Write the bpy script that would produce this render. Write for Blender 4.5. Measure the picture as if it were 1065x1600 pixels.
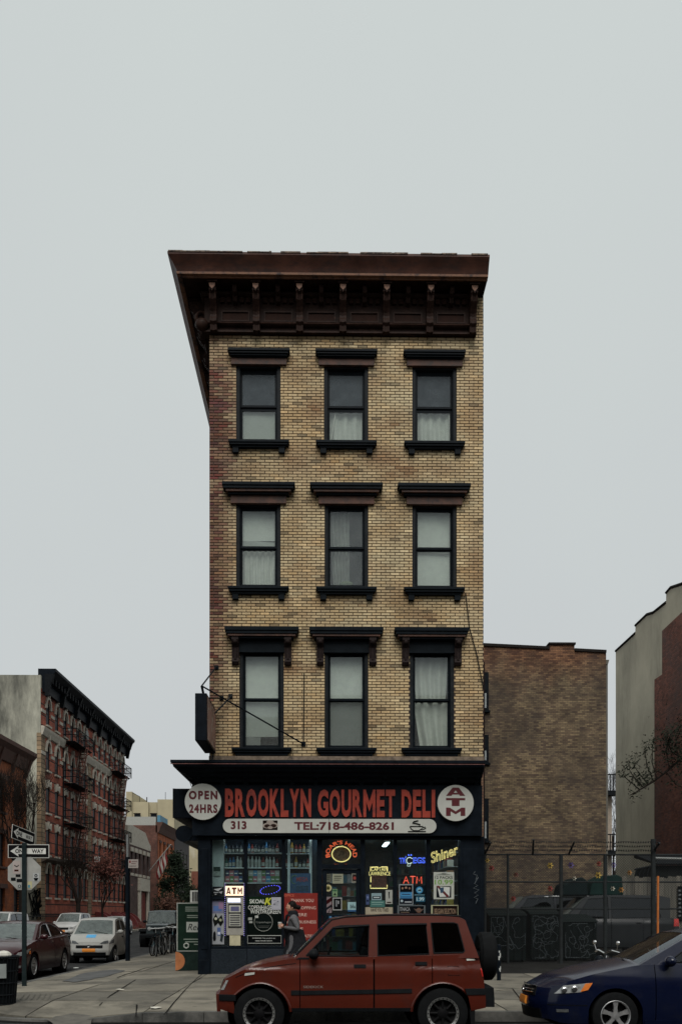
import bpy, bmesh, math, random
from math import sin, cos, pi, sqrt, radians as R
from mathutils import Vector, Matrix, geometry, noise
random.seed(11)
for o in list(bpy.data.objects): bpy.data.objects.remove(o)
SC = bpy.context.scene; COL = SC.collection
# ---------------------------------------------------------------- camera
F, D, HZ, CZ, YAW = 1450., 22.3, 1428., 1.68, R(.89)
cam = bpy.data.cameras.new('camera'); co = bpy.data.objects.new('camera', cam); COL.objects.link(co)
cam.sensor_fit = 'HORIZONTAL'; cam.sensor_width = 36.; cam.lens = 36*F/1065
cam.shift_y = (HZ-800)/1065; cam.clip_end = 3000; cam.clip_start = .1
co.location = (0, -D, CZ); co.rotation_euler = (R(90), 0, -YAW)
SC.camera = co
# ---------------------------------------------------------------- world, sun, exposure
w = bpy.data.worlds.new('World'); SC.world = w; w.use_nodes = True
nt = w.node_tree; bg = nt.nodes['Background']
sky = nt.nodes.new('ShaderNodeTexSky'); sky.sky_type = 'NISHITA'; sky.sun_disc = False
sky.sun_elevation = R(53); sky.sun_rotation = R(180); sky.air_density = 1.; sky.dust_density = 6.
hs = nt.nodes.new('ShaderNodeHueSaturation'); hs.inputs['Saturation'].default_value = .25
nt.links.new(sky.outputs[0], hs.inputs['Color'])
tc = nt.nodes.new('ShaderNodeTexCoord'); sp = nt.nodes.new('ShaderNodeSeparateXYZ')
nt.links.new(tc.outputs['Generated'], sp.inputs[0])
nz = nt.nodes.new('ShaderNodeTexNoise'); nz.inputs['Scale'].default_value = 2.6; nz.inputs['Detail'].default_value = 5
nt.links.new(tc.outputs['Generated'], nz.inputs['Vector'])
ad = nt.nodes.new('ShaderNodeMath'); ad.operation = 'MULTIPLY_ADD'; ad.inputs[1].default_value = .45
nt.links.new(nz.outputs[0], ad.inputs[0]); nt.links.new(sp.outputs['Z'], ad.inputs[2])
rp = nt.nodes.new('ShaderNodeValToRGB')
el = rp.color_ramp.elements
el[0].position = .22; el[0].color = (4.95, 5.18, 5.35, 1)
el[1].position = .95; el[1].color = (5.55, 5.98, 5.90, 1)
nt.links.new(ad.outputs[0], rp.inputs[0])
mx = nt.nodes.new('ShaderNodeMix'); mx.data_type = 'RGBA'; mx.inputs[0].default_value = .93
nt.links.new(hs.outputs[0], mx.inputs[6]); nt.links.new(rp.outputs[0], mx.inputs[7])
nt.links.new(mx.outputs[2], bg.inputs['Color']); bg.inputs['Strength'].default_value = .055
sl = bpy.data.lights.new('sun', 'SUN'); sl.energy = 1.5; sl.angle = R(40); sl.color = (1., .965, .91)
so = bpy.data.objects.new('sun', sl); COL.objects.link(so); so.location = (-8, -40, 50)
so.rotation_euler = (R(37), 0, R(0))
vs = SC.view_settings; vs.view_transform = 'Standard'; vs.look = 'None'; vs.gamma = 1; vs.use_curve_mapping = False
vs.exposure = 1.05
SC.cycles.max_bounces = 6; SC.cycles.transparent_max_bounces = 12
# ---------------------------------------------------------------- pixel helpers (direction + a plane that the thing touches)
cY, sY = cos(YAW), sin(YAW)
def W(u, v, Y):
    a = (u-532.5)/F; Yp = Y+D
    X = Yp*(a*cY+sY)/(cY-a*sY); d = X*sY+Yp*cY
    return X, CZ-(v-HZ)/F*d
def PX(u, Y): return W(u, 1000, Y)[0]
def PZ(v, Y, u=541): return W(u, v, Y)[1]
def G(u, v, z=.2):
    d = F*(CZ-z)/(v-HZ); r = (u-532.5)/F*d
    return r*cY+d*sY, d*cY-r*sY-D
# ---------------------------------------------------------------- materials
def C(h):
    h = h.lstrip('#'); f = lambda c: c/12.92 if c <= .04045 else ((c+.055)/1.055)**2.4
    return tuple(f(int(h[i:i+2], 16)/255) for i in (0, 2, 4))
MATS = {}
def mat(name, col, rough=.7, metal=0., var=.25, scale=6., bump=0., bscale=40., emis=0., coord='Object', dirt=None, coat=0., spec=.5, stretch=None):
    if name in MATS: return MATS[name]
    m = bpy.data.materials.new(name); m.use_nodes = True; n = m.node_tree; N = n.nodes; L = n.links
    p = N['Principled BSDF']; p.inputs['Roughness'].default_value = rough; p.inputs['Metallic'].default_value = metal
    if max(col) < .05 and rough > .3 and not coat and not emis and metal < .3: spec = .05; col = tuple(c*.5 for c in col)
    elif spec == .5 and rough > .3 and metal < .3: spec = .28
    p.inputs['Specular IOR Level'].default_value = spec
    if coat: p.inputs['Coat Weight'].default_value = coat; p.inputs['Coat Roughness'].default_value = .08
    t = N.new('ShaderNodeTexCoord'); src = t.outputs[coord]
    if coord == 'World':
        pass
    if stretch:
        mp = N.new('ShaderNodeMapping'); mp.inputs['Scale'].default_value = stretch; L.new(src, mp.inputs[0]); src = mp.outputs[0]
    out = None
    if var > 0:
        nz = N.new('ShaderNodeTexNoise'); nz.inputs['Scale'].default_value = scale; nz.inputs['Detail'].default_value = 6; nz.inputs['Roughness'].default_value = .65
        L.new(src, nz.inputs['Vector'])
        r = N.new('ShaderNodeValToRGB'); e = r.color_ramp.elements
        e[0].position = .3; e[1].position = .7
        e[0].color = tuple(c*(1-var) for c in col)+(1,); e[1].color = tuple(min(1, c*(1+var)) for c in col)+(1,)
        L.new(nz.outputs[0], r.inputs[0]); out = r.outputs[0]
        rr = N.new('ShaderNodeMapRange'); rr.inputs[3].default_value = max(.03, rough-.12*min(1, rough*2)); rr.inputs[4].default_value = min(1, rough+.1)
        L.new(nz.outputs[0], rr.inputs[0]); L.new(rr.outputs[0], p.inputs['Roughness'])
        if dirt:
            dc, ds, lo, hi = dirt[:4]
            n2 = N.new('ShaderNodeTexNoise'); n2.inputs['Scale'].default_value = ds; n2.inputs['Detail'].default_value = 8; n2.inputs['Roughness'].default_value = .7
            if len(dirt) > 4:
                mp2 = N.new('ShaderNodeMapping'); mp2.inputs['Scale'].default_value = dirt[4]; L.new(t.outputs[coord], mp2.inputs[0]); L.new(mp2.outputs[0], n2.inputs['Vector'])
            else: L.new(src, n2.inputs['Vector'])
            mr = N.new('ShaderNodeMapRange'); mr.inputs[1].default_value = lo; mr.inputs[2].default_value = hi; L.new(n2.outputs[0], mr.inputs[0])
            mi = N.new('ShaderNodeMix'); mi.data_type = 'RGBA'; L.new(mr.outputs[0], mi.inputs[0]); L.new(out, mi.inputs[6]); mi.inputs[7].default_value = tuple(dc)+(1,)
            out = mi.outputs[2]
        L.new(out, p.inputs['Base Color'])
    else: p.inputs['Base Color'].default_value = tuple(col)+(1,)
    if bump:
        nb = N.new('ShaderNodeTexNoise'); nb.inputs['Scale'].default_value = bscale; nb.inputs['Detail'].default_value = 5; L.new(src, nb.inputs['Vector'])
        b = N.new('ShaderNodeBump'); b.inputs['Strength'].default_value = bump; b.inputs['Distance'].default_value = .02
        L.new(nb.outputs[0], b.inputs['Height']); L.new(b.outputs[0], p.inputs['Normal'])
    if emis:
        p.inputs['Emission Color'].default_value = tuple(col)+(1,); p.inputs['Emission Strength'].default_value = emis
    MATS[name] = m; return m
def cm(hexc, rough=.6, emis=0., var=.12):
    return mat('paint_%s_%d_%d' % (hexc, int(rough*10), int(emis*10)), tuple(x*.72 for x in C(hexc)), rough, 0, 0 if emis else var, 9., emis=emis)
def glass(name, tint, trans, rough=.02, dust_glare=0., dcol=(.3, .32, .32)):
    """thin pane: transparent tint, sharp reflection, a dusty layer, or painted glare on windscreens"""
    if name in MATS: return MATS[name]
    m = bpy.data.materials.new(name); m.use_nodes = True; n = m.node_tree; N = n.nodes; L = n.links
    N.remove(N['Principled BSDF']); out = N['Material Output']
    tr = N.new('ShaderNodeBsdfTransparent'); tr.inputs[0].default_value = tuple(c*trans for c in tint)+(1,)
    gl = N.new('ShaderNodeBsdfGlossy'); gl.inputs['Roughness'].default_value = rough; gl.inputs[0].default_value = (.9, .95, 1, 1)
    lw = N.new('ShaderNodeLayerWeight'); lw.inputs[0].default_value = .5; pw = N.new('ShaderNodeMath'); pw.operation = 'POWER'; pw.inputs[1].default_value = 4.5; L.new(lw.outputs['Facing'], pw.inputs[0])
    fr = N.new('ShaderNodeMath'); fr.operation = 'MULTIPLY_ADD'; fr.inputs[1].default_value = .70; fr.inputs[2].default_value = .04; L.new(pw.outputs[0], fr.inputs[0])
    a = N.new('ShaderNodeMixShader'); L.new(fr.outputs[0], a.inputs[0]); L.new(tr.outputs[0], a.inputs[1]); L.new(gl.outputs[0], a.inputs[2])
    last = a.outputs[0]
    if dust_glare:
        df = N.new('ShaderNodeBsdfDiffuse'); df.inputs[0].default_value = tuple(dcol)+(1,)
        t = N.new('ShaderNodeTexCoord'); nz = N.new('ShaderNodeTexNoise'); nz.inputs['Scale'].default_value = 5; nz.inputs['Detail'].default_value = 7
        L.new(t.outputs['Object'], nz.inputs['Vector'])
        mr = N.new('ShaderNodeMapRange'); mr.inputs[1].default_value = .25; mr.inputs[2].default_value = .75; mr.inputs[3].default_value = dust_glare*.6; mr.inputs[4].default_value = dust_glare*1.3
        L.new(nz.outputs[0], mr.inputs[0])
        b = N.new('ShaderNodeMixShader'); L.new(mr.outputs[0], b.inputs[0]); L.new(last, b.inputs[1]); L.new(df.outputs[0], b.inputs[2]); last = b.outputs[0]
    L.new(last, out.inputs[0]); MATS[name] = m; return m
def brickmat(name, c1, c2, mortar, scale=1., bw=.215, bh=.07, axis='XZ', dirt=None, bump=.4, lines=None, ms=.02, redtop=None):
    """brick texture for walls whose courses are too small to tell apart; optional dark joint lines"""
    if name in MATS: return MATS[name]
    m = bpy.data.materials.new(name); m.use_nodes = True; n = m.node_tree; N = n.nodes; L = n.links
    p = N['Principled BSDF']; p.inputs['Roughness'].default_value = .85; p.inputs['Specular IOR Level'].default_value = .25
    g = N.new('ShaderNodeNewGeometry'); s = N.new('ShaderNodeSeparateXYZ'); L.new(g.outputs['Position'], s.inputs[0])
    cb = N.new('ShaderNodeCombineXYZ'); L.new(s.outputs[axis[0]], cb.inputs[0]); L.new(s.outputs[axis[1]], cb.inputs[1])
    b = N.new('ShaderNodeTexBrick'); L.new(cb.outputs[0], b.inputs['Vector'])
    b.inputs['Color1'].default_value = tuple(c1)+(1,); b.inputs['Color2'].default_value = tuple(c2)+(1,); b.inputs['Mortar'].default_value = tuple(mortar)+(1,)
    b.inputs['Scale'].default_value = scale; b.inputs['Brick Width'].default_value = bw; b.inputs['Row Height'].default_value = bh; b.inputs['Mortar Size'].default_value = bh*.09; b.inputs['Mortar Smooth'].default_value = .3
    out = b.outputs['Color']
    nz = N.new('ShaderNodeTexNoise'); nz.inputs['Scale'].default_value = .9; nz.inputs['Detail'].default_value = 9; nz.inputs['Roughness'].default_value = .7; L.new(g.outputs['Position'], nz.inputs['Vector'])
    mr = N.new('ShaderNodeMapRange'); mr.inputs[1].default_value = .3; mr.inputs[2].default_value = .72; mr.inputs[3].default_value = .45; mr.inputs[4].default_value = 1.35; L.new(nz.outputs[0], mr.inputs[0])
    mu = N.new('ShaderNodeVectorMath'); mu.operation = 'SCALE'; L.new(out, mu.inputs[0]); L.new(mr.outputs[0], mu.inputs['Scale']); out = mu.outputs[0]
    if dirt:
        dc, ds, lo, hi = dirt
        n2 = N.new('ShaderNodeTexNoise'); n2.inputs['Scale'].default_value = ds; n2.inputs['Detail'].default_value = 8; n2.inputs['Roughness'].default_value = .75; L.new(g.outputs['Position'], n2.inputs['Vector'])
        m2 = N.new('ShaderNodeMapRange'); m2.inputs[1].default_value = lo; m2.inputs[2].default_value = hi; L.new(n2.outputs[0], m2.inputs[0])
        mi = N.new('ShaderNodeMix'); mi.data_type = 'RGBA'; L.new(m2.outputs[0], mi.inputs[0]); L.new(out, mi.inputs[6]); mi.inputs[7].default_value = tuple(dc)+(1,); out = mi.outputs[2]
    if redtop:
        zc_, rc_ = redtop; n3 = N.new('ShaderNodeTexNoise'); n3.inputs['Scale'].default_value = .8; n3.inputs['Detail'].default_value = 6; L.new(g.outputs['Position'], n3.inputs['Vector'])
        q1 = N.new('ShaderNodeMath'); q1.operation = 'MULTIPLY_ADD'; q1.inputs[1].default_value = 3.4; L.new(n3.outputs[0], q1.inputs[0]); L.new(s.outputs['Z'], q1.inputs[2])
        q2 = N.new('ShaderNodeMapRange'); q2.inputs[1].default_value = zc_+1.1; q2.inputs[2].default_value = zc_+2.6; q2.inputs[4].default_value = .75; L.new(q1.outputs[0], q2.inputs[0])
        q3 = N.new('ShaderNodeVectorMath'); q3.operation = 'MULTIPLY'; q3.inputs[1].default_value = rc_; L.new(out, q3.inputs[0])
        mi = N.new('ShaderNodeMix'); mi.data_type = 'RGBA'; L.new(q2.outputs[0], mi.inputs[0]); L.new(out, mi.inputs[6]); L.new(q3.outputs[0], mi.inputs[7]); out = mi.outputs[2]
    if lines:
        fr = N.new('ShaderNodeMath'); fr.operation = 'FRACT'; dv = N.new('ShaderNodeMath'); dv.operation = 'DIVIDE'; dv.inputs[1].default_value = lines
        L.new(s.outputs['Z'], dv.inputs[0]); L.new(dv.outputs[0], fr.inputs[0])
        lt = N.new('ShaderNodeMath'); lt.operation = 'LESS_THAN'; lt.inputs[1].default_value = .11; L.new(fr.outputs[0], lt.inputs[0])
        mi = N.new('ShaderNodeMix'); mi.data_type = 'RGBA'; L.new(lt.outputs[0], mi.inputs[0]); L.new(out, mi.inputs[6]); mi.inputs[7].default_value = tuple(x*.35 for x in mortar)+(1,); out = mi.outputs[2]
    L.new(out, p.inputs['Base Color'])
    bp = N.new('ShaderNodeBump'); bp.inputs['Strength'].default_value = bump; bp.inputs['Distance'].default_value = .01; bp.invert = True
    L.new(b.outputs['Fac'], bp.inputs['Height']); L.new(bp.outputs[0], p.inputs['Normal'])
    MATS[name] = m; return m
# ---------------------------------------------------------------- objects
ORG = {}
def tag(o, label, cat, group=None):
    o['label'] = label; o['category'] = cat
    if group: o['group'] = group
    return o
def thing(name, label, cat, loc=(0, 0, 0), group=None):
    o = bpy.data.objects.new(name, None); COL.objects.link(o); o.location = loc; o.empty_display_size = .1
    ORG[o.name] = Vector(loc); return tag(o, label, cat, group)
def struct(o): o['kind'] = 'structure'; return o
def stuff(o): o['kind'] = 'stuff'; return o
def copy_tree(o, parent=None, suffix=None):
    c = o.copy(); COL.objects.link(c); c.parent = parent; ORG[c.name] = ORG.get(o.name, Vector())
    for ch in list(o.children): copy_tree(ch, c)
    return c
def move(o, loc, rz=0): o.location = loc; o.rotation_euler = (0, 0, rz); return o
TXT = {}
def textmesh(s, bold=0., outline=0., shear=0., space=1.):
    k = (s, bold, outline, shear, space)
    if k in TXT: return TXT[k]
    c = bpy.data.curves.new('t', 'FONT'); c.body = s; c.resolution_u = 2 if len(s) > 12 else 3; c.offset = bold; c.shear = shear; c.space_character = space
    if outline: c.fill_mode = 'NONE'; c.bevel_depth = outline; c.bevel_resolution = 0
    o = bpy.data.objects.new('t', c); me = bpy.data.meshes.new_from_object(o)
    V = [v.co.copy() for v in me.vertices]; Fc = [tuple(p.vertices) for p in me.polygons]
    bpy.data.objects.remove(o); bpy.data.meshes.remove(me)
    if not V: V = [Vector((0, 0, 0)), Vector((1, 1, 0))]
    x0 = min(v.x for v in V); x1 = max(v.x for v in V); y0 = min(v.y for v in V); y1 = max(v.y for v in V)
    TXT[k] = ([((v.x-x0)/max(1e-6, x1-x0), (v.y-y0)/max(1e-6, y1-y0), v.z) for v in V], Fc, (x1-x0)/max(1e-6, y1-y0)); return TXT[k]
# heavy block capitals drawn as plates
GLY = {'M': ([(0, 0), (.24, 0), (.24, .55), (.5, .2), (.76, .55), (.76, 0), (1, 0), (1, 1), (.8, 1), (.5, .55), (.2, 1), (0, 1)], [(0, 1, 2, 11), (11, 2, 9, 10), (2, 3, 9), (3, 4, 9), (9, 4, 7, 8), (4, 5, 6, 7)]),
       'A_': ([(0, 0), (.28, 0), (.33, .16), (.67, .16), (.72, 0), (1, 0), (.66, 1), (.34, 1), (.40, .36), (.60, .36), (.5, .66)], [(0, 1, 2, 8, 10, 7), (4, 5, 6, 10, 9, 3), (2, 3, 9, 8), (6, 7, 10)]),
       'T_': ([(0, 1), (0, .72), (.3, .72), (.3, 0), (.7, 0), (.7, .72), (1, .72), (1, 1)], [(0, 1, 2, 5, 6, 7), (2, 3, 4, 5)])}
class MB:
    def __init__(s): s.V = []; s.F = []; s.M = []; s.mi = 0
    def add(s, V, Fc):
        n = len(s.V); s.V += [tuple(v) for v in V]; s.F += [tuple(i+n for i in f) for f in Fc]; s.M += [s.mi]*len(Fc); return s
    def box(s, x0, x1, y0, y1, z0, z1):
        if x0 > x1: x0, x1 = x1, x0
        if y0 > y1: y0, y1 = y1, y0
        if z0 > z1: z0, z1 = z1, z0
        return s.add([(x, y, z) for z in (z0, z1) for y in (y0, y1) for x in (x0, x1)],
                     [(0, 2, 3, 1), (4, 5, 7, 6), (0, 1, 5, 4), (2, 6, 7, 3), (0, 4, 6, 2), (1, 3, 7, 5)])
    def obox(s, c, sx, sy, sz, rot=None):
        M = rot or Matrix.Identity(3); c = Vector(c)
        return s.add([c+M@Vector((x*sx/2, y*sy/2, z*sz/2)) for z in (-1, 1) for y in (-1, 1) for x in (-1, 1)],
                     [(0, 2, 3, 1), (4, 5, 7, 6), (0, 1, 5, 4), (2, 6, 7, 3), (0, 4, 6, 2), (1, 3, 7, 5)])
    def poly(s, pts): return s.add(pts, [tuple(range(len(pts)))])
    def prism(s, pts, ax, a0, a1):
        f = {'x': lambda p, a: (a, p[0], p[1]), 'y': lambda p, a: (p[0], a, p[1]), 'z': lambda p, a: (p[0], p[1], a)}[ax]; n = len(pts)
        return s.add([f(p, a0) for p in pts]+[f(p, a1) for p in pts], [tuple(range(n))[::-1], tuple(range(n, 2*n))]+[(i, (i+1) % n, n+(i+1) % n, n+i) for i in range(n)])
    def tube(s, pts, r, n=6, caps=True):
        pts = [Vector(p) for p in pts]; rs = r if isinstance(r, (list, tuple)) else [r]*len(pts); V = []; Fc = []; u = None
        for i, p in enumerate(pts):
            t = (pts[min(i+1, len(pts)-1)]-pts[max(i-1, 0)])
            if t.length < 1e-9: t = Vector((0, 0, 1))
            t.normalize()
            if u is None: u = t.cross(Vector((0, 0, 1)) if abs(t.z) < .9 else Vector((1, 0, 0)))
            else: u = u-t*u.dot(t)
            if u.length < 1e-6: u = t.cross(Vector((1, 0, 0)))
            u.normalize(); b = t.cross(u)
            V += [p+(u*cos(2*pi*k/n)+b*sin(2*pi*k/n))*rs[i] for k in range(n)]
        for i in range(len(pts)-1):
            Fc += [(i*n+k, i*n+(k+1) % n, (i+1)*n+(k+1) % n, (i+1)*n+k) for k in range(n)]
        if caps: Fc += [tuple(range(n))[::-1], tuple((len(pts)-1)*n+k for k in range(n))]
        return s.add(V, Fc)
    def ring(s, c, r, tr, ax='y', n=24, m=6, a0=0, a1=2*pi, ry=None):
        e = {'y': lambda a, q: (c[0]+cos(a)*q, c[1], c[2]+sin(a)*q*(ry/r if ry else 1)), 'x': lambda a, q: (c[0], c[1]+cos(a)*q, c[2]+sin(a)*q), 'z': lambda a, q: (c[0]+cos(a)*q, c[1]+sin(a)*q, c[2])}[ax]
        return s.tube([e(a0+(a1-a0)*k/n, r) for k in range(n+1)], tr, m, caps=abs(a1-a0) < 6.2)
    def lathe(s, prof, ax='z', n=20, c=(0, 0, 0)):
        V = []; Fc = []; m = len(prof)
        for k in range(n):
            a = 2*pi*k/n
            for r, h in prof:
                q = {'z': (r*cos(a), r*sin(a), h), 'y': (r*cos(a), h, r*sin(a)), 'x': (h, r*cos(a), r*sin(a))}[ax]
                V.append((c[0]+q[0], c[1]+q[1], c[2]+q[2]))
        for k in range(n):
            for i in range(m-1):
                Fc.append((k*m+i, ((k+1) % n)*m+i, ((k+1) % n)*m+i+1, k*m+i+1))
        return s.add(V, Fc)
    def ball(s, c, r, n=12, m=8):
        r = r if isinstance(r, (list, tuple)) else (r, r, r); V = []; Fc = []
        for j in range(m+1):
            t = pi*j/m
            for k in range(n): a = 2*pi*k/n; V.append((c[0]+r[0]*sin(t)*cos(a), c[1]+r[1]*sin(t)*sin(a), c[2]+r[2]*cos(t)))
        for j in range(m):
            for k in range(n): Fc.append((j*n+k, j*n+(k+1) % n, (j+1)*n+(k+1) % n, (j+1)*n+k))
        return s.add(V, Fc)
    def grid(s, fn, nu, nv):
        V = [fn(i/nu, j/nv) for j in range(nv+1) for i in range(nu+1)]
        return s.add(V, [(j*(nu+1)+i, j*(nu+1)+i+1, (j+1)*(nu+1)+i+1, (j+1)*(nu+1)+i) for j in range(nv) for i in range(nu)])
    def disc(s, c, r, y, n=28, rz=None, a0=0):
        return s.add([(c[0]+r*cos(a0+2*pi*k/n), y, c[1]+(rz or r)*sin(a0+2*pi*k/n)) for k in range(n)], [tuple(range(n))])
    def text(s, t, x0, x1, z0, z1, y, ext=0., bold=0., outline=0., shear=0., space=1., fn=None):
        """lettering facing -Y, fitted to the box; fn(x,z)->(x,z) bends it"""
        if t in GLY:
            V = [(a, b, 0.) for a, b in GLY[t][0]]; Fc = GLY[t][1]
        else: V, Fc, asp = textmesh(t, bold, outline, shear, space)
        P = []
        for a, b, c in V:
            x, z = x0+(x1-x0)*a, z0+(z1-z0)*b
            if fn: x, z = fn(x, z)
            P.append((x, y-c*(.25 if outline else 0), z))
        if ext:
            n = len(P); from collections import Counter
            E = Counter(); 
            for f in Fc:
                for i in range(len(f)): E[tuple(sorted((f[i], f[(i+1) % len(f)])))] += 1
            s.add(P+[(x, yy+ext, z) for x, yy, z in P], list(Fc)+[(a, b, b+n, a+n) for (a, b), k in E.items() if k == 1])
        else: s.add(P, Fc)
        return s
    def build(s, name, m, parent=None, smooth=None, bevel=0., org=None, recalc=True):
        me = bpy.data.meshes.new(name); o = bpy.data.objects.new(name, me); COL.objects.link(o)
        if parent is not None: of = ORG.get(parent.name, Vector()); o.parent = parent; ORG[o.name] = of
        else:
            if org is None:
                xs, ys, zs = zip(*s.V); of = Vector(((min(xs)+max(xs))/2, (min(ys)+max(ys))/2, min(zs)))
            else: of = Vector(org)
            o.location = of; ORG[o.name] = of.copy()
        me.from_pydata([(v[0]-of.x, v[1]-of.y, v[2]-of.z) for v in s.V], [], s.F)
        for q in (m if isinstance(m, (list, tuple)) else [m]): me.materials.append(q)
        if any(s.M): me.polygons.foreach_set('material_index', s.M)
        if recalc:
            b = bmesh.new(); b.from_mesh(me); bmesh.ops.recalc_face_normals(b, faces=b.faces); b.to_mesh(me); b.free()
        if smooth is not None: me.shade_smooth(); me.set_sharp_from_angle(angle=R(smooth))
        if bevel:
            bv = o.modifiers.new('bevel', 'BEVEL'); bv.width = bevel; bv.segments = 2; bv.limit_method = 'ANGLE'; bv.angle_limit = R(35)
        me.update(); return o
def lerp(a, b, t): return a+(b-a)*t
def pl(T, x):
    if x <= T[0][0]: return T[0][1]
    for (a, b), (c, d) in zip(T, T[1:]):
        if x <= c: return b+(d-b)*(x-a)/max(1e-9, c-a)
    return T[-1][1]
def sm(T, x):
    """smooth interpolation of a table"""
    h = .06; return (pl(T, x-h)+pl(T, x-h/2)+2*pl(T, x)+pl(T, x+h/2)+pl(T, x+h))/6
def wall_holes(mb, a0, a1, z0, z1, holes, dep, f):
    """f(a, z, depth)->xyz ; holes (a0,a1,z0,z1)"""
    A = sorted({a0, a1}|{h[0] for h in holes}|{h[1] for h in holes}); Z = sorted({z0, z1}|{h[2] for h in holes}|{h[3] for h in holes})
    for i in range(len(A)-1):
        for j in range(len(Z)-1):
            ca, cz = (A[i]+A[i+1])/2, (Z[j]+Z[j+1])/2
            if ca < a0 or ca > a1 or cz < z0 or cz > z1: continue
            if any(h[0] < ca < h[1] and h[2] < cz < h[3] for h in holes): continue
            mb.poly([f(A[i], Z[j], 0), f(A[i+1], Z[j], 0), f(A[i+1], Z[j+1], 0), f(A[i], Z[j+1], 0)])
    for h in holes:
        c = [(h[0], h[2]), (h[1], h[2]), (h[1], h[3]), (h[0], h[3])]
        for k in range(4):
            p, q = c[k], c[(k+1) % 4]; mb.poly([f(p[0], p[1], 0), f(q[0], q[1], 0), f(q[0], q[1], dep), f(p[0], p[1], dep)])
    return mb
# common materials
BLK = mat('black_painted_metal', (.010, .014, .019), .45, 0, .35, 5., bump=.05)
IRON = mat('dark_iron', (.014, .017, .020), .6, .0, .4, 8.)
NAVY = mat('navy_black_paint', (.008, .0125, .019), .5, 0, .4, 4., bump=.06, bscale=12)
RUB = mat('rubber', (.012, .013, .014), .8, 0, .3, 12.)
CHR = mat('chrome', (.6, .6, .6), .15, 1., .05)
STEEL = mat('galvanised_steel', (.20, .21, .21), .5, .7, .25, 20.)
WHT = mat('white_paint', (.62, .62, .58), .5, 0, .1, 8.)
CONC = mat('concrete', (.19, .175, .145), .9, 0, .28, 1.1, bump=.25, bscale=60, coord='Object', dirt=((.075, .07, .06), .55, .52, .78))
# ================================================================ ground, road, sidewalk
KX, KY, KR = -6.8, -7.9, 3.0
def sz(x, y):
    a = y-KY; b = (x-KX)*2
    return .15+.0106*max(0, min(a, b, 7.9))
def ramp(x):   # lowered kerb for the corner crossing
    return .12*max(0, min(1, (x+6.6)/1.0))*max(0, min(1, (-2.75-x)/.8))
ASPH = mat('asphalt', (.040, .042, .044), .85, 0, .35, 3., bump=.6, bscale=90, dirt=((.075, .075, .072), 1.4, .5, .75))
mb = MB(); mb.poly([(-900, -300, -.03), (900, -300, -.03), (900, 1500, -.03), (-900, 1500, -.03)])
struct(mb.build('ground', mat('dirt_ground', (.06, .058, .05), .95, 0, .3, .5), None, recalc=False))
mb = MB(); mb.grid(lambda a, b: (lerp(-60, 60, a), lerp(-30, KY+.6, b), -.012), 30, 8); struct(mb.build('road', ASPH, None))
mb = MB(); mb.grid(lambda a, b: (lerp(-18.2, KX+.4, a), lerp(KY+.6, 200, b), -.008), 6, 40); struct(mb.build('side_street', ASPH, None))
arc = [(KX+KR-KR*sin(t), KY+KR-KR*cos(t)) for t in [pi/2*k/10 for k in range(11)]]  # from kerb front to side kerb
# sidewalk sheet under the slabs
def sheet(x0, x1, y0, y1, nx, ny, dz):
    mb = MB(); mb.grid(lambda a, b: (lerp(x0, x1, a), lerp(y0, y1, b), sz(lerp(x0, x1, a), lerp(y0, y1, b))+dz), nx, ny); return mb
def inside_clip(poly, edges):
    for (px, py), (nx, ny) in edges:
        out = []
        for i in range(len(poly)):
            a, b = poly[i], poly[(i+1) % len(poly)]
            da = (a[0]-px)*nx+(a[1]-py)*ny; db = (b[0]-px)*nx+(b[1]-py)*ny
            if da >= 0: out.append(a)
            if da*db < 0: t = da/(da-db); out.append((lerp(a[0], b[0], t), lerp(a[1], b[1], t)))
        poly = out
        if len(poly) < 3: return []
    return poly
IN = .17  # kerb stone width
edges = []
for k in range(10):
    (ax, ay), (bx, by) = arc[k], arc[k+1]; mxx, myy = (ax+bx)/2, (ay+by)/2
    n = Vector((KX+KR-mxx, KY+KR-myy)).normalized(); edges.append(((mxx+n.x*IN, myy+n.y*IN), (n.x, n.y)))
edges += [((KX+IN, 0), (1, 0)), ((0, KY+IN), (0, 1))]
base = inside_clip([(-6.9, -8), (14, -8), (14, 60), (-6.9, 60)], edges)
under = MB()
JT = mat('joint_dirt', (.022, .021, .018), .95, 0, .3, 4.)
bxs = [(-6.9, 14, -8, 0.1), (-6.9, -2.6, .1, 60)]
for (x0, x1, y0, y1) in bxs:
    nx = int((x1-x0)/.8)+1; ny = int((y1-y0)/.8)+1
    for i in range(nx):
        for j in range(ny):
            p = inside_clip([(lerp(x0, x1, i/nx), lerp(y0, y1, j/ny)), (lerp(x0, x1, (i+1)/nx), lerp(y0, y1, j/ny)), (lerp(x0, x1, (i+1)/nx), lerp(y0, y1, (j+1)/ny)), (lerp(x0, x1, i/nx), lerp(y0, y1, (j+1)/ny))], edges)
            if p: under.poly([(q[0], q[1], sz(*q)-.02-ramp(q[0])*max(0, 1-(q[1]-KY)/1.6)) for q in p])
SW = struct(under.build('sidewalk', JT, None, recalc=False))
SLM = []
for k, (c, d) in enumerate([((.140, .128, .102), .46), ((.118, .108, .086), .5), ((.155, .141, .112), .48), ((.095, .088, .072), .46)]):
    SLM.append(mat('sidewalk_concrete_%d' % k, c, .9, 0, .22, 1.3, bump=.3, bscale=70, coord='Object', dirt=((.050, .046, .038), .9+.25*k, d, d+.2)))
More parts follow.
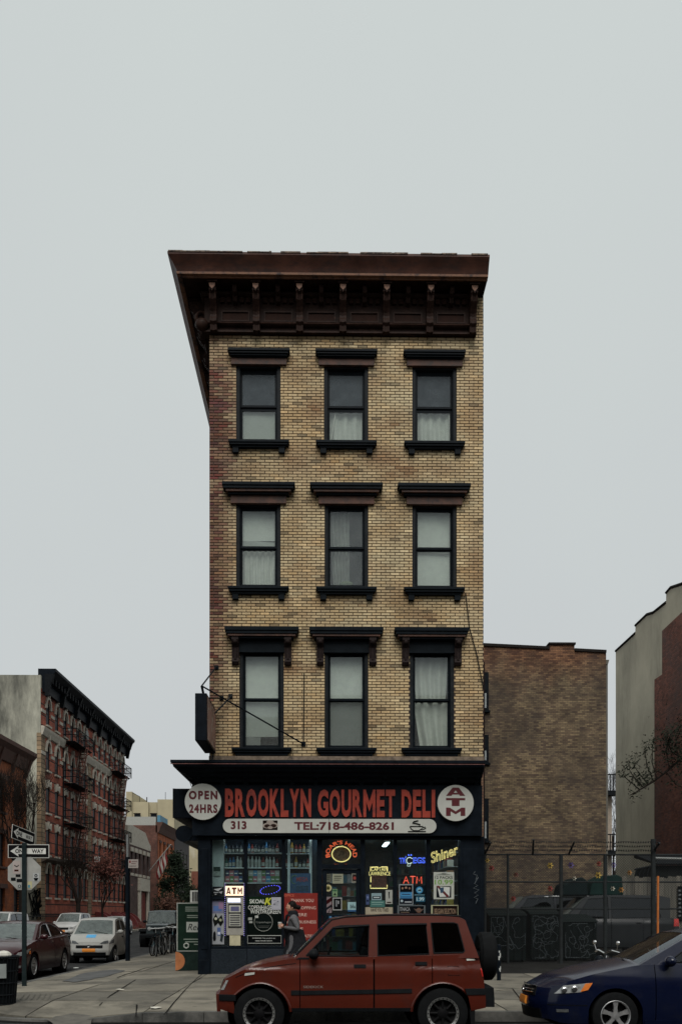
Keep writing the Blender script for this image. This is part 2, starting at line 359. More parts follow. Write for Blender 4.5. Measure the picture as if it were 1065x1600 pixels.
def slab(p, dz=0):
    m = MB(); n = len(p); cx = sum(q[0] for q in p)/n; cy = sum(q[1] for q in p)/n
    tx, ty = random.uniform(-.003, .003), random.uniform(-.003, .003)
    def z(q): return sz(*q)+dz+(q[0]-cx)*tx+(q[1]-cy)*ty-ramp(q[0])*max(0, 1-(q[1]-KY)/1.6)
    top = [(q[0], q[1], z(q)) for q in p]; bot = [(q[0], q[1], z(q)-.05) for q in p]
    m.add(top+bot, [tuple(range(n))]+[(i, (i+1) % n, n+(i+1) % n, n+i) for i in range(n)])
    o = m.build('paving_slab', random.choice(SLM), SW, recalc=True); return o
g = .013
ys = [KY+IN, -6.1, -4.4, -2.75, -1.2, 0.05]
def gum(mt):
    n = mt.node_tree; N = n.nodes; L = n.links; p = N['Principled BSDF']; src = p.inputs['Base Color'].links[0].from_socket
    tcx = N.new('ShaderNodeTexCoord'); vo = N.new('ShaderNodeTexVoronoi'); vo.inputs['Scale'].default_value = 3.6; L.new(tcx.outputs['Object'], vo.inputs['Vector'])
    wn = N.new('ShaderNodeSeparateColor'); L.new(vo.outputs['Color'], wn.inputs[0]); mr = N.new('ShaderNodeMath'); mr.operation = 'MULTIPLY'; mr.inputs[1].default_value = .16; L.new(wn.outputs[0], mr.inputs[0])
    lt = N.new('ShaderNodeMath'); lt.operation = 'LESS_THAN'; L.new(vo.outputs['Distance'], lt.inputs[0]); L.new(mr.outputs[0], lt.inputs[1])
    gt = N.new('ShaderNodeMath'); gt.operation = 'GREATER_THAN'; gt.inputs[1].default_value = .45; L.new(wn.outputs[1], gt.inputs[0]); mu = N.new('ShaderNodeMath'); mu.operation = 'MULTIPLY'; L.new(lt.outputs[0], mu.inputs[0]); L.new(gt.outputs[0], mu.inputs[1]); m3 = N.new('ShaderNodeMath'); m3.operation = 'MULTIPLY'; m3.inputs[1].default_value = .6; L.new(mu.outputs[0], m3.inputs[0])
    mi = N.new('ShaderNodeMix'); mi.data_type = 'RGBA'; L.new(m3.outputs[0], mi.inputs[0]); L.new(src, mi.inputs[6]); mi.inputs[7].default_value = (.035, .033, .03, 1); L.new(mi.outputs[2], p.inputs['Base Color'])
for q in SLM: gum(q)
xs = [-6.63, -4.75, -2.85, -.95, .95, 2.85, 4.75, 6.65, 8.55, 10.45, 12.35, 14]
def cut(x0, x1, y0, y1, dz=0):
    nx = max(1, round((x1-x0)/.95)); ny = max(1, round((y1-y0)/.85))
    if ramp((x0+x1)/2) == 0 or y0 > KY+1.7:
        nx = ny = 1
    # dense outline so that slope and ramp bend with the surface
    P = [(lerp(x0, x1, i/nx), y0) for i in range(nx)]+[(x1, lerp(y0, y1, j/ny)) for j in range(ny)]+[(lerp(x1, x0, i/nx), y1) for i in range(nx)]+[(x0, lerp(y1, y0, j/ny)) for j in range(ny)]
    p = inside_clip(P, edges)
    if p and abs(sum(p[i][0]*p[(i+1) % len(p)][1]-p[(i+1) % len(p)][0]*p[i][1] for i in range(len(p)))) > .05: slab(p, dz)
for i in range(len(xs)-1):
    for j in range(len(ys)-1):
        cut(xs[i]+g, xs[i+1]-g, ys[j]+g, ys[j+1]-g, random.uniform(-.004, .004))
y = .05
while y < 46:
    for a, b in ((-6.63, -4.75), (-4.75, -2.7)): cut(a+g, b-g, y+g, y+1.6-g, random.uniform(-.004, .004))
    y += 1.6
# kerb stones: each stone its own piece
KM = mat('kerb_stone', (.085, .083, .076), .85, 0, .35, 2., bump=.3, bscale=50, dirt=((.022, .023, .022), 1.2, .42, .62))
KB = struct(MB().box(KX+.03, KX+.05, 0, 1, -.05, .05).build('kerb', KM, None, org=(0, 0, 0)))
def kerbstone(a, b, na, nb):
    m = MB(); V = []
    for (x, y), n in ((a, na), (b, nb)):
        z = .152-ramp(x)*(1 if y < KY+1.5 else 0)
        xi, yi = x+n[0]*(IN-.006), y+n[1]*(IN-.006)
        V += [(x, y, -.1), (x+n[0]*.02, y+n[1]*.02, z), (xi, yi, z+.001), (xi, yi, -.1)]
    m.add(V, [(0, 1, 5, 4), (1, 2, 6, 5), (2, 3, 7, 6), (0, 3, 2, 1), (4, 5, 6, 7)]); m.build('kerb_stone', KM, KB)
x = KX+KR
while x < 30: 
    w = .95 if x < 0 else 1.9
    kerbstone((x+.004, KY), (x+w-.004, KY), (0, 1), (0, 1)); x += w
for k in range(10):
    (ax, ay), (bx, by) = arc[k], arc[k+1]; ctr = Vector((KX+KR, KY+KR))
    na = (ctr-Vector((ax, ay))).normalized(); nb = (ctr-Vector((bx, by))).normalized()
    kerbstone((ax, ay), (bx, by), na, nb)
y = KY+KR
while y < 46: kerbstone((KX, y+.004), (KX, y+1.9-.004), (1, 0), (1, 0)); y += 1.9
# far side of the side street
mb = MB(); mb.box(-22, -18.2, -4, 200, -.1, .15); struct(mb.build('far_sidewalk', CONC, None, org=(-20, 50, 0)))
mb = MB(); mb.box(-22, -6.8, 60, 60.01, -.1, -.09); 
# damp dark gutter along the kerb
m = MB(); gp = [(40, KY), (KX+KR, KY)]+arc[1:]+[(KX, 60)]
for a_, b_ in zip(gp, gp[1:]):
    n_ = Vector((b_[1]-a_[1], -(b_[0]-a_[0]))).normalized(); n_ = n_ if n_.dot(Vector((a_[0]-(KX+KR+2), a_[1]-(KY+KR+2)))) > 0 else -n_
    m.poly([(a_[0], a_[1], -.004), (b_[0], b_[1], -.004), (b_[0]+n_.x*.16, b_[1]+n_.y*.16, -.005), (a_[0]+n_.x*.16, a_[1]+n_.y*.16, -.005)])
struct(m.build('gutter', mat('gutter_grime', (.016, .016, .015), .9, 0, .4, 5.), None, recalc=False))
# cracks, a dark asphalt patch and the ribbed strip of the corner ramp
def ground_z(x, y): return sz(x, y)-ramp(x)*max(0, 1-(y-KY)/1.6)
def ribbon(pts, wd, mt, name):
    m = MB(); P = [G(u, v, .2) for u, v in pts]; V = []
    for i, (x, y) in enumerate(P):
        a = P[max(0, i-1)]; b = P[min(len(P)-1, i+1)]; n = Vector((-(b[1]-a[1]), b[0]-a[0])).normalized(); w_ = wd*random.uniform(.6, 1.3)
        V += [(x+n.x*w_, y+n.y*w_, ground_z(x, y)+.0075), (x-n.x*w_, y-n.y*w_, ground_z(x, y)+.0075)]
    m.add(V, [(2*i, 2*i+1, 2*i+3, 2*i+2) for i in range(len(P)-1)]); m.build(name, mt, SW, recalc=False)
CRK = mat('crack_dirt', (.02, .019, .017), .95)
ribbon([(183, 1528), (196, 1523), (210, 1519), (226, 1513), (239, 1511)], .02, CRK, 'crack'); ribbon([(155, 1566), (172, 1555), (190, 1545), (212, 1532)], .012, CRK, 'crack'); ribbon([(256, 1582), (270, 1566), (288, 1548), (305, 1533), (318, 1523)], .010, CRK, 'crack'); ribbon([(212, 1583), (213, 1574), (214, 1565)], .014, CRK, 'crack'); ribbon([(60, 1580), (120, 1586), (190, 1588), (260, 1584)], .007, CRK, 'crack'); ribbon([(775, 1548), (800, 1545), (815, 1562), (822, 1575)], .012, CRK, 'crack')
def blot(pts, mt, name):
    P = [G(u, v, .2) for u, v in pts]; cx_, cy_ = sum(p[0] for p in P)/len(P), sum(p[1] for p in P)/len(P); m = MB(); V = [(cx_, cy_, ground_z(cx_, cy_)+.009)]
    for i in range(len(P)):
        for k in range(4): x, y = lerp(P[i][0], P[(i+1) % len(P)][0], k/4)+random.uniform(-.05, .05), lerp(P[i][1], P[(i+1) % len(P)][1], k/4)+random.uniform(-.05, .05); V.append((x, y, ground_z(x, y)+.009))
    n = len(V)-1; m.add(V, [(0, 1+i, 1+(i+1) % n) for i in range(n)]); m.build(name, mt, SW, recalc=False)
blot([(95, 1532), (130, 1519), (180, 1514), (196, 1517), (160, 1527), (120, 1534)], mat('asphalt_patch', (.065, .066, .066), .9, 0, .4, 3.), 'asphalt_patch'); blot([(70, 1578), (110, 1572), (150, 1575), (140, 1581), (90, 1583)], mat('oil_stain', (.075, .07, .06), .8, 0, .4, 4.), 'stain')
for k in range(6): ribbon([(32+k*8.6, 1560), (37+k*8.6, 1552)], .012, mat('groove_dirt', (.075, .07, .058), .9), 'ramp_groove')
# litter
def litter(u, v, w, l, col, name, label, cat):
    x, y = G(u, v, .2); z = sz(x, y)-ramp(x)*max(0, 1-(y-KY)/1.6) if y > KY else -.012
    m = MB(); n = 9; V = []
    for k in range(n): a = 2*pi*k/n; r = random.uniform(.7, 1.1); V.append((x+w*r*cos(a), y+l*r*sin(a), z+.012+random.uniform(0, .012)))
    m.add(V+[(x, y, z+.03)], [(k, (k+1) % n, n) for k in range(n)]); tag(m.build(name, cm(col), None), label, cat)
litter(187, 1547, .11, .09, 'd8d4c4', 'paper_scrap', 'flat white paper scrap lying alone on the corner sidewalk slabs', 'litter')
litter(243, 1572, .10, .12, 'd0ccc0', 'paper_scrap', 'crumpled pale paper scrap on the sidewalk near the kerb', 'litter')
litter(271, 1587, .10, .05, 'a33a30', 'wrapper', 'small red wrapper lying on the kerb edge', 'litter')
litter(254, 1586.5, .05, .04, 'e8e6de', 'cup_lid', 'tiny white cup lid beside the red wrapper', 'litter')
litter(119, 1511, .10, .08, 'd8dcd8', 'paper_scrap', 'small white scrap on the asphalt behind the maroon sedan', 'litter')
litter(326, 1597, .12, .07, 'b9bdb8', 'plastic_bag', 'crumpled grey plastic bag in the gutter before the red vehicle', 'litter')
# ================================================================ main building
XL, XR = PX(327, 0), PX(755, 0); ZT, ZB = PZ(525, 0), PZ(1190, 0)
BY = 15.
B = thing('corner_building', 'four-storey yellow brick corner building with a deli on its ground floor', 'building', ((XL+XR)/2, 0, .23))
wins = []   # row, col, u0,u1,v0,v1
for r, (cols, v0, v1) in enumerate([(((369, 438), (506, 575), (644, 713)), 570, 688), (((369, 438), (507, 575), (644, 713)), 786, 916), (((374, 443), (507, 575), (640, 709)), 1012, 1170)]):
    for c, (a, b) in enumerate(cols): wins.append((r, c, PX(a, 0), PX(b, 0), PZ(v1, 0), PZ(v0, 0)))
holes = [(x0, x1, z0, z1) for _, _, x0, x1, z0, z1 in wins]
MORT = mat('mortar', (.052, .036, .027), .95, 0, .3, 6.)
wall_holes(MB(), XL, XR, ZB-.3, ZT+1.0, holes, .28, lambda a, z, d: (a, .013+d, z)).build('facade_wall', MORT, B, recalc=False)
SIDE = brickmat('side_brick', (.30, .20, .12), (.20, .10, .07), (.07, .06, .05), axis='YZ', dirt=((.05, .04, .035), .5, .5, .8))
m = MB(); m.box(XL, XL+.05, .02, .75, .2, ZT+1.2); m.box(XL, XL+.25, .75, BY, .2, ZT+1.2); m.box(XR-.05, XR, .02, .75, .2, ZT+1.2); m.box(XR-.25, XR, .75, BY, .2, ZT+1.2); m.box(XL+.25, XR-.25, BY-.25, BY, .2, ZT+1.2); m.build('party_wall', SIDE, B)
m = MB(); m.box(XL+.25, XR-.25, .3, BY-.25, ZT+.9, ZT+1.1)
m.build('roof', mat('roof_tar', (.03, .03, .03), .9), B)
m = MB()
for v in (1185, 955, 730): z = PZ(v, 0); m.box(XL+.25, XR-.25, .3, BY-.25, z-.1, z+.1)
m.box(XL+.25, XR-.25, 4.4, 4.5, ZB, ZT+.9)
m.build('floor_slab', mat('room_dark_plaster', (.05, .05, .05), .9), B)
# --- bricks
SILLS = [(c_+s_*44, v_) for r_, v_ in ((0, 700), (1, 930)) for c_ in (404, 541, 679) for s_ in (-1, 1)]+[(c_+s_*50, v_) for v_ in (560, 775, 995) for c_ in (404, 541, 679) for s_ in (-1, 1)]
def stain(u, v):
    t = random.random; k = random.gauss(0, 1)
    n1 = noise.fractal(Vector((u/46, v/34, 1.7)), .9, 2.1, 4); n2 = noise.fractal(Vector((u/120, v/90, 7.3)), .9, 2.1, 4)
    pale, tan_ = (.50, .412, .252), (.37, .25, .118)
    q = max(0, min(1, .42+.42*n1+.30*n2+.10*k)); base = [lerp(a, b, q) for a, b in zip(pale, tan_)]
    f = 1+.055*k
    col = [c*f for c in base]
    red = 0
    e = max(0, 1-(u-327)/(68 if v < 760 else 50))
    if v < 1150:
        q = pl([(530, .45), (560, .35), (585, .8), (620, 1.), (660, 1.1), (700, 1.05), (760, .9), (840, .8), (900, .8), (950, 1.), (985, .65), (1030, .85), (1100, .55), (1150, .1)], v)
        red = max(red, min(1, (e*1.5-.25))*q*1.15+.10*k*e)
    dirtp = 0
    for su_ in SILLS:
        dirtp = max(dirtp, .62*math.exp(-((u-su_[0])/7)**2)*(math.exp(-(v-su_[1])/26) if v > su_[1] else 0))
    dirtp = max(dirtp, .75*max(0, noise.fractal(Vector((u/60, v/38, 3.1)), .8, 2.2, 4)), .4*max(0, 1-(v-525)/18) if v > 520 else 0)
    for (pu, pv, su, sv, am) in [(492, 640, 20, 28, .75), (600, 718, 40, 22, .75), (462, 722, 30, 30, .65), (735, 640, 16, 70, .45), (742, 880, 14, 80, .5), (345, 870, 25, 110, .55), (478, 900, 20, 40, .3), (615, 930, 35, 20, .4), (390, 735, 30, 18, .5), (735, 1110, 18, 60, .4), (470, 1130, 30, 40, .22), (612, 830, 20, 40, .25), (610, 1060, 16, 70, .2), (690, 735, 40, 14, .5), (345, 560, 20, 18, .3), (735, 500, 20, 30, .45), (465, 800, 14, 30, .3), (540, 735, 25, 12, .35), (350, 1120, 20, 40, .25), (540, 1186, 220, 6, .55)]:
        dirtp = max(dirtp, am*math.exp(-((u-pu)/su)**2-((v-pv)/sv)**2))
    dirtp = max(0, 1.1*dirtp*random.uniform(.8, 1.15))
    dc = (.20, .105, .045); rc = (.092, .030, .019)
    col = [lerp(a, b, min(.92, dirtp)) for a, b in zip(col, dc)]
    red = max(0, min(1, red*(1+.5*noise.noise(Vector((u/14, v/11, 5))))))
    if red > .15 and random.random() < .07: red *= .6
    rcv = [c*random.uniform(.75, 1.3) for c in rc]
    col = [lerp(a, b, red) for a, b in zip(col, rcv)]
    if t() < .05: col = [c*.5 for c in col]
    elif t() < .04: col = [min(.65, c*1.3) for c in col]
    return col
def brick_surface(name, attr):
    m = bpy.data.materials.new(name); m.use_nodes = True; n = m.node_tree; N = n.nodes; L = n.links; p = N['Principled BSDF']
    p.inputs['Roughness'].default_value = .72; p.inputs['Specular IOR Level'].default_value = .3
    if attr: a = N.new('ShaderNodeAttribute'); a.attribute_name = 'Col'; src = a.outputs['Color']
    else: a = N.new('ShaderNodeObjectInfo'); src = a.outputs['Color']
    gg = N.new('ShaderNodeNewGeometry'); nz = N.new('ShaderNodeTexNoise'); nz.inputs['Scale'].default_value = 14; nz.inputs['Detail'].default_value = 6; nz.inputs['Roughness'].default_value = .7
    L.new(gg.outputs['Position'], nz.inputs['Vector'])
    mr = N.new('ShaderNodeMapRange'); mr.inputs[1].default_value = .3; mr.inputs[2].default_value = .7; mr.inputs[3].default_value = .72; mr.inputs[4].default_value = 1.2; L.new(nz.outputs[0], mr.inputs[0])
    n2 = N.new('ShaderNodeTexNoise'); n2.inputs['Scale'].default_value = .8; n2.inputs['Detail'].default_value = 7; L.new(gg.outputs['Position'], n2.inputs['Vector'])
    m2 = N.new('ShaderNodeMapRange'); m2.inputs[1].default_value = .35; m2.inputs[2].default_value = .65; m2.inputs[3].default_value = .82; m2.inputs[4].default_value = 1.1; L.new(n2.outputs[0], m2.inputs[0])
    mm = N.new('ShaderNodeMath'); mm.operation = 'MULTIPLY'; L.new(mr.outputs[0], mm.inputs[0]); L.new(m2.outputs[0], mm.inputs[1])
    s = N.new('ShaderNodeVectorMath'); s.operation = 'SCALE'; L.new(src, s.inputs[0]); L.new(mm.outputs[0], s.inputs['Scale']); L.new(s.outputs[0], p.inputs['Base Color'])
    b = N.new('ShaderNodeBump'); b.inputs['Strength'].default_value = .35; b.inputs['Distance'].default_value = .004; L.new(nz.outputs[0], b.inputs['Height']); L.new(b.outputs[0], p.inputs['Normal'])
    return m
BM1, BM2 = brick_surface('glazed_brick', False), brick_surface('glazed_brick_field', True)
CH, BLn, JN = 4.5/F*D*1.0, 14.5/F*D, .0125
bl, bh = BLn-JN, CH-JN
bev = .004
def brick_geo(x0, x1, z0, z1, yf, yb):
    return ([(x0, yb, z0), (x1, yb, z0), (x1, yb, z1), (x0, yb, z1), (x0+bev, yf, z0+bev), (x1-bev, yf, z0+bev), (x1-bev, yf, z1-bev), (x0+bev, yf, z1-bev)],
            [(4, 5, 6, 7), (0, 1, 5, 4), (1, 2, 6, 5), (2, 3, 7, 6), (3, 0, 4, 7)])
field = []; full = []
row = 0; z = ZB-.15
def px_of(x, z): 
    d = x*sY+D*cY; return 532.5+F*(x*cY-D*sY)/d, HZ-F*(z-CZ)/d
while z < ZT+.95:
    x = XL-(BLn/2 if row % 2 else 0)-random.uniform(0, .004)
    while x < XR:
        segs = [(max(x, XL), min(x+bl, XR))]
        for h in holes:
            if h[2] < z+bh*.5 < h[3]:
                ns = []
                for a, b in segs:
                    if h[1] <= a or h[0] >= b: ns.append((a, b)); continue
                    if a < h[0]: ns.append((a, h[0]))
                    if b > h[1]: ns.append((h[1], b))
                segs = ns
        for a, b in segs:
            if b-a < .025: continue
            u, v = px_of((a+b)/2, z)
            # upper part: only the right-hand strip shows above the frieze
            if z > ZT+.02 and a < XR-.35: continue
            cst = stain(u, v); yj = random.uniform(-.0025, .0025)
            (full if abs(b-a-bl) < 1e-4 else field).append((a, b, z, cst, yj))
        x += BLn
    z += CH; row += 1
full.sort(key=lambda q: q[2]); single = full[:298]; field += full[298:]
me0 = bpy.data.meshes.new('brick'); vv, ff = brick_geo(-bl/2, bl/2, 0, bh, 0, .02); me0.from_pydata(vv, [], ff); me0.materials.append(BM1)
for a, b, z, cst, yj in single:
    o = bpy.data.objects.new('brick', me0); COL.objects.link(o); o.parent = B; o.location = Vector(((a+b)/2, yj, z))-ORG[B.name]; o.color = (*cst, 1)
m = MB(); cols = []
for a, b, z, cst, yj in field:
    vv, ff = brick_geo(a, b, z, z+bh, yj, .02); m.add(vv, ff); cols += [(*cst, 1)]*8
o = stuff(m.build('brick_field', BM2, B, recalc=False))
at = o.data.color_attributes.new('Col', 'FLOAT_COLOR', 'POINT'); at.data.foreach_set('color', [c for q in cols for c in q])
# --- cornice
def sweep(mb, prof, xr, xl, yd):
    n = len(prof); P = [(xr, -p, z) for p, z in prof]+[(xl-p, -p, z) for p, z in prof]+[(xl-p, yd, z) for p, z in prof]
    Fc = [(k*n+i, k*n+(i+1) % n, (k+1)*n+(i+1) % n, (k+1)*n+i) for k in (0, 1) for i in range(n)]+[tuple(range(n)), tuple(range(2*n, 3*n))]
    return mb.add(P, Fc)
RUST = mat('rusty_brown_tin', (.072, .028, .018), .55, 0, .55, 1.2, bump=.15, bscale=6, dirt=((.025, .017, .016), 2.2, .45, .7, (1, 1, 2.5)))
RUST2 = mat('worn_brown_edge', (.20, .092, .048), .6, 0, .5, 3., dirt=((.03, .02, .02), 3., .45, .62))
TRIM = mat('dark_brown_tin', (.0495, .027, .021), .5, 0, .5, 5., bump=.1, dirt=((.09, .045, .03), 4., .6, .8))
zt = PZ(395, -.86); XE = XR
m = MB()
sweep(m, [(-.2, zt), (.86, zt), (.855, zt-.05), (.80, zt-.12), (.735, zt-.20), (.69, zt-.28), (.665, zt-.335)][:7]+[(-.2, zt-.335)], XE, XL, BY)
CN = m.build('cornice', RUST, B, smooth=30)
m = MB(); sweep(m, [(.56, zt-.337), (.68, zt-.337), (.675, zt-.385), (.60, zt-.40), (.60, zt-.42), (.56, zt-.42)], XE-.005, XL, BY); m.build('cornice_lip', RUST2, CN)
m = MB(); sweep(m, [(-.1, zt-.337), (.559, zt-.337), (.559, zt-.40), (-.1, zt-.40)], XE-.006, XL, BY); m.build('soffit', TRIM, CN)
m = MB(); sweep(m, [(-.15, zt-.402), (.10, zt-.402), (.10, ZT+.04), (.13, ZT+.03), (.13, ZT), (-.15, ZT)], XE-.19, XL, BY); m.build('frieze', TRIM, CN)
m = MB(); sweep(m, [(.10, ZT+.12), (.17, ZT+.13), (.20, ZT+.17), (.17, ZT+.21), (.10, ZT+.22)], XE-.20, XL, BY)
m.build('frieze_moulding', TRIM, CN, smooth=60)
m = MB(); sweep(m, [(.10, zt-.56), (.18, zt-.54), (.20, zt-.50), (.20, zt-.47), (.10, zt-.46)], XE-.20, XL, BY); m.build('upper_moulding', TRIM, CN, smooth=60)
# worn paper-thin flashing along the top edge: ragged pieces
m = MB(); x = XL-.84
while x < XE:
    wd = random.uniform(.05, .35); h = random.choice([0, .008, .012, .018, .02])
    if h: m.box(x, min(XE, x+wd), -.875, -.80, zt-.012, zt+h)
    x += wd
m.build('flashing', mat('peeling_flashing', (.16, .12, .09), .8, 0, .8, 7., dirt=((.03, .02, .02), 9., .45, .6)), CN)
zs = zt-.42
bp = [(.10, zs), (.50, zs), (.50, zs-.05), (.47, zs-.06), (.47, zs-.20), (.43, zs-.25), (.40, zs-.36), (.30, zs-.48), (.25, zs-.56), (.235, ZT+.34), (.25, ZT+.28), (.285, ZT+.22), (.285, ZT+.16), (.235, ZT+.10), (.22, ZT-.02), (.10, ZT-.02)]
def bracket_mesh(name, prof, wdt, extra):
    m = MB(); m.prism([(-p, z) for p, z in prof], 'x', -wdt/2, wdt/2)
    for s in (-1, 1): m.prism([(-p-.018, z) for p, z in prof[3:]]+[(-p+.03, z) for p, z in prof[3:]][::-1], 'x', s*wdt*.34-.014, s*wdt*.34+.014)
    if extra: m.prism([(-wdt*.42, zs-.05), (wdt*.42, zs-.05), (wdt*.36, zs-.15), (0, zs-.24), (-wdt*.36, zs-.15)], 'y', -.515, -.46)
    if extra: m.box(-wdt*.75, wdt*.75, -.54, -.10, zs-.045, zs-.002)
    me = bpy.data.meshes.new(name); me.from_pydata(m.V, [], m.F); me.materials.append(TRIM)
    b = bmesh.new(); b.from_mesh(me); bmesh.ops.recalc_face_normals(b, faces=b.faces); b.to_mesh(me); b.free(); return me
def put(me, par, x, y, rz=0, name=None, z=0):
    o = bpy.data.objects.new(name or me.name, me); COL.objects.link(o); o.parent = par; o.location = Vector((x, y, z))-ORG[par.name]; o.rotation_euler = (0, 0, rz); ORG[o.name] = ORG[par.name]; return o
BRK = bracket_mesh('bracket', bp, .16, True)
MOD = bracket_mesh('modillion', [(.10, zs), (.40, zs), (.40, zs-.06), (.36, zs-.16), (.26, zs-.2), (.22, zs-.3), (.10, zs-.32)], .10, False)
bx = [PX(u, -.22) for u in (333.5, 400.5, 468, 535.5, 603, 671, 738.5)]
m = MB(); m.prism([(-.075, zs-.065), (.075, zs-.065), (.06, zs-.14), (0, zs-.2), (-.06, zs-.14)], 'y', -.522, -.50)
shield = m; 
SH = bpy.data.meshes.new('shield'); SH.from_pydata(shield.V, [], shield.F); SH.materials.append(mat('worn_copper_paint', (.16, .08, .05), .6, 0, .5, 20.))
for x in bx: b_ = put(BRK, CN, x, 0); put(SH, b_, x, 0, name='shield').location = (0, 0, 0)
stp = bx[1]-bx[0]
for k in range(12): put(BRK, CN, XL, .25+k*stp*.98, R(-90))
PN = MB(); 
def panel(m, x0, x1, z0, z1, y):
    for a, b, c, d in ((x0, x1, z0, z0+.035), (x0, x1, z1-.035, z1), (x0, x0+.035, z0+.035, z1-.035), (x1-.035, x1, z0+.035, z1-.035)): m.box(a, b, y-.04, y, c, d)
    m.mi = 1; m.box(x0+.036, x1-.036, y-.012, y, z0+.036, z1-.036); m.mi = 0
RPAN = mat('rust_panel', (.046, .021, .015), .6, 0, .35, 6.)
for a, b in zip(bx, bx[1:]):
    m = MB(); panel(m, a+.17, b-.17, ZT+.24, ZT+.50, -.101); m.build('frieze_panel', [TRIM, RPAN], CN)
    put(MOD, CN, (a+b)/2, 0)
    m = MB()
    for k in range(5): xc = a+.2+(b-a-.4)*k/4; m.box(xc-.05, xc+.05, -.16, -.10, zt-.70, zt-.58)
    m.build('dentil_row', RPAN, CN)
for k in range(11):
    yc = .25+(k+.5)*stp*.98; put(MOD, CN, XL, yc, R(-90))
m = MB(); m.ball((XL-.16, -.12, ZT+.16), (.17, .14, .15), 10, 8); m.ring((XL-.18, -.05, ZT+.36), .13, .05, 'y', 14, 6); m.build('corner_scroll', TRIM, CN, smooth=60)
# --- windows with hoods, sills, sashes, panes, curtains
SASH = mat('black_sash_paint', (.010, .015, .020), .4, 0, .3, 6.)
JAMB = mat('grey_jamb_paint', (.026, .030, .034), .5, 0, .3, 6.)
WG = glass('window_pane', (.94, .97, .95), .95, .02, .10)
WGD = glass('dusty_window_pane', (.85, .92, .95), .55, .05, .55, (.085, .10, .11))
CUR = mat('white_curtain', (.50, .51, .48), .9, 0, .12, 2.); SHD = mat('grey_roller_blind', (.34, .36, .34), .9, 0, .06, 1.)
SHW = mat('white_roller_blind', (.55, .57, .54), .9, 0, .08, 1.); SHG = mat('grey_screen', (.17, .18, .175), .9, 0, .06, 1.)
WBRN = mat('brown_window_band', (.060, .028, .019), .65, 0, .6, 4., dirt=((.02, .016, .016), 5., .5, .7))
def stack(mb, cu, layers):
    for v0, v1, hw, pr, mi in layers:
        x0, x1 = PX(cu-hw, -pr), PX(cu+hw, -pr); mb.mi = mi; mb.box(x0, x1, -pr, .05, PZ(v1, -pr), PZ(v0, -pr))
    mb.mi = 0
def wavy(x0, x1, z0, z1, y, amp=.03, waves=5, skew=0., gather=0.):
    m = MB(); m.grid(lambda a, b: (lerp(x0, x1, a)+skew*(1-b)*(a-.5)+gather*(1-b)*(1-a), y+amp*sin(a*waves*2*pi+sin(b*3)*.6)*(1-.5*b), lerp(z0, z1, b)), 40, 10); return m
UC = [(404, 541, 679), (403.5, 541, 678.5), (408.5, 541, 674.5)]
PANES = [((587, 635), (643, 687)), ((800, 855), (861, 914)), ((1027, 1092), (1097, 1165))]
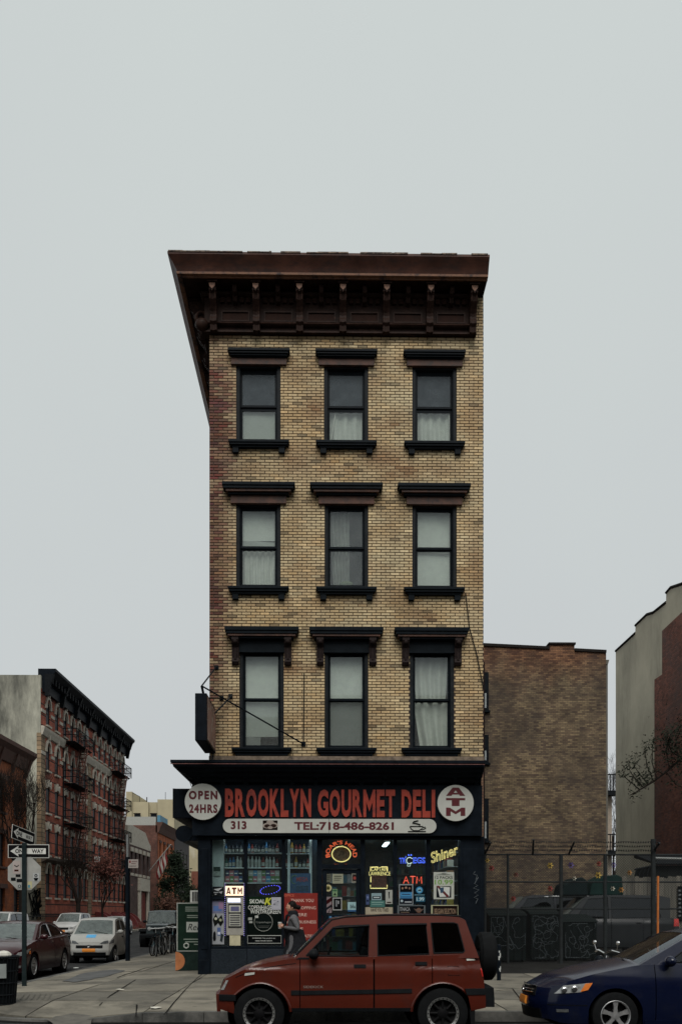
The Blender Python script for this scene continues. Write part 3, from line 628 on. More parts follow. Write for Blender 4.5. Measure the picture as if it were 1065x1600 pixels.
for (r, c, x0, x1, z0, z1) in wins:
    cu = UC[r][c]; m = MB(); fw = .075
    for a, b, p, q in ((x0, x0+fw, z0, z1), (x1-fw, x1, z0, z1), (x0+fw, x1-fw, z1-fw, z1)): m.box(a, b, .03, .20, p, q)
    m.mi = 1
    for a, b in ((x0+fw, x0+fw+.02), (x1-fw-.02, x1-fw)): m.box(a, b, .05, .20, z0, z1-fw)
    m.mi = 0
    wo = m.build('window', [JAMB, SASH], B, bevel=.004)
    xa, xb = x0+fw+.018, x1-fw-.018
    (pu0, pu1), (pl0, pl1) = PANES[r]
    zz = [PZ(pu0, .15), PZ(pu1, .15), PZ(pl0, .15), PZ(pl1, .15)]
    ztop = z1-fw
    st = .045
    for nm, yy, t0, t1, ga, gb in (('upper_sash', .13, ztop, zz[1]-.05, zz[0], zz[1]), ('lower_sash', .165, zz[1]-.01, z0, zz[2], zz[3])):
        s = MB(); s.box(xa, xa+st, yy, yy+.03, t1, t0); s.box(xb-st, xb, yy, yy+.03, t1, t0); s.box(xa+st, xb-st, yy, yy+.03, ga, t0); s.box(xa+st, xb-st, yy, yy+.03, t1, gb)
        s.build(nm, SASH, wo)
        dusty = (r == 0 and nm == 'upper_sash' and c != 1)
        s = MB(); s.box(xa+st, xb-st, yy+.012, yy+.016, gb, ga); s.build('pane', WGD if dusty or (r == 0 and nm == 'upper_sash') else WG, wo)
    # what hangs behind the glass
    ia, ib = xa+.02, xb-.02; up0, up1, lo0, lo1 = zz[0], zz[1], zz[2], zz[3]
    def blind(za, zb_, mt, y=.24, name='blind', xa_=None, xb_=None):
        s = MB(); s.grid(lambda a, b: (lerp(xa_ or ia, xb_ or ib, a), y+.006*sin(a*5+b*4), lerp(za, zb_, b)), 8, 8); s.build(name, mt, wo, smooth=60)
    if (r, c) == (0, 0): blind(z0, lo0+.05, SHD)
    elif (r, c) == (0, 1): blind(up1-.05, up0+.03, SHG); wavy(ia, ib, z0, lo0+.03, .28, .04, 3.5).build('curtain', CUR, wo, smooth=60); s = MB(); s.tube([(lerp(ia, ib, .05), .22, z0), (lerp(ia, ib, .2), .22, lo0)], .012); s.build('rod', WHT, wo)
    elif (r, c) == (0, 2): wavy(ia, ib, z0, lo0+.03, .28, .04, 4).build('curtain', CUR, wo, smooth=60); s = MB(); s.tube([(ib-.02, .22, z0), (ib-.04, .22, lo0)], .016); s.build('rod', WHT, wo)
    elif (r, c) == (1, 0): blind(up1+.17, up0+.03, SHW); blind(up1-.02, up1+.17, SHD, .25); wavy(ia, ib-.02, z0, lo0+.03, .28, .045, 6).build('curtain', CUR, wo, smooth=60)
    elif (r, c) == (1, 1): wavy(ia, lerp(ia, ib, .60), z0+.03, up0+.02, .28, .05, 5, gather=.10).build('curtain', mat('grey_curtain', (.24, .25, .235), .9), wo, smooth=60); s = MB(); s.ball((lerp(ia, ib, .5), .26, lo1+.06), (.17, .05, .07), 10, 6); s.build('pot_plant', mat('houseplant', (.10, .13, .08), .8, 0, .6, 40.), wo)
    elif (r, c) == (1, 2): blind(up1, up0+.03, SHW); blind(z0, lo0+.03, SHW, .25)
    elif (r, c) == (2, 0): blind(up1-.03, up0+.03, SHW); blind(lo1+.22, lo0+.03, SHD, .25); blind(z0, lo1+.22, SHG, .26, xb_=lerp(ia, ib, .45))
    elif (r, c) == (2, 1): blind(up1-.02, up0+.03, SHW); blind(z0, lo0+.03, SHG, .25)
    else: wavy(ia, ib, up1-.05, up0+.03, .28, .045, 3.5, skew=-.12).build('curtain', CUR, wo, smooth=60); wavy(ia, ib, lo1, lo0+.03, .30, .06, 2.7, gather=.16).build('curtain', CUR, wo, smooth=60)
    # hood
    m = MB()
    if r == 0: stack(m, cu, [(544, 548, 48.5, .20, 0), (548, 552, 46.5, .175, 0), (552, 556, 44.5, .14, 0), (556, 559, 43, .10, 0), (559, 570, 43.5, .07, 1)])
    elif r == 1: stack(m, cu, [(753, 758, 57, .26, 0), (758, 763, 55, .235, 0), (763, 768, 51, .20, 1), (768, 773, 47.5, .14, 0), (773, 787, 43.5, .08, 1)])
    else: stack(m, cu, [(979, 985, 58, .28, 0), (985, 990, 56, .255, 0), (990, 994, 53, .23, 1), (994, 998, 50, .18, 0), (998, 1020, 36, .05, 0)])
    ho = m.build('hood', [SASH, WBRN], wo, bevel=.006)
    if r == 2:
        for s_ in (-1, 1):
            xc = PX(cu+s_*41, -.1); k = MB(); zt_, zb_ = PZ(996, -.12), PZ(1039, -.1)
            k.prism([(.03, zt_), (-.20, zt_), (-.21, zt_-.08), (-.17, zt_-.16), (-.10, zt_-.24), (-.08, zb_+.16), (-.11, zb_+.07), (-.07, zb_), (.03, zb_)], 'x', xc-.085, xc+.085)
            k.ball((xc, -.18, zt_-.12), (.06, .05, .06), 8, 6); k.box(xc-.03, xc+.03, -.11, -.06, zb_+.12, zt_-.25)
            k.build('console', mat('brown_console', (.032, .022, .021), .6, 0, .4, 12.), wo, bevel=.006)
    # sill
    m = MB()
    if r < 2:
        v0 = 687 if r == 0 else 916
        stack(m, cu, [(v0, v0+4, 47.5, .17, 0), (v0+4, v0+8, 45.5, .145, 0), (v0+8, v0+12.5, 42, .10, 0)])
        for s_ in (-1, 1): xx = PX(cu+s_*36, -.08); m.box(xx-.07, xx+.07, -.09, .05, PZ(v0+21, -.08), PZ(v0+12, -.08))
    else: stack(m, cu, [(1168, 1172, 47, .16, 0), (1172, 1176, 45, .13, 0), (1176, 1181, 41, .09, 0)])
    m.build('sill', SASH, wo, bevel=.006)
# cable and conduit on the brickwork
m = MB(); m.tube([(PX(727, -.03), -.03, PZ(925, -.03)), (PX(733, -.03), -.03, PZ(980, -.03)), (PX(744, -.03), -.03, PZ(1020, -.03)), (PX(755, -.03), -.03, PZ(1075, -.03))], .012, 5); m.build('cable', BLK, B)
m = MB(); m.tube([(PX(475, -.02), -.02, PZ(1052, -.02)), (PX(474, -.02), -.02, PZ(1165, -.02))], .012, 5); m.build('conduit', BLK, B)
# ================================================================ storefront
GY = .06
m = MB(); zc = PZ(1188, -.8); zc2 = PZ(1228, -.15)
sweep(m, [(-.05, zc+.02), (.80, zc), (.80, zc-.06), (.76, zc-.085), (.74, zc-.15), (.66, zc-.17), (.62, zc-.24), (.50, zc-.27), (.46, zc-.33), (.34, zc-.36), (.30, zc-.44), (.20, zc2+.06), (.18, zc2), (-.05, zc2)], PX(757, -.8), XL, 8.)
SCN = m.build('shopfront_cornice', NAVY, B)
m = MB(); m.box(XL-.80, PX(757, -.8), -.808, -.80, zc-.1, zc-.085); m.build('cornice_strip', mat('faded_red_strip', (.10, .04, .035), .6, 0, .5, 8.), SCN)
for k in range(13):
    m = MB(); xx = lerp(XL-.2, XR-.2, k/12); m.prism([(-.2, zc2+.05), (-.46, zc-.30), (-.44, zc-.36), (-.3, zc2+.1), (-.24, zc2-.03), (-.2, zc2-.03)], 'x', xx-.05, xx+.05); m.build('cornice_bracket', NAVY, SCN)
for k in range(7):
    m = MB(); yy = .2+k*.6; m.prism([(XL-.2, zc2+.05), (XL-.70, zc-.16), (XL-.62, zc-.26), (XL-.50, zc-.28), (XL-.44, zc-.42), (XL-.30, zc-.42), (XL-.24, zc2-.10), (XL-.16, zc2-.10)], 'y', yy-.06, yy+.06); m.build('cornice_bracket', NAVY, SCN)
# brick ledge dirt strip on top of the shop cornice
m = MB(); m.box(XL, XR, -.10, 0, PZ(1189, -.1)-.1, PZ(1182, -.1)); m.build('ledge', mat('dirty_ledge', (.13, .10, .075), .9, 0, .6, 7.), B)
# sign board behind the letters, pilasters, header
SX0, SX1 = PX(300, -.25), PX(753, -.25)
m = MB(); m.box(SX0, SX1, -.25, .02, PZ(1306, -.25), zc2-.001); SB = m.build('sign_board', NAVY, B)
m = MB(); m.box(SX0+.1, SX1, -.14, .03, PZ(1312, -.14), PZ(1306, -.25)-.002); m.build('header', NAVY, B)
gz = .225
for (u0, u1) in ((309, 329), (718, 756)):
    m = MB(); a, b = PX(u0, -.12), PX(u1, -.12); zt_ = PZ(1306, -.25)-.003; m.box(a, b, -.12, .25, gz-.06, zt_)
    if u0 < 400: m.box(a, XL-.002, .25, 6, gz-.06, zt_)
    m.box(a+.07, b-.07, -.135, -.12, gz+.6, zt_-.3); m.box(a+.02, b-.02, -.15, -.12, gz-.05, gz+.35)
    m.build('pilaster', NAVY, B, bevel=.006)
# marker scrawl on the right pilaster
m = MB(); random.seed(5)
ptsx = [(742, 1362), (739, 1366), (745, 1368), (743, 1375), (747, 1371), (741, 1381), (746, 1384), (739, 1388), (748, 1391), (741, 1396), (747, 1399), (740, 1403), (746, 1405), (743, 1412)]
m.tube([(PX(u, -.138), -.138, PZ(v, -.138)) for u, v in ptsx], .006, 4); m.build('graffiti', cm('6d7478'), B)
ZW0, ZW1 = PZ(1479, GY), PZ(1309, GY)     # glass bottom / top
bays = [(331, 350), (350, 381), (386, 440), (446, 495), (570, 614), (620, 665), (672, 718)]
mull = [(327, 331), (381, 386), (440, 446), (495, 503), (563, 570), (614, 620), (665, 672), (716, 719)]
for a, b in mull:
    m = MB(); low = a in (495, 563); m.box(PX(a, 0), PX(b, 0), -.02, .10, gz if low else ZW0, PZ(1306, 0)); m.build('mullion', NAVY, B, bevel=.005)
m = MB(); m.box(PX(327, 0), PX(495, 0)-.001, -.04, .12, ZW0-.06, ZW0-.001); m.box(PX(570, 0)+.001, PX(718, 0), -.04, .12, ZW0-.06, ZW0-.001); m.build('window_rail', NAVY, B, bevel=.005)
m = MB(); m.box(PX(331, 0)+.001, PX(381, 0)-.001, -.015, .09, PZ(1406, 0), PZ(1401, 0)); m.build('window_rail', NAVY, B)
GRAN = mat('blue_granite', (.028, .036, .046), .35, 0, .75, 55., spec=.5, dirt=((.012, .016, .02), 2., .45, .7))
for a, b in ((328, 500), (565, 719)):
    for k in range(3 if a < 400 else 2):
        n = 3 if a < 400 else 2; x0, x1 = lerp(PX(a, -.08), PX(b, -.08), k/n), lerp(PX(a, -.08), PX(b, -.08), (k+1)/n)
        m = MB(); m.box(x0+.003, x1-.003, -.08, .12, gz-.06, ZW0-.062); m.build('granite_panel', GRAN, B, bevel=.004)
SG = glass('shop_glass', (.86, .95, .97), .90, .015, .02)
for a, b in bays[:3]+bays[3:]:
    m = MB(); m.box(PX(a, GY), PX(b, GY), GY, GY+.006, ZW0, ZW1); m.build('shop_pane', SG, B)
# door bay
dx0, dx1 = PX(503, .02), PX(563, .02); zt0, zt1 = PZ(1358, .02), PZ(1351, .02)
m = MB(); m.box(dx0, dx1, -.02, .1, zt0, zt1); m.build('transom_bar', NAVY, B)
m = MB(); m.box(dx0, dx1, GY, GY+.006, zt1, ZW1); m.build('shop_pane', SG, B)
m = MB(); f = .11
for a, b, p, q in ((dx0+.01, dx0+f, gz+.01, zt0-.01), (dx1-f, dx1-.01, gz+.01, zt0-.01), (dx0+f, dx1-f, zt0-f, zt0-.01), (dx0+f, dx1-f, gz+.01, gz+.28)): m.box(a, b, .02, .07, p, q)
DR = m.build('shop_door', NAVY, B, bevel=.004)
m = MB(); m.box(dx0+f, dx1-f, .04, .046, gz+.28, zt0-f); m.build('door_pane', SG, DR)
m = MB(); m.tube([(dx0+f*.5, -.02, 1.0), (dx0+f*.5, -.05, 1.03), (dx0+f*.5, -.05, 1.32), (dx0+f*.5, -.02, 1.35)], .014); m.build('door_handle', STEEL, DR)
m = MB(); m.box(dx0+f, dx1-f, .05, .075, 1.62, 1.65); m.build('push_bar', STEEL, DR)
# interior shell
m = MB(); ZC = 3.62; IY = 6.5
x0, x1 = XL+.26, XR-.26
m.poly([(x0, .13, gz), (x1, .13, gz), (x1, IY, gz), (x0, IY, gz)]); m.build('shop_floor', mat('shop_tiles', (.12, .115, .10), .4, 0, .2, 3.), B, recalc=False)
m = MB(); m.poly([(x0, .13, ZC), (x1, .13, ZC), (x1, IY, ZC), (x0, IY, ZC)]); m.box(x0, x1, .11, .14, ZC, zc2); m.build('shop_ceiling', mat('shop_ceiling_paint', (.38, .40, .39), .8, 0, .1), B, recalc=False)
m = MB(); m.poly([(x0, IY, gz), (x1, IY, gz), (x1, IY, ZC), (x0, IY, ZC)]); m.poly([(x0, .13, gz), (x0, IY, gz), (x0, IY, ZC), (x0, .13, ZC)]); m.poly([(x1, .13, gz), (x1, IY, gz), (x1, IY, ZC), (x1, .13, ZC)]); m.build('shop_wall', mat('shop_wall_paint', (.16, .18, .18), .8), B, recalc=False)
LAMP = mat('fluorescent_diffuser', (.86, .97, 1.), .5, 0, 0, emis=6.)
for xa, xb, ya, yb, nm in ((1.50, 1.64, 1.6, 3.0, 'along the window aisle'), (-.3, .3, .2, .46, 'added unseen just inside the shop door'), (1.3, 3.2, .2, .46, 'added unseen over the right-hand window')):  # last two fixtures are added, hidden by the header, to brighten the front goods
    t = thing('ceiling_light', 'lit fluorescent ceiling fixture %s of the deli' % nm, 'light', ((xa+xb)/2, (ya+yb)/2, ZC-.10))
    MB().box(xa, xb, ya, yb, ZC-.10, ZC-.001).build('housing', WHT, t); MB().box(xa+.02, xb-.02, ya+.02, yb-.02, ZC-.115, ZC-.101).build('diffuser', LAMP, t)
# gondola shelves with stock deeper in the shop (one mass of goods behind dark glass)
PAL = [(.35, .06, .05), (.05, .10, .28), (.45, .42, .35), (.42, .30, .06), (.06, .22, .12), (.5, .5, .5), (.25, .12, .06), (.10, .25, .32), (.02, .02, .03)]
PM = [mat('package_%d' % i, c, .5, 0, .2, 15.) for i, c in enumerate(PAL)]
def gondola(x0, x1, y0, y1, nsh, label, facing='y'):
    t = thing('store_shelving', label, 'shelving', ((x0+x1)/2, (y0+y1)/2, gz)); fr = MB(); st = MB()
    fr.box(x0, x1, y1-.03, y1, gz, gz+nsh*.36+.2) if facing == 'y' else fr.box(x1-.03, x1, y0, y1, gz, gz+nsh*.36+.2)
    for k in range(nsh+1):
        z = gz+.12+k*.36; fr.box(x0, x1-(.031 if facing != 'y' else 0), y0, y1-(.031 if facing == 'y' else 0), z-.015, z)
        if k == nsh: break
        a = x0 if facing == 'y' else y0; e = x1 if facing == 'y' else y1
        while a < e-.08:
            wd = random.uniform(.07, .16); h = random.uniform(.14, .30); st.mi = random.randrange(len(PM)); wd = min(wd, e-a)
            if facing == 'y': st.box(a, a+wd*.93, y0+.02, y0+.18, z+.001, z+h)
            else: st.box(x0+.02, x0+.18, a, a+wd*.93, z+.001, z+h)
            a += wd
    fr.build('frame', mat('shelf_metal', (.30, .31, .30), .5), t); stuff(st.build('goods', PM, t)); return t
gondola(1.9, 3.4, 5.6, 6.1, 8, 'tall shelf of goods against the deli back wall')
gondola(3.0, 3.46, .9, 5.2, 8, 'tall stocked shelf along the right inner wall of the deli', 'x')
gondola(-.15, .85, 2.6, 3.0, 7, 'stocked shelf standing behind the deli entrance door')
# --- left window display: shelves of bottles and cartons
sy0, sy1 = .22, .50
disp = thing('display_shelf', 'white window display shelves full of bottles, left of the shop entrance', 'shelf', (PX(395, .3), .3, ZW0))
m = MB(); m.box(PX(350, .5), PX(440, .5), .505, .53, ZW0, ZW1); m.build('back_panel', mat('dark_blue_backing', (.02, .032, .045), .7), disp)
SHM = mat('white_shelf', (.55, .57, .55), .5, 0, .1)
shz = [PZ(1333, sy0), PZ(1356, sy0), PZ(1379.5, sy0)]
for z in shz: MB().box(PX(350, sy0), PX(440, sy0), sy0, .504, z-.02, z).build('shelf_board', SHM, disp)
MB().box(PX(331, sy0)+.02, PX(350, sy0), .13, .52, PZ(1401, .2), ZW1).build('side_board', mat('pale_board', (.36, .36, .33), .8, 0, .2, 6., stretch=(1, 1, .15)), disp)
cab = thing('display_cabinet', 'white framed glass cabinet with bottles beside the red poster', 'cabinet', (PX(470, .3), .3, ZW0))
m = MB()
for u in (451, 485): m.box(PX(u, .2)-.03, PX(u, .2)+.03, .2, .24, ZW0, ZW1)
m.build('upright', SHM, cab)
cz_ = [PZ(1333.5, .2), PZ(1356, .2)]
for z in cz_: MB().box(PX(447, .2), PX(485, .2), .24, .5, z-.02, z).build('shelf_board', SHM, cab)
MB().box(PX(446, .5), PX(497, .5), .51, .53, ZW0, ZW1).build('back_panel', mat('dark_blue_backing', (.02, .032, .045), .7), cab)
def bottle_mesh(name, r, h, mt):
    m = MB(); m.lathe([(0, 0), (r, 0), (r, h*.62), (r*.9, h*.70), (r*.42, h*.80), (r*.40, h*.93), (r*.45, h*.94), (r*.45, h), (0, h)], 'z', 10)
    m.mi = 1; m.lathe([(r*1.03, h*.15), (r*1.03, h*.5)], 'z', 10)
    me = bpy.data.meshes.new(name); me.from_pydata(m.V, [], m.F); me.polygons.foreach_set('material_index', m.M); me.materials.append(mt); me.materials.append(cm('b9b9ae')); me.shade_smooth(); return me
BOT = [(bottle_mesh('bottle', .036, .26, cm('cfd0c8', .4)), 'white'), (bottle_mesh('bottle', .042, .22, cm('1f6a5a', .35)), 'green'), (bottle_mesh('bottle', .04, .23, cm('8e2d22', .4)), 'red'), (bottle_mesh('bottle', .034, .24, cm('2d6fa0', .35)), 'blue'), (bottle_mesh('bottle', .038, .25, cm('b98f3a', .4)), 'amber'), (bottle_mesh('bottle', .04, .20, cm('16202c', .3)), 'dark')]
def bottle(k, x, y, z, where):
    me, cn = BOT[k]; o = bpy.data.objects.new('bottle', me); COL.objects.link(o); o.location = (x, y, z); s = random.uniform(.92, 1.1); o.scale = (s, s, s)
    tag(o, '%s bottle on the %s' % (cn, where), 'bottle', '%s bottles, %s' % (cn, where))
random.seed(21)
def rowof(u0, u1, y, z, kinds, where, step=5.4):
    u = u0
    while u < u1: bottle(random.choice(kinds), PX(u, y), y, z+.001, where); u += random.uniform(step*.92, step*1.2)
rowof(354, 366, .32, shz[1], [1, 3, 1], 'second display shelf above the cash machine'); rowof(371, 380, .32, shz[1], [0], 'second display shelf above the cash machine')
rowof(388, 438, .32, shz[1], [0, 0, 0, 0, 2, 2], 'second display shelf above the tobacco poster')
rowof(353, 379, .35, shz[0], [5, 3, 0, 5], 'top display shelf above the cash machine'); rowof(389, 438, .35, shz[0], [5, 5, 3, 2, 5], 'top display shelf above the tobacco poster')
rowof(455, 482, .36, cz_[1], [4, 2, 0, 4, 5], 'middle cabinet shelf above the red poster', 6.2); rowof(456, 482, .36, cz_[0], [4, 5, 2, 4], 'top cabinet shelf above the red poster', 6.2)
rowof(447, 449, .3, cz_[1], [2], 'cabinet edge by the mullion'); 
# cartons under the second shelf
random.seed(8)
CART = [cm(c, .5) for c in ('23456b', 'a9aaa0', '1d3350', 'a5646a', '4a86a8', 'b98a78', '5e7a4a', '16283c')]; CN_ = ['navy', 'pale grey', 'dark blue', 'pink', 'light blue', 'tan', 'green', 'blue-black']
for u0, u1, wh in ((352, 379, 'above the cash machine'), (388, 437, 'above the tobacco poster')):
    for rowi, (va, vb) in enumerate(((1378.5, 1369.5), (1369.2, 1360.5))):
        u = u0
        while u < u1-3:
            k = random.randrange(8); wd = random.choice([6.2, 7.0, 7.6]); m = MB(); z0_, z1_ = PZ(va, .28), PZ(vb, .28); xa, xb = PX(u, .28), PX(min(u+wd, u1)-.25, .28)
            m.box(xa, xb, .28, .42, z0_, z1_); m.mi = 1; m.box(lerp(xa, xb, .15), lerp(xa, xb, .85), .277, .28, lerp(z0_, z1_, .35), lerp(z0_, z1_, .55))
            tag(m.build('carton', [CART[k], cm('c9cac2', .6)], None), '%s carton, %s row under the bottles %s' % (CN_[k], ('lower', 'upper')[rowi], wh), 'carton', '%s cartons %s row %s' % (CN_[k], ('lower', 'upper')[rowi], wh)); u += wd
# ---------------------------------------------------------------- posters and prints
def poster(name, label, cat, u0, v0, u1, v1, Y, base, items=(), frame=None, thick=.008, parent=None):
    x0, x1 = PX(u0, Y), PX(u1, Y); z1, z0 = PZ(v0, Y), PZ(v1, Y); m = MB(); mats = [cm(base, .55)]
    def mid(c):
        q = cm(c, .55)
        if q not in mats: mats.append(q)
        return mats.index(q)
    m.box(x0, x1, Y, Y+thick, z0, z1); yy = Y-.0015
    fx = lambda a: lerp(x0, x1, a); fz = lambda a: lerp(z1, z0, a)
    if frame:
        m.mi = mid(frame)
        for a, b, c, d in ((0, 1, 0, .05), (0, 1, .95, 1), (0, .06, .05, .95), (.94, 1, .05, .95)): m.box(fx(a), fx(b), Y-.004, Y-.0005, fz(c), fz(d))
    for it in items:
        k = it[0]; m.mi = mid(it[-1])
        if k == 'r': m.poly([(fx(it[1]), yy, fz(it[2])), (fx(it[3]), yy, fz(it[2])), (fx(it[3]), yy, fz(it[4])), (fx(it[1]), yy, fz(it[4]))])
        elif k == 't': m.text(it[1], fx(it[2]), fx(it[4]), fz(it[5]), fz(it[3]), yy-.001, bold=.015)
        elif k == 'c': m.disc((fx(it[1]), fz(it[2])), (x1-x0)*it[3], yy-.0005, 18)
        elif k == 'o': m.ring((fx(it[1]), yy, fz(it[2])), (x1-x0)*it[3], .008, 'y', 24, 4)
        elif k == 'p': m.poly([(fx(a), yy-.0005, fz(b)) for a, b in it[1]])
        yy -= .0006
    return tag(m.build(name, mats, None, recalc=False), label, cat)
PY = .045
poster('tobacco_poster', 'dark green and black tobacco poster with white lettering and a ring, beside the cash machine', 'poster', 386.5, 1402, 439.5, 1475, PY, '0b1714',
       [('r', 0, 0, .7, .16, '16341f'), ('t', 'SKOAL', .06, .05, .52, .14, 'd8dcd4'), ('p', [(.55, .02), (.62, .02), (.60, .08), (.66, .02), (.72, .02), (.63, .10), (.70, .17), (.62, .17), (.58, .11), (.53, .17), (.50, .17)], 'b9bd3a'),
        ('t', 'COPENHAGEN', .02, .18, .80, .27, 'c9ccc6'), ('t', 'WINTERGREEN', .08, .27, .98, .36, 'c9ccc6'), ('c', .47, .54, .27, '101c1a'), ('o', .47, .54, .27, '8d9088'), ('t', 'Copenhagen', .25, .52, .70, .57, '6d706c'), ('r', .3, .62, .65, .625, '6d706c'), ('r', .33, .65, .62, .655, '6d706c'),
        ('r', .02, .44, .14, .50, '9a9d98'), ('r', .05, .52, .15, .56, '9a9d98'), ('r', .22, .40, .32, .45, 'b5b8b2'), ('r', 0, .82, 1, .995, 'b6b9b3'), ('r', .012, .832, .988, .985, '0b1012'), ('t', 'WARNING: This product can', .14, .87, .82, .90, 'c0c3be'), ('t', 'cause mouth cancer.', .23, .92, .74, .95, 'c0c3be')])
poster('notice_sheet', 'white notice sheet taped over the corner of the tobacco poster', 'notice', 424, 1402.5, 439, 1422, PY-.016, 'a9a9b2', [('r', .2, .25, .45, .27, '44464c'), ('r', .3, .45, .8, .47, '44464c'), ('r', .6, .3, .75, .36, '55586a'), ('r', .2, .6, .7, .62, '44464c'), ('c', .3, .55, .06, '3a3c46')])
poster('thank_you_poster', 'large red poster thanking shoppers, behind the walking woman', 'poster', 444, 1396, 496, 1490, -.055, '7e1f16',
       [('t', 'THANK YOU', .20, .095, .88, .15, 'c9a79a'), ('t', 'FOR SHOPPING', .08, .22, .95, .27, 'c9a79a'), ('t', 'HERE', .30, .335, .68, .385, 'c9a79a'), ('t', 'YOUR BUSINESS', .05, .455, .96, .505, 'c9a79a'), ('t', 'IS', .42, .57, .57, .62, 'c9a79a'), ('t', 'APPRECIATED', .10, .69, .92, .74, 'c9a79a'), ('t', 'OFFICE', .0, .02, .29, .06, 'd0654e')])
poster('tag_sheet', 'pale sticker-covered panel of bottle pictures below the left window rail', 'poster', 331.5, 1407, 350, 1476, PY, '93969a',
       [('r', 0, 0, 1, .3, '6f7189'), ('r', .1, .13, .8, .25, '4f6ba0'), ('r', .55, .04, .95, .2, '8a6d8a'), ('p', [(.05, .45), (.3, .3), (.5, .42), (.8, .33), (.95, .5), (.7, .6), (.5, .52), (.2, .6)], '20241f'), ('c', .3, .42, .12, 'b8b9a4'), ('c', .7, .45, .12, '979a80'), ('r', .42, .62, .72, .80, '4c5f8c'), ('r', .47, .72, .67, .78, 'c9cdd6'),
        ('p', [(.10, .74), (.2, .70), (.3, .74), (.32, .88), (.26, .92), (.12, .92), (.06, .86)], '1d2226'), ('p', [(.75, .75), (.95, .78), (.85, .95), (.65, .92)], '3a4448')])
poster('dollar_sign_print', 'small dark print with white lines above the sticker-covered panel', 'poster', 332, 1386, 349.5, 1400, PY, '20252a', [('p', [(.1, .3), (.9, .1), (.5, .5)], 'a9adaf'), ('r', .1, .6, .5, .7, '8b9092'), ('p', [(.5, .6), (.9, .5), (.8, .8)], '989c9e'), ('r', .2, .8, .35, .9, '9b9fa0')])
poster('thermostat', 'small green and white card pinned to the pale board', 'card', 333.5, 1355, 344, 1369, .10, '9c9d92', [('r', 0, 0, 1, .5, '2c4a3c'), ('r', .3, .65, .6, .7, '4a4b47')])
# cash machine with light box
ax0, ax1 = PX(352, -.02), PX(382, -.02)
atm = thing('cash_machine', 'grey cash machine with a lit sign on top in the shopfront', 'cash machine', ((ax0+ax1)/2, 0, ZW0))
AG = mat('atm_grey', (.22, .21, .185), .5, 0, .15, 10.)
za, zb = PZ(1462, -.02), PZ(1402, -.02)
MB().box(ax0+.02, ax1-.02, -.02, .14, za, zb).build('cabinet', AG, atm, bevel=.012)
MB().box(ax0+.07, ax1-.07, -.03, -.02, lerp(za, zb, .20), lerp(za, zb, .82)).build('fascia', mat('atm_dark', (.03, .033, .035), .4), atm)
MB().box(ax0+.09, ax1-.09, -.045, -.03, lerp(za, zb, .60), lerp(za, zb, .78)).build('screen_bezel', mat('atm_light', (.33, .33, .29), .5), atm)
MB().box(ax0+.13, ax1-.13, -.048, -.045, lerp(za, zb, .63), lerp(za, zb, .75)).build('screen', mat('atm_screen', (.05, .05, .09), .2, emis=.3, var=0), atm)
m = MB(); m.box(ax0+.09, ax1-.09, -.04, -.03, lerp(za, zb, .24), lerp(za, zb, .56)); m.build('keypad_panel', mat('atm_light', (.33, .33, .29), .5), atm)
m = MB()
for k in range(5): m.box(ax0+.11, ax1-.11, -.044, -.04, lerp(za, zb, .26+k*.06), lerp(za, zb, .295+k*.06))
m.build('key_row', mat('atm_keys', (.05, .05, .05), .5), atm)
MB().box(ax0+.06, ax1-.10, -.027, -.02, lerp(za, zb, .86), lerp(za, zb, .96)).build('lit_strip', mat('atm_lit_strip', (.75, .8, 1.), .5, emis=.5, var=0), atm)
MB().box(ax0+.1, ax1-.1, -.02, .1, ZW0+.02, za-.002).build('pedestal', mat('yellowed_panel', (.36, .33, .22), .7), atm)
lz0, lz1 = PZ(1400, -.04), PZ(1385, -.04)
LB = MB().box(ax0, ax1-.03, -.04, .12, lz0, lz1).build('light_box', mat('atm_sign_box', (.9, .66, .46), .5, emis=.45, var=0), atm)
m = MB(); [m.text(c_, lerp(ax0, ax1-.03, f0), lerp(ax0, ax1-.03, f0+.25), lz0+.035, lz1-.035, -.0425) for c_, f0 in (('A_', .06), ('T_', .37), ('M', .69))]; m.build('lettering', cm('5a1512'), LB)
m = MB(); z_ = za
random.seed(4)
for s in (ax0-.005, ax1-.01):
    for k in range(26): zq = lerp(za, lz1+.05, k/25); m.ball((s, -.05, zq), .009, 5, 4)
FL = m.build('fairy_light', mat('violet_fairy_light', (.30, .25, .75), .5, emis=.35, var=0), atm); stuff(FL)
# ---------------------------------------------------------------- neon signs (each a thing with tubes)
def neon_mat(n, c, e): return mat('neon_'+n, c, .4, 0, 0, emis=e)
NR, NY_, NB_, NO = neon_mat('red', (1., .10, .05), .55), neon_mat('yellow', (1., .72, .25), .62), neon_mat('blue', (.10, .18, 1.), .75), neon_mat('orange', (1., .14, .05), .5)
DRK = mat('sign_backing', (.02, .018, .015), .6)
def neon(name, label, u, v, Y): 
    x, z = W(u, v, Y); return thing(name, label, 'neon sign', (x, Y, z))
NYp = .14
t = neon('neon_sign', 'red and yellow oval neon brand sign in the transom over the shop door', 533, 1355, NYp)
cx, cz0 = W(533, 1335, NYp); rr = .225; rz_ = .185
m = MB(); m.ring((cx, NYp, cz0), rr, .013, 'y', 28, 5, ry=rz_); m.build('oval_tube', NY_, t)
m = MB(); m.disc((cx, cz0), rr*.88, NYp+.02, 24, rz_*.88); m.build('oval_plate', mat('boar_plate', (.16, .08, .035), .6, 0, .8, 14.), t)
def bend(r0, sgn):
    def f(x, z):
        a = (x-cx)/r0; q = r0+sgn*(z-cz0); return cx+q*sin(a), cz0+sgn*(q*cos(a))*.86
    return f
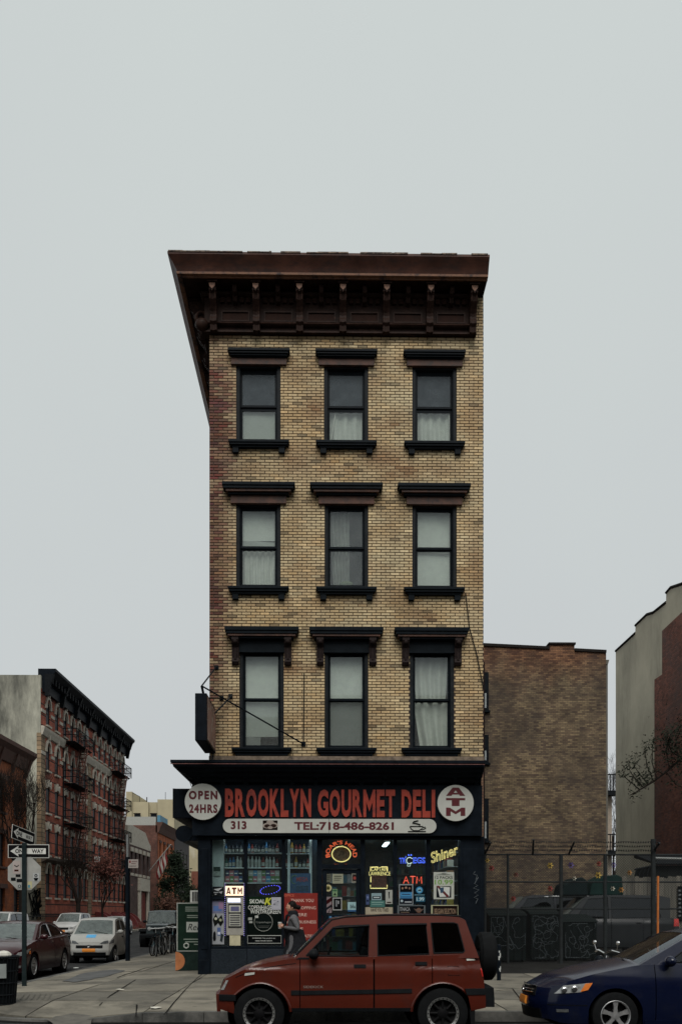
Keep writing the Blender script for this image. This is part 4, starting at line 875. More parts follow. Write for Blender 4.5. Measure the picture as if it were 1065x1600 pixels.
m = MB(); m.text("BOAR'S HEAD", cx-.50, cx+.50, cz0+.005, cz0+.115, NYp, bold=.02, fn=bend(.27, 1)); m.text('BRAND', cx-.16, cx+.16, cz0-.355, cz0-.245, NYp, bold=.02, fn=lambda x, z: (x, z-.35*(x-cx)**2*-1)); m.build('lettering', NO, t)
t = neon('neon_sign', 'dimly glowing orange lettering strip just under the phone number board', 533, 1310, NYp); m = MB(); a, b = PX(520, .1), PX(548, .1); [m.box(lerp(a,b,f),lerp(a,b,f+.09),.1,.11,PZ(1308.5,.1),PZ(1305,.1)) for f in (0,.12,.24,.36,.62,.74,.86)]; m.build('lettering', mat('dim_orange_lettering', (.5, .09, .05), .5, emis=.25, var=0), t)  # lettering material carries a dim glow of its own
t = neon('neon_sign', 'yellow framed neon beer sign with two lines of capitals and a dark red panel', 592, 1390, NYp)
X = lambda u: PX(u, NYp); Z = lambda v: PZ(v, NYp)
m = MB(); m.tube([(X(578.5), NYp, Z(1362)), (X(578.5), NYp, Z(1355.5)), (X(590), NYp, Z(1355))], .012); m.tube([(X(595), NYp, Z(1355)), (X(604.5), NYp, Z(1355)), (X(604.5), NYp, Z(1362))], .012); m.tube([(X(579), NYp, Z(1370)), (X(579), NYp, Z(1379))], .012); m.tube([(X(578.5), NYp, Z(1383)), (X(578.5), NYp, Z(1388.5)), (X(604.5), NYp, Z(1388.5)), (X(604.5), NYp, Z(1383))], .012); m.build('frame_tube', NY_, t)
m = MB(); m.text('CAPTAIN', X(579.5), X(605.5), Z(1361.6), Z(1355.6), NYp-.03, bold=.0); m.text('LAWRENCE', X(576), X(609.5), Z(1368.4), Z(1362.6), NYp-.03, bold=.0); m.build('lettering', NY_, t)
MB().box(X(580.5), X(604), NYp+.02, NYp+.03, Z(1386.5), Z(1368)).build('panel', mat('dark_red_panel', (.10, .03, .018), .5, 0, .7, 22.), t)
t = neon('neon_sign', 'blue neon beer name with a white jug outline at its middle', 643, 1352, NYp)
m = MB(); m.text('TR', X(623.5), X(634), Z(1349.5), Z(1341), NYp, outline=.02); m.text('EGS', X(645), X(664), Z(1349.5), Z(1340), NYp, outline=.02); m.build('lettering', NB_, t)
m = MB(); m.ring((X(639.5), NYp, Z(1345)), .075, .010, 'y', 16, 5, .6, 5.6); m.tube([(X(637), NYp, Z(1350)), (X(636), NYp, Z(1353.5)), (X(640), NYp, Z(1354)), (X(641), NYp, Z(1351))], .008); m.build('jug_outline', neon_mat('pale', (.65, .68, .6), .6), t)
m = MB(); m.ball((X(638), NYp, Z(1336.5)), .02, 6, 5); m.ball((X(642), NYp, Z(1336.5)), .02, 6, 5); m.tube([(X(633), NYp, Z(1341)), (X(634), NYp, Z(1338))], .008); m.build('dot', NB_, t)
t = neon('neon_sign', 'red neon letters ATM above the blue band photo poster', 644, 1382, NYp)
m = MB()
for a, ln in ((630, [[(0, 0), (.5, 1), (1, 0)], [(.22, .38), (.78, .38)]]), (640.5, [[(0, 1), (1, 1)], [(.5, 1), (.5, 0)]]), (650.5, [[(0, 0), (.08, 1), (.5, .35), (.92, 1), (1, 0)]])):
    for q in ln: m.tube([(X(a+p[0]*8), NYp, Z(1381-p[1]*11)) for p in q], .013)
m.build('lettering', NR, t)
t = neon('neon_sign', 'slanting yellow neon script beer name with a dark red underline', 694, 1352, NYp)
th = R(19); ox, oz = X(674), Z(1349)
rot = lambda x, z: (ox+(x-ox)*cos(th)-(z-oz)*sin(th), oz+(x-ox)*sin(th)+(z-oz)*cos(th))
m = MB(); m.text('Shiner', ox, ox+.72, oz-.01, oz+.25, NYp, outline=.018, shear=.35, fn=rot); m.build('lettering', NY_, t)
m = MB(); m.tube([(*rot(ox+.1, 0)[:1], NYp, rot(ox+.1, oz-.07)[1]), (rot(ox+.66, oz-.08)[0], NYp, rot(ox+.66, oz-.08)[1])], .008); m.build('underline', mat('dim_red_neon', (.25, .02, .02), .4, emis=.2, var=0), t)
t = neon('led_sign', 'dim ring of violet dots in an unlit window sign over the tobacco poster', 425, 1400, NYp); t['category'] = 'led sign'
m = MB()
for k in range(22): a = 2*pi*k/22; m.ball((X(422)+.24*cos(a), .12, Z(1391)+.10*sin(a)+.04*cos(a)), .011, 5, 4)
m.build('dot', mat('violet_led', (.12, .10, .9), .4, emis=1.2, var=0), t); MB().box(X(400), X(438), .15, .17, Z(1400), Z(1381)).build('panel', DRK, t)
t = neon('lottery_sign', 'blue lottery display with dim red lettering and blank digits', 468, 1395, .17); t['category'] = 'display'
MB().box(X(453), X(485), .17, .20, Z(1396), Z(1365)).build('panel', mat('lotto_blue', (.03, .07, .14), .5), t)
m = MB(); m.text('MEGA', X(463), X(481), Z(1378), Z(1371), .166, bold=.02); m.build('lettering', mat('lotto_red', (.30, .05, .05), .5), t)
m = MB(); m.ring((X(461), .165, Z(1375)), .10, .012, 'y', 14, 4, 1.2, 4.8); m.build('arc', cm('5c7a62'), t)
m = MB(); m.text('888', X(462), X(482), Z(1393), Z(1384), .166, outline=.02); m.text('$', X(457), X(460), Z(1389), Z(1384), .166); m.build('digits', cm('4e626a'), t)
# stickers and posters in the right bays and door
dpY = .025
door_bits = [(508, 1366, 517, 1379, '55574a', 'grey paper notice at the upper left of the door glass'), (519, 1366, 536, 1381, '8e907c', 'typed cream notice on the upper door glass'), (549, 1365, 559, 1380, '77746a', 'small framed picture card at the upper right of the door glass'), (519, 1389.5, 527, 1401.5, '6f8a66', 'green and white sticker right of the round yellow sticker'), (507, 1402, 518, 1427, '7d6d70', 'striped red and white sticker low on the door glass'), (519.5, 1403, 534, 1423, '9a9c9a', 'white framed black picture low on the door glass'), (543, 1410, 559, 1425, '8fb0b4', 'pale blue square sticker low on the door glass')]
for k, (a, b, c, d, col, lab) in enumerate(door_bits):
    it = [('r', .15, .2, .85, .28, '3c3e38'), ('r', .15, .42, .85, .48, '3c3e38'), ('r', .15, .62, .7, .68, '3c3e38')]
    if k == 2: it = [('r', .15, .12, .85, .8, '3a2a2a'), ('c', .5, .5, .25, '8f3b34')]
    if k == 3: it = [('r', .1, .1, .9, .3, '2a5a3a'), ('p', [(.2, .8), (.5, .5), (.8, .8)], '1f2a22')]
    if k == 4: it = [('p', [(0, .3), (1, 0), (1, .25), (0, .55)], '4a1518'), ('p', [(0, .75), (1, .45), (1, .6), (0, .9)], '2a2a33')]
    if k == 5: it = [('r', .1, .08, .9, .92, '14181b'), ('r', .3, .2, .5, .7, '6a6d70'), ('r', .55, .25, .7, .5, '8a8d90')]
    if k == 6: it = [('t', 'blu', .25, .25, .75, .65, '101820'), ('r', 0, .82, 1, 1, '25507c')]
    poster('door_sticker', lab, 'sticker', a, b, c, d, dpY, col, it, thick=.004)
t_ = MB(); x, z = W(512.5, 1388, dpY); t_.disc((x, z), .085, dpY, 20); t_.mi = 1; t_.disc((x, z), .05, dpY-.002, 16); t_.mi = 2; t_.disc((x, z-.005), .025, dpY-.003, 8)
tag(t_.build('round_sticker', [cm('b9b083'), cm('6f6a3a'), cm('1c1c18')], None, recalc=False), 'round yellow sticker on the door glass', 'sticker')
poster('door_banner', 'dark blue lettering strip across the bottom of the door glass', 'sticker', 506, 1430, 560, 1440, dpY, '142836', [('r', .15, .2, .22, .6, '3d6f96'), ('r', .3, .25, .62, .5, '2c4f6a'), ('c', .8, .45, .05, '7d8f96')], thick=.004)
poster('beer_can_cutout', 'pale blue cut-out advertisement above the green notice', 'poster', 580, 1396, 596, 1407, PY, '7f969c', [('r', .1, .45, .9, .8, '141c26'), ('r', .2, .55, .8, .68, 'b9c4c8')])
poster('green_notice', 'teal green notice on the window over the pale question notice', 'notice', 578, 1407.5, 601, 1419, PY, '3d6a64', [('r', .1, .2, .9, .3, '84a39d'), ('r', .1, .5, .8, .58, '84a39d')])
poster('white_card', 'upright white card with a black figure on it', 'card', 602, 1391, 613, 1413, PY, '9fa19b', [('p', [(.4, .15), (.6, .12), (.55, .35), (.6, .6), (.5, .62), (.42, .35)], '15181a'), ('r', .2, .85, .8, .93, '4a3a30')])
poster('blue_strip_card', 'narrow blue patterned card at the edge of the window', 'card', 571.5, 1398, 576.5, 1414, PY, '3c4d74', [('r', .2, .2, .8, .4, '6a79a0'), ('r', .2, .55, .8, .7, '222d4a')])
poster('question_notice', 'pale notice asking a question in black capitals, half behind the red vehicle', 'notice', 570.5, 1418, 613.5, 1440, PY, 'a39a86', [('t', 'HAVE YOU TRIED', .2, .08, .85, .32, '35231c'), ('t', 'ANY OF THESE TODAY ?', .06, .5, .96, .75, '1c1510')])
poster('band_photo_poster', 'blue beer poster with a photo of people, under the red neon letters', 'poster', 623, 1382, 645, 1414, PY, '2f6a96', [('r', .04, .02, .96, .38, '10151c'), ('c', .25, .2, .08, '8a6a55'), ('c', .5, .17, .08, '9a7a66'), ('c', .75, .2, .08, '7a5a4a'), ('r', .12, .42, .88, .58, '3f88b8'), ('r', .2, .47, .8, .52, '1c2f50'), ('r', .04, .7, .96, .97, '182030'), ('r', .4, .84, .9, .90, '9aa0a4'), ('c', .2, .82, .09, '9fb0b8')], frame='8d9498')
poster('camel_poster', 'dark poster with a blue disc and a price, right of the people photo', 'poster', 646, 1384, 664, 1413, PY, '0f2430', [('c', .5, .25, .30, '2f7fae'), ('c', .5, .25, .2, '7fb0c4'), ('p', [(.35, .3), (.42, .2), (.5, .26), (.58, .18), (.66, .3)], '163044'), ('r', .05, .49, .95, .53, '5f8a9c'), ('r', .2, .6, .98, .88, '1f5a74'), ('t', '1.99', .25, .64, .9, .84, 'b9cfd4')])
poster('brewery_poster', 'black framed beer poster with white lettering and a winged emblem', 'poster', 620.5, 1415, 664.5, 1440, PY, '10151a', [('t', 'ITHACA', .08, .12, .45, .36, '96989a'), ('r', .12, .42, .42, .46, '6a5a4a'), ('c', .76, .32, .09, '6a4a3a'), ('p', [(.58, .2), (.7, .28), (.82, .28), (.95, .2), (.85, .38), (.67, .38)], '5c4a42')], frame='5c6468')
poster('beer_price_poster', 'white poster with green price and black, red and blue drawing', 'poster', 677, 1363, 709, 1405.5, PY, 'b2b6ac', [('p', [(.05, .12), (.5, .02), (.95, .12)], '83877f'), ('t', 'ALL', .4, .04, .6, .09, '222522'), ('t', '12 PACKS', .07, .15, .93, .25, '39463a'), ('t', '10.99', .06, .28, .94, .46, '6d9a3f'), ('r', .14, .52, .86, .94, '22262b'), ('p', [(.18, .53), (.8, .56), (.78, .9), (.3, .92)], 'c4c7c2'), ('p', [(.14, .52), (.25, .5), (.75, .88), (.66, .94)], '5d1f22'), ('p', [(.3, .58), (.5, .56), (.48, .75), (.34, .78)], '28445a')])
poster('belgian_poster', 'cream framed dark brown board with pale capitals, above the red vehicle roof', 'poster', 673, 1414.5, 717, 1440, PY, '241612', [('t', 'BELGIAN SELECTION', .12, .22, .88, .55, '8d7660')], frame='a9a888')
# ---------------------------------------------------------------- signs on the front
LRED = mat('sign_letter_red', (.24, .030, .016), .5, 0, .25, 4., dirt=((.10, .018, .016), 3., .5, .75))
sg = thing('shop_sign', 'large red raised deli name lettering on black board', 'sign', (PX(515, -.3), -.26, PZ(1278, -.28)))
LY = -.285
def letters(word, u0, u1, v0, v1, gap=.12):
    ws = {'I': .35, 'M': 1.25, 'O': 1.1, 'G': 1.1, 'N': 1.1, 'E': .82, 'L': .8, 'T': .95, 'K': 1., 'B': .92}
    tot = sum(ws.get(c, 1.) for c in word)+gap*(len(word)-1); u = u0
    for c in word:
        w_ = (u1-u0)*ws.get(c, 1.)/tot; m = MB(); m.text(c, PX(u, LY), PX(u+w_, LY), PZ(v1, LY), PZ(v0, LY), LY, ext=.034, bold=.045); m.build('letter', LRED, sg); u += w_+(u1-u0)*gap/tot
letters('BROOKLYN', 351.5, 486, 1233, 1277); letters('GOURMET', 496, 617, 1234, 1277); letters('DELI', 627, 679.5, 1234, 1277.5)
SWT = mat('sign_white_acrylic', (.36, .365, .335), .45, 0, .08, 2.)
MAR = cm('571b22', .5)
t = thing('round_sign', 'round white sign reading open 24 hrs at the corner end of the deli sign', 'sign', (PX(317, -.34), -.3, PZ(1282, -.34)))
cx, cz0 = W(317, 1253, -.36); r_ = 28.3/F*(D-.36)
m = MB(); m.lathe([(0, -.36), (r_, -.36), (r_, -.26), (0, -.26)], 'y', 40, (cx, 0, cz0)); m.build('disc', SWT, t, smooth=40)
m = MB(); m.text('OPEN', cx-r_*.78, cx+r_*.8, cz0+.05, cz0+.26, -.363, bold=.05, space=1.3); m.text('24HRS', cx-r_*.76, cx+r_*.8, cz0-.27, cz0-.06, -.363, bold=.045, space=1.2); m.build('lettering', MAR, t)
t = thing('round_sign', 'round white sign with stacked letters ATM at the end of the deli sign', 'sign', (PX(711, -.34), -.3, PZ(1284, -.34)))
cx, cz0 = W(711.5, 1255, -.36); r_ = 28.3/F*(D-.36)
m = MB(); m.lathe([(0, -.36), (r_, -.36), (r_, -.26), (0, -.26)], 'y', 40, (cx, 0, cz0)); m.build('disc', SWT, t, smooth=40)
m = MB()
for ch, v0, v1, wd in (('A_', 1230.5, 1243.5, 15), ('T_', 1247, 1259.5, 15), ('M', 1262, 1275, 15)): m.text(ch, PX(711.5-wd, -.363), PX(711.5+wd, -.363), PZ(v1, -.363), PZ(v0, -.363), -.363)
m.build('lettering', MAR, t)
t = thing('phone_sign', 'long white rounded board with house number, phone number and cup drawing', 'sign', (PX(515, -.3), -.26, PZ(1302.5, -.3)))
SYp = -.29; x0, x1 = PX(348, SYp), PX(681.5, SYp); z1, z0 = PZ(1280, SYp), PZ(1302, SYp); rad = (z1-z0)/2
xm = PX(514, SYp)
def cap(xc, a0): return [(xc+rad*cos(a0+pi*k/10), (z0+z1)/2+rad*sin(a0+pi*k/10)) for k in range(11)]
m = MB(); m.prism(cap(x0+rad, pi/2)+[(xm-.004, z0), (xm-.004, z1)], 'y', SYp, -.25); m.build('board', SWT, t)
m = MB(); m.prism([(xm+.004, z1), (xm+.004, z0)]+cap(x1-rad, -pi/2), 'y', SYp, -.25); m.build('board', SWT, t)
m = MB(); yy = SYp-.003
m.text('313', PX(360.5, yy), PX(385, yy), PZ(1296.5, yy), PZ(1283.5, yy), yy, bold=.04); m.text('TEL:718-486-8261', PX(459.5, yy), PX(615, yy), PZ(1297.5, yy), PZ(1284.5, yy), yy, bold=.035); m.build('lettering', MAR, t)
m = MB(); a, b, c, d = PX(410.5, yy), PX(433.5, yy), PZ(1297.5, yy), PZ(1282.5, yy); m.poly([(a, yy, c), (b, yy, c), (b, yy, d), (a, yy, d)])
for i, (fx_, fz_, r1, mi) in enumerate([(.3, .45, .11, 1), (.72, .5, .11, 1), (.5, .8, .09, 1), (.3, .42, .07, 2), (.72, .45, .07, 2), (.5, .25, .06, 1)]): m.mi = mi; m.disc((lerp(a, b, fx_), lerp(c, d, fz_)), r1, yy-.001-.001*i, 12, r1*.6)
m.build('picture', [cm('2a201d'), cm('9a8f86'), cm('43302a')], t, recalc=False)
m = MB(); cu = lambda u, v: (PX(u, yy), yy-.003, PZ(v, yy))
m.tube([cu(640, 1291.5), cu(642, 1295.5), cu(646, 1298), cu(654, 1298), cu(658, 1295.5), cu(660.5, 1291.5), cu(640, 1291.5)], .011, 5); m.tube([cu(660, 1293), cu(664, 1292.5), cu(665, 1294.5), cu(658, 1297)], .010, 5); m.tube([cu(637, 1299.5), cu(665, 1299.5)], .012, 5)
m.tube([cu(653, 1282.5), cu(646, 1284), cu(644, 1286), cu(650, 1287), cu(656, 1288.5), cu(655, 1290.5)], .015, 5); m.build('cup_drawing', cm('1c1f20'), t)
# side-street gate housing and side sign box, seen end-on
t = thing('side_sign_box', 'black sign box on the side street face, left of the round open sign', 'sign', (PX(281, .2), 2, PZ(1280, .2)))
MB().box(PX(270.5, .15), XL-.24, .15, 4.5, PZ(1279, .15), PZ(1233, .15)).build('box', NAVY, t, bevel=.01)
MB().box(PX(270.5, .15)-.01, PX(270.5, .15)+.05, .14, .15, PZ(1279, .15), PZ(1233, .15)).build('edge_frame', BLK, t)
m = MB(); m.tube([(XL-.50, 1, PZ(1235, .2)), (XL-.62, .4, zc-.1)], .008); m.build('hanger', BLK, t)
t = thing('gate_housing', 'black rolled security gate housing under the side sign box', 'gate housing', (PX(290, .2), 2, PZ(1318, .2)))
cx, cz0 = W(287, 1303, .1); m = MB(); m.lathe([(0, .1), (.20, .1), (.20, 4.5), (0, 4.5)], 'y', 20, (cx, 0, cz0)); m.build('drum', NAVY, t, smooth=40)
MB().box(cx, PX(312, .1), .12, 4.4, cz0-.17, cz0+.12).build('bracket_box', NAVY, t)
# blade sign hung square to the front at the corner, with struts
by, y2 = -1.72, -.06
t = thing('blade_sign', 'dark projecting blade sign with a faded pink face hung at the building corner by struts', 'sign', (PX(315, by), by, PZ(1158, by)))
x0, x1 = PX(304.5, by), PX(323, by); z1_, z0_ = PZ(1084, by), PZ(1158, by)
MB().box(x0, x1, by, y2, z0_, z1_).build('box', NAVY, t, bevel=.012)
m = MB(); xs_ = x1+.004; m.poly([(xs_, by+.06, z1_-.05), (xs_, y2-.05, z1_-.05), (xs_, y2-.05, z0_+.05), (xs_, by+.06, z0_+.05)]); m.build('sign_face', mat('faded_pink_face', (.20, .105, .085), .6, 0, .5, 3., dirt=((.30, .26, .22), 5., .5, .62)), t, recalc=False)
tx, tz = W(315, 1072, by+.35); top = (tx, by+.35, tz)
for u, v, yq in ((338, 1043, -.02), (474, 1163, -.03)): MB().tube([top, (PX(u, yq), yq, PZ(v, yq))], .018, 6).build('strut', BLK, t)
MB().tube([top, (tx+.04, by+.5, z1_)], .03, 6).build('strut', BLK, t); MB().tube([(x1, by+.4, z1_-.02), (PX(346, -.02), -.02, PZ(1092, -.02))], .022).build('strut', BLK, t); MB().tube([(x1, -.3, z1_-.15), (PX(362, -.02), -.02, PZ(1088, -.02))], .02).build('strut', BLK, t); MB().tube([(x1-.02, -.3, z0_), (x1-.05, -.45, zc)], .014).build('strut', BLK, t)
for u, v in ((338, 1043), (474, 1163), (346, 1091), (360, 1088)): x, z = W(u, v, -.02); MB().box(x-.05, x+.05, -.025, 0, z-.05, z+.05).build('anchor_plate', BLK, t)
# unseen strip lights added behind the header to brighten display shelves and cabinet
t = thing('display_fill_light', 'added unseen fluorescent strip brightening the window display shelves', 'light', (PX(395, .18), .18, ZW1-.03)); MB().box(PX(352, .18), PX(438, .18), .15, .2, ZW1+.02, ZW1+.06).build('housing', WHT, t); MB().box(PX(353, .18), PX(437, .18), .155, .195, ZW1+.0, ZW1+.019).build('tube', mat('display_fill_tube', (.9, .97, 1.), .5, 0, 0, emis=5.), t)
t = thing('cabinet_fill_light', 'added unseen fluorescent strip brightening the glass cabinet of bottles', 'light', (PX(470, .18), .18, ZW1-.03)); MB().box(PX(449, .18), PX(494, .18), .15, .2, ZW1+.02, ZW1+.06).build('housing', WHT, t); MB().box(PX(450, .18), PX(493, .18), .155, .195, ZW1+.0, ZW1+.019).build('tube', mat('display_fill_tube', (.9, .97, 1.), .5, 0, 0, emis=5.), t)
# ================================================================ vehicles (local: front at x=0 facing -x, rear at x=L)
def carpaint(name, c, r=.28, coat=.6): return mat(name, c, r, 0., .06, 3., coat=coat*.45, spec=.25, dirt=(tuple(x*.55+.008 for x in c), 2.5, .5, .85))
TINT = glass('tinted_car_glass', (.25, .30, .32), .16, .02); CLR = glass('clear_car_glass', (.75, .85, .85), .72, .02)
WSG = glass('windscreen_glass', (.75, .85, .83), .55, .06, .20, (.36, .42, .40))  # pale diffuse layer paints sky glare onto these windscreens
PLAST = mat('black_plastic', (.014, .016, .018), .55, 0, .2, 10.); INTR = mat('car_interior', (.02, .02, .022), .8, 0, .2, 8.)
LAMPG = mat('headlamp_lens', (.26, .27, .27), .08, .3, .5, 14.); AMB = mat('amber_lens', (.55, .15, .03), .15, 0, .2, 10.); REDL = mat('red_lens', (.35, .02, .015), .15, 0, .2, 10.)
ALLOY = mat('alloy_silver', (.42, .42, .42), .35, .8, .15, 14.); RIMD = mat('rim_black', (.010, .010, .011), .6, 0, .2, 10.)
PLATE = mat('orange_plate', (.50, .17, .02), .5, 0, .15, 20.); GRIL = mat('grille_black', (.01, .011, .012), .5)
def wheel(par, x, y, r, wd, rr, style, s):
    """s: +1 outer face towards +y, -1 towards -y"""
    t = MB(); t.lathe([(rr, -wd/2), (r*.93, -wd/2), (r*.98, -wd*.44), (r, -wd*.3), (r, -wd*.08), (r*.975, -wd*.07), (r*.975, -wd*.03), (r, -wd*.02), (r, wd*.3), (r*.98, wd*.44), (r*.93, wd/2), (rr, wd/2), (rr*.97, 0), (rr, -wd/2)], 'y', 36, (x, y, r))
    w = t.build('wheel', RUB, par, smooth=40); o = y+s*wd/2
    f = lambda d: o-s*d
    if style == 'lip':
        MB().lathe([(rr*1.01, f(.0)), (rr*1.0, f(-.008)), (rr*.86, f(.004)), (rr*.83, f(.04)), (rr*.82, f(.06))], 'y', 36, (x, 0, r)).build('rim_lip', mat('polished_lip', (.50, .50, .48), .3, .9, .2, 20.), w, smooth=50)
        m = MB(); m.lathe([(rr*.83, f(.05)), (rr*.5, f(.075)), (rr*.36, f(.04)), (rr*.3, f(.03)), (0, f(.028))], 'y', 30, (x, 0, r))
        for k in range(8): a = 2*pi*k/8; m.tube([(x+rr*.34*cos(a), f(.035), r+rr*.34*sin(a)), (x+rr*.84*cos(a), f(.045), r+rr*.84*sin(a))], rr*.085, 6)
        m.build('rim', RIMD, w, smooth=50)
        m = MB()
        for k in range(24): a = 2*pi*k/24; m.ball((x+rr*.93*cos(a), f(-.004), r+rr*.93*sin(a)), .009, 5, 4)
        m.build('bolt', RIMD, w)
    else:
        MB().lathe([(rr*1.0, f(.0)), (rr*.97, f(-.006)), (rr*.90, f(.006)), (rr*.88, f(.05))], 'y', 36, (x, 0, r)).build('rim_lip', ALLOY, w, smooth=50)
        MB().lathe([(rr*.9, f(.09)), (0, f(.09))], 'y', 24, (x, 0, r)).build('brake', RIMD, w)
        m = MB(); n = 5 if style == 'five' else 10
        for k in range(n):
            a = 2*pi*k/n+.3; ca, sa = cos(a), sin(a); h = .30 if n == 5 else .13; g = .5 if n == 5 else 1.
            P = [(rr*.12, -h*.55*rr), (rr*.5, -h*rr*.75*g), (rr*.92, -h*rr*1.25*g), (rr*.92, h*rr*1.25*g), (rr*.5, h*rr*.75*g), (rr*.12, h*.55*rr)]
            V = [(x+p*ca-q*sa, f(d), r+p*sa+q*ca) for d in (.012, .05) for p, q in P]; m.add(V, [tuple(range(6)), tuple(range(6, 12))]+[(i, (i+1) % 6, 6+(i+1) % 6, 6+i) for i in range(6)])
        m.lathe([(0, f(.004)), (rr*.24, f(.008)), (rr*.26, f(.05))], 'y', 16, (x, 0, r)); m.build('rim', ALLOY, w, smooth=40)
        m = MB()
        for k in range(5): a = 2*pi*k/5+.93; m.lathe([(0, f(-.0)), (rr*.06, f(0)), (rr*.06, f(.02))], 'y', 8, (x+rr*.36*cos(a), 0, r+rr*.36*sin(a)))
        m.build('lug_hole', RIMD, w)
    return w
class Car:
    def __init__(s, name, label, cat, S, group=None):
        s.S = S; s.T = thing(name, label, cat, (0, 0, 0), group); s.L = S['L']; s.hw0 = S['hw']; g = S.get
        s.nose = g('nose', [(0, 0)]); s.tail = g('tail', [(0, 0)]); s.plan = S['plan']; s.top = S['top']; s.prof = S['prof']; s.sill = S['sill']; s.bf, s.br = g('bulge', (.12, .08))
        s.build()
    def hw(s, x, z): return s.hw0*sm(s.plan, x)*pl(s.prof, z)
    def X(s, x, z): return x+pl(s.nose, z)*max(0, 1-x/.7)-pl(s.tail, z)*max(0, 1-(s.L-x)/.7)
    def zb(s, x):
        z = s.sill
        if x < .15: z += (.15-x)*s.S.get('chin', .2)
        if x > s.L-.25: z += (x-s.L+.25)*.5
        for xc in s.S['wheels']:
            ra = s.S['arch']; d = abs(x-xc)
            if d < ra: z = max(z, s.S['r']+sqrt(ra*ra-d*d)*s.S.get('archh', 1.))
        return z
    def side(s, x, z, sg, off=0): return (s.X(x, z), sg*(s.hw(x, z)+off), z)
    def front(s, y, z, off=0): h = s.hw(0, z); return (s.X(0, z)-s.bf*(1-min(1, abs(y/h))**2.5)-off, y, z)
    def rear(s, y, z, off=0): h = s.hw(s.L, z); return (s.X(s.L, z)+s.br*(1-(y/h)**2)+off, y, z)
    def cols(s, a, b):
        st = .045; n = max(2, int((b-a)/st)); xs = {a+(b-a)*k/n for k in range(n+1)}
        for xc in s.S['wheels']:
            for k in range(-10, 11):
                q = xc+s.S['arch']*sin(k/10*pi/2)
                for e in (q, ):
                    if a < e < b: xs.add(e)
            for q in (xc-s.S['arch']-.001, xc+s.S['arch']+.001):
                if a < q < b: xs.add(q)
        xs = sorted(xs); out = [xs[0]]
        for x in xs[1:]:
            if x-out[-1] > 1e-4: out.append(x)
        return out
    def sidepanel(s, m, a, b, sg, cut=None):
        xs = s.cols(a, b); nz = 12; V = []
        for x in xs:
            z0, z1 = s.zb(x), sm(s.top, x)
            V += [s.side(x, lerp(z0, z1, j/nz), sg) for j in range(nz+1)]
            V.append((V[-1-nz][0], V[-1-nz][1]-sg*.05, V[-1-nz][2]+.0))
        n = nz+2; Fc = []
        for i in range(len(xs)-1):
            for j in range(nz): Fc.append((i*n+j, (i+1)*n+j, (i+1)*n+j+1, i*n+j+1))
            Fc.append((i*n, (i+1)*n, (i+1)*n+nz+1, i*n+nz+1))
        m.add(V, Fc)
    def patch(s, name, q, mt, sg, off=.006, par=None, n=6, where='side'):
        """q four (x,z) [or (y,z) for front] corners"""
        fn = {'side': lambda a, b, o: s.side(a, b, sg, o), 'front': lambda a, b, o: s.front(a, b, o), 'rear': lambda a, b, o: s.rear(a, b, o)}[where]; m = MB()
        P = lambda a, b: [lerp(lerp(q[0][k], q[1][k], a), lerp(q[3][k], q[2][k], a), b) for k in (0, 1)]
        m.grid(lambda a, b: fn(*P(a, b), off), n, n)
        bd = [(k/n, 0) for k in range(n)]+[(1, k/n) for k in range(n)]+[(1-k/n, 1) for k in range(n)]+[(0, 1-k/n) for k in range(n)]
        V = [fn(*P(a, b), off) for a, b in bd]+[fn(*P(a, b), -.01) for a, b in bd]; k = len(bd)
        m.add(V, [(i, (i+1) % k, k+(i+1) % k, k+i) for i in range(k)])
        return m.build(name, mt, par or s.T, smooth=50)
    def ghy(s, z): 
        S = s.S; t = (z-S['zbelt'])/(S['zroof']-S['zbelt']); return lerp(S['wb'], S['wr'], t)
    def build(s):
        S = s.S; T = s.T; P = S['paint']; L = s.L; doors = S.get('doors', []); gap = .011
        cuts = [0]+[d for a in doors for d in a]+[L]
        body = MB(); bd = [None]
        for sg in (-1, 1):
            prev = 0
            for a, b in doors: s.sidepanel(body, prev, a-gap/2, sg) if a-prev > .02 else None; prev = b+gap/2
            s.sidepanel(body, prev, L, sg)
        nx = 46; ny = 10
        def topf(a, b):
            x = a*L; z = sm(s.top, x); h = s.hw(x, z); y = lerp(-h, h, b); q = s.X(x, z)
            e = (1-abs(2*b-1)**2.5); q += -s.bf*e*max(0, 1-x/.35)+s.br*e*max(0, 1-(L-x)/.35)
            return (q, y, z+S.get('crown', .035)*e*min(1, x/.2, (L-x)/.2 if L > x else 0))
        body.grid(topf, nx, ny)
        z0f, z1f = s.zb(0), sm(s.top, 0)
        body.grid(lambda a, b: s.front(lerp(-1, 1, a)*s.hw(0, lerp(z0f, z1f, b)), lerp(z0f, z1f, b)), 16, 12)
        z0r, z1r = s.zb(L), sm(s.top, L)
        body.grid(lambda a, b: s.rear(lerp(-1, 1, a)*s.hw(L, lerp(z0r, z1r, b)), lerp(z0r, z1r, b)), 12, 10)
        # greenhouse
        A, Bp, Cc, Dp = S['gh']; roof = S['roof']   # roof: list of (x,z) from Bp to Cc inclusive
        wins = S.get('wins', [])
        outer = [A]+roof+[Dp]
        xa = [(A[0], A[1]-.03)]+roof+[(Dp[0], Dp[1]-.03)]
        base = [(Dp[0], Dp[1]-.03), (A[0], A[1]-.03)]
        for sg in (-1, 1):
            loops = [[Vector((x, z, 0)) for x, z in xa]]+[[Vector((x, z, 0)) for x, z in q] for q, _, _ in wins]
            tris = geometry.tessellate_polygon(loops); pts = [p for l in loops for p in l]
            body.add([(p.x, sg*s.ghy(p.y), p.y) for p in pts], [tuple(t) for t in tris])
        pil = S.get('pillar', .07)
        secs = [(A[0], A[1]-.03)]+roof+[(Dp[0], Dp[1]-.03)]
        cr = S.get('rcrown', .04)
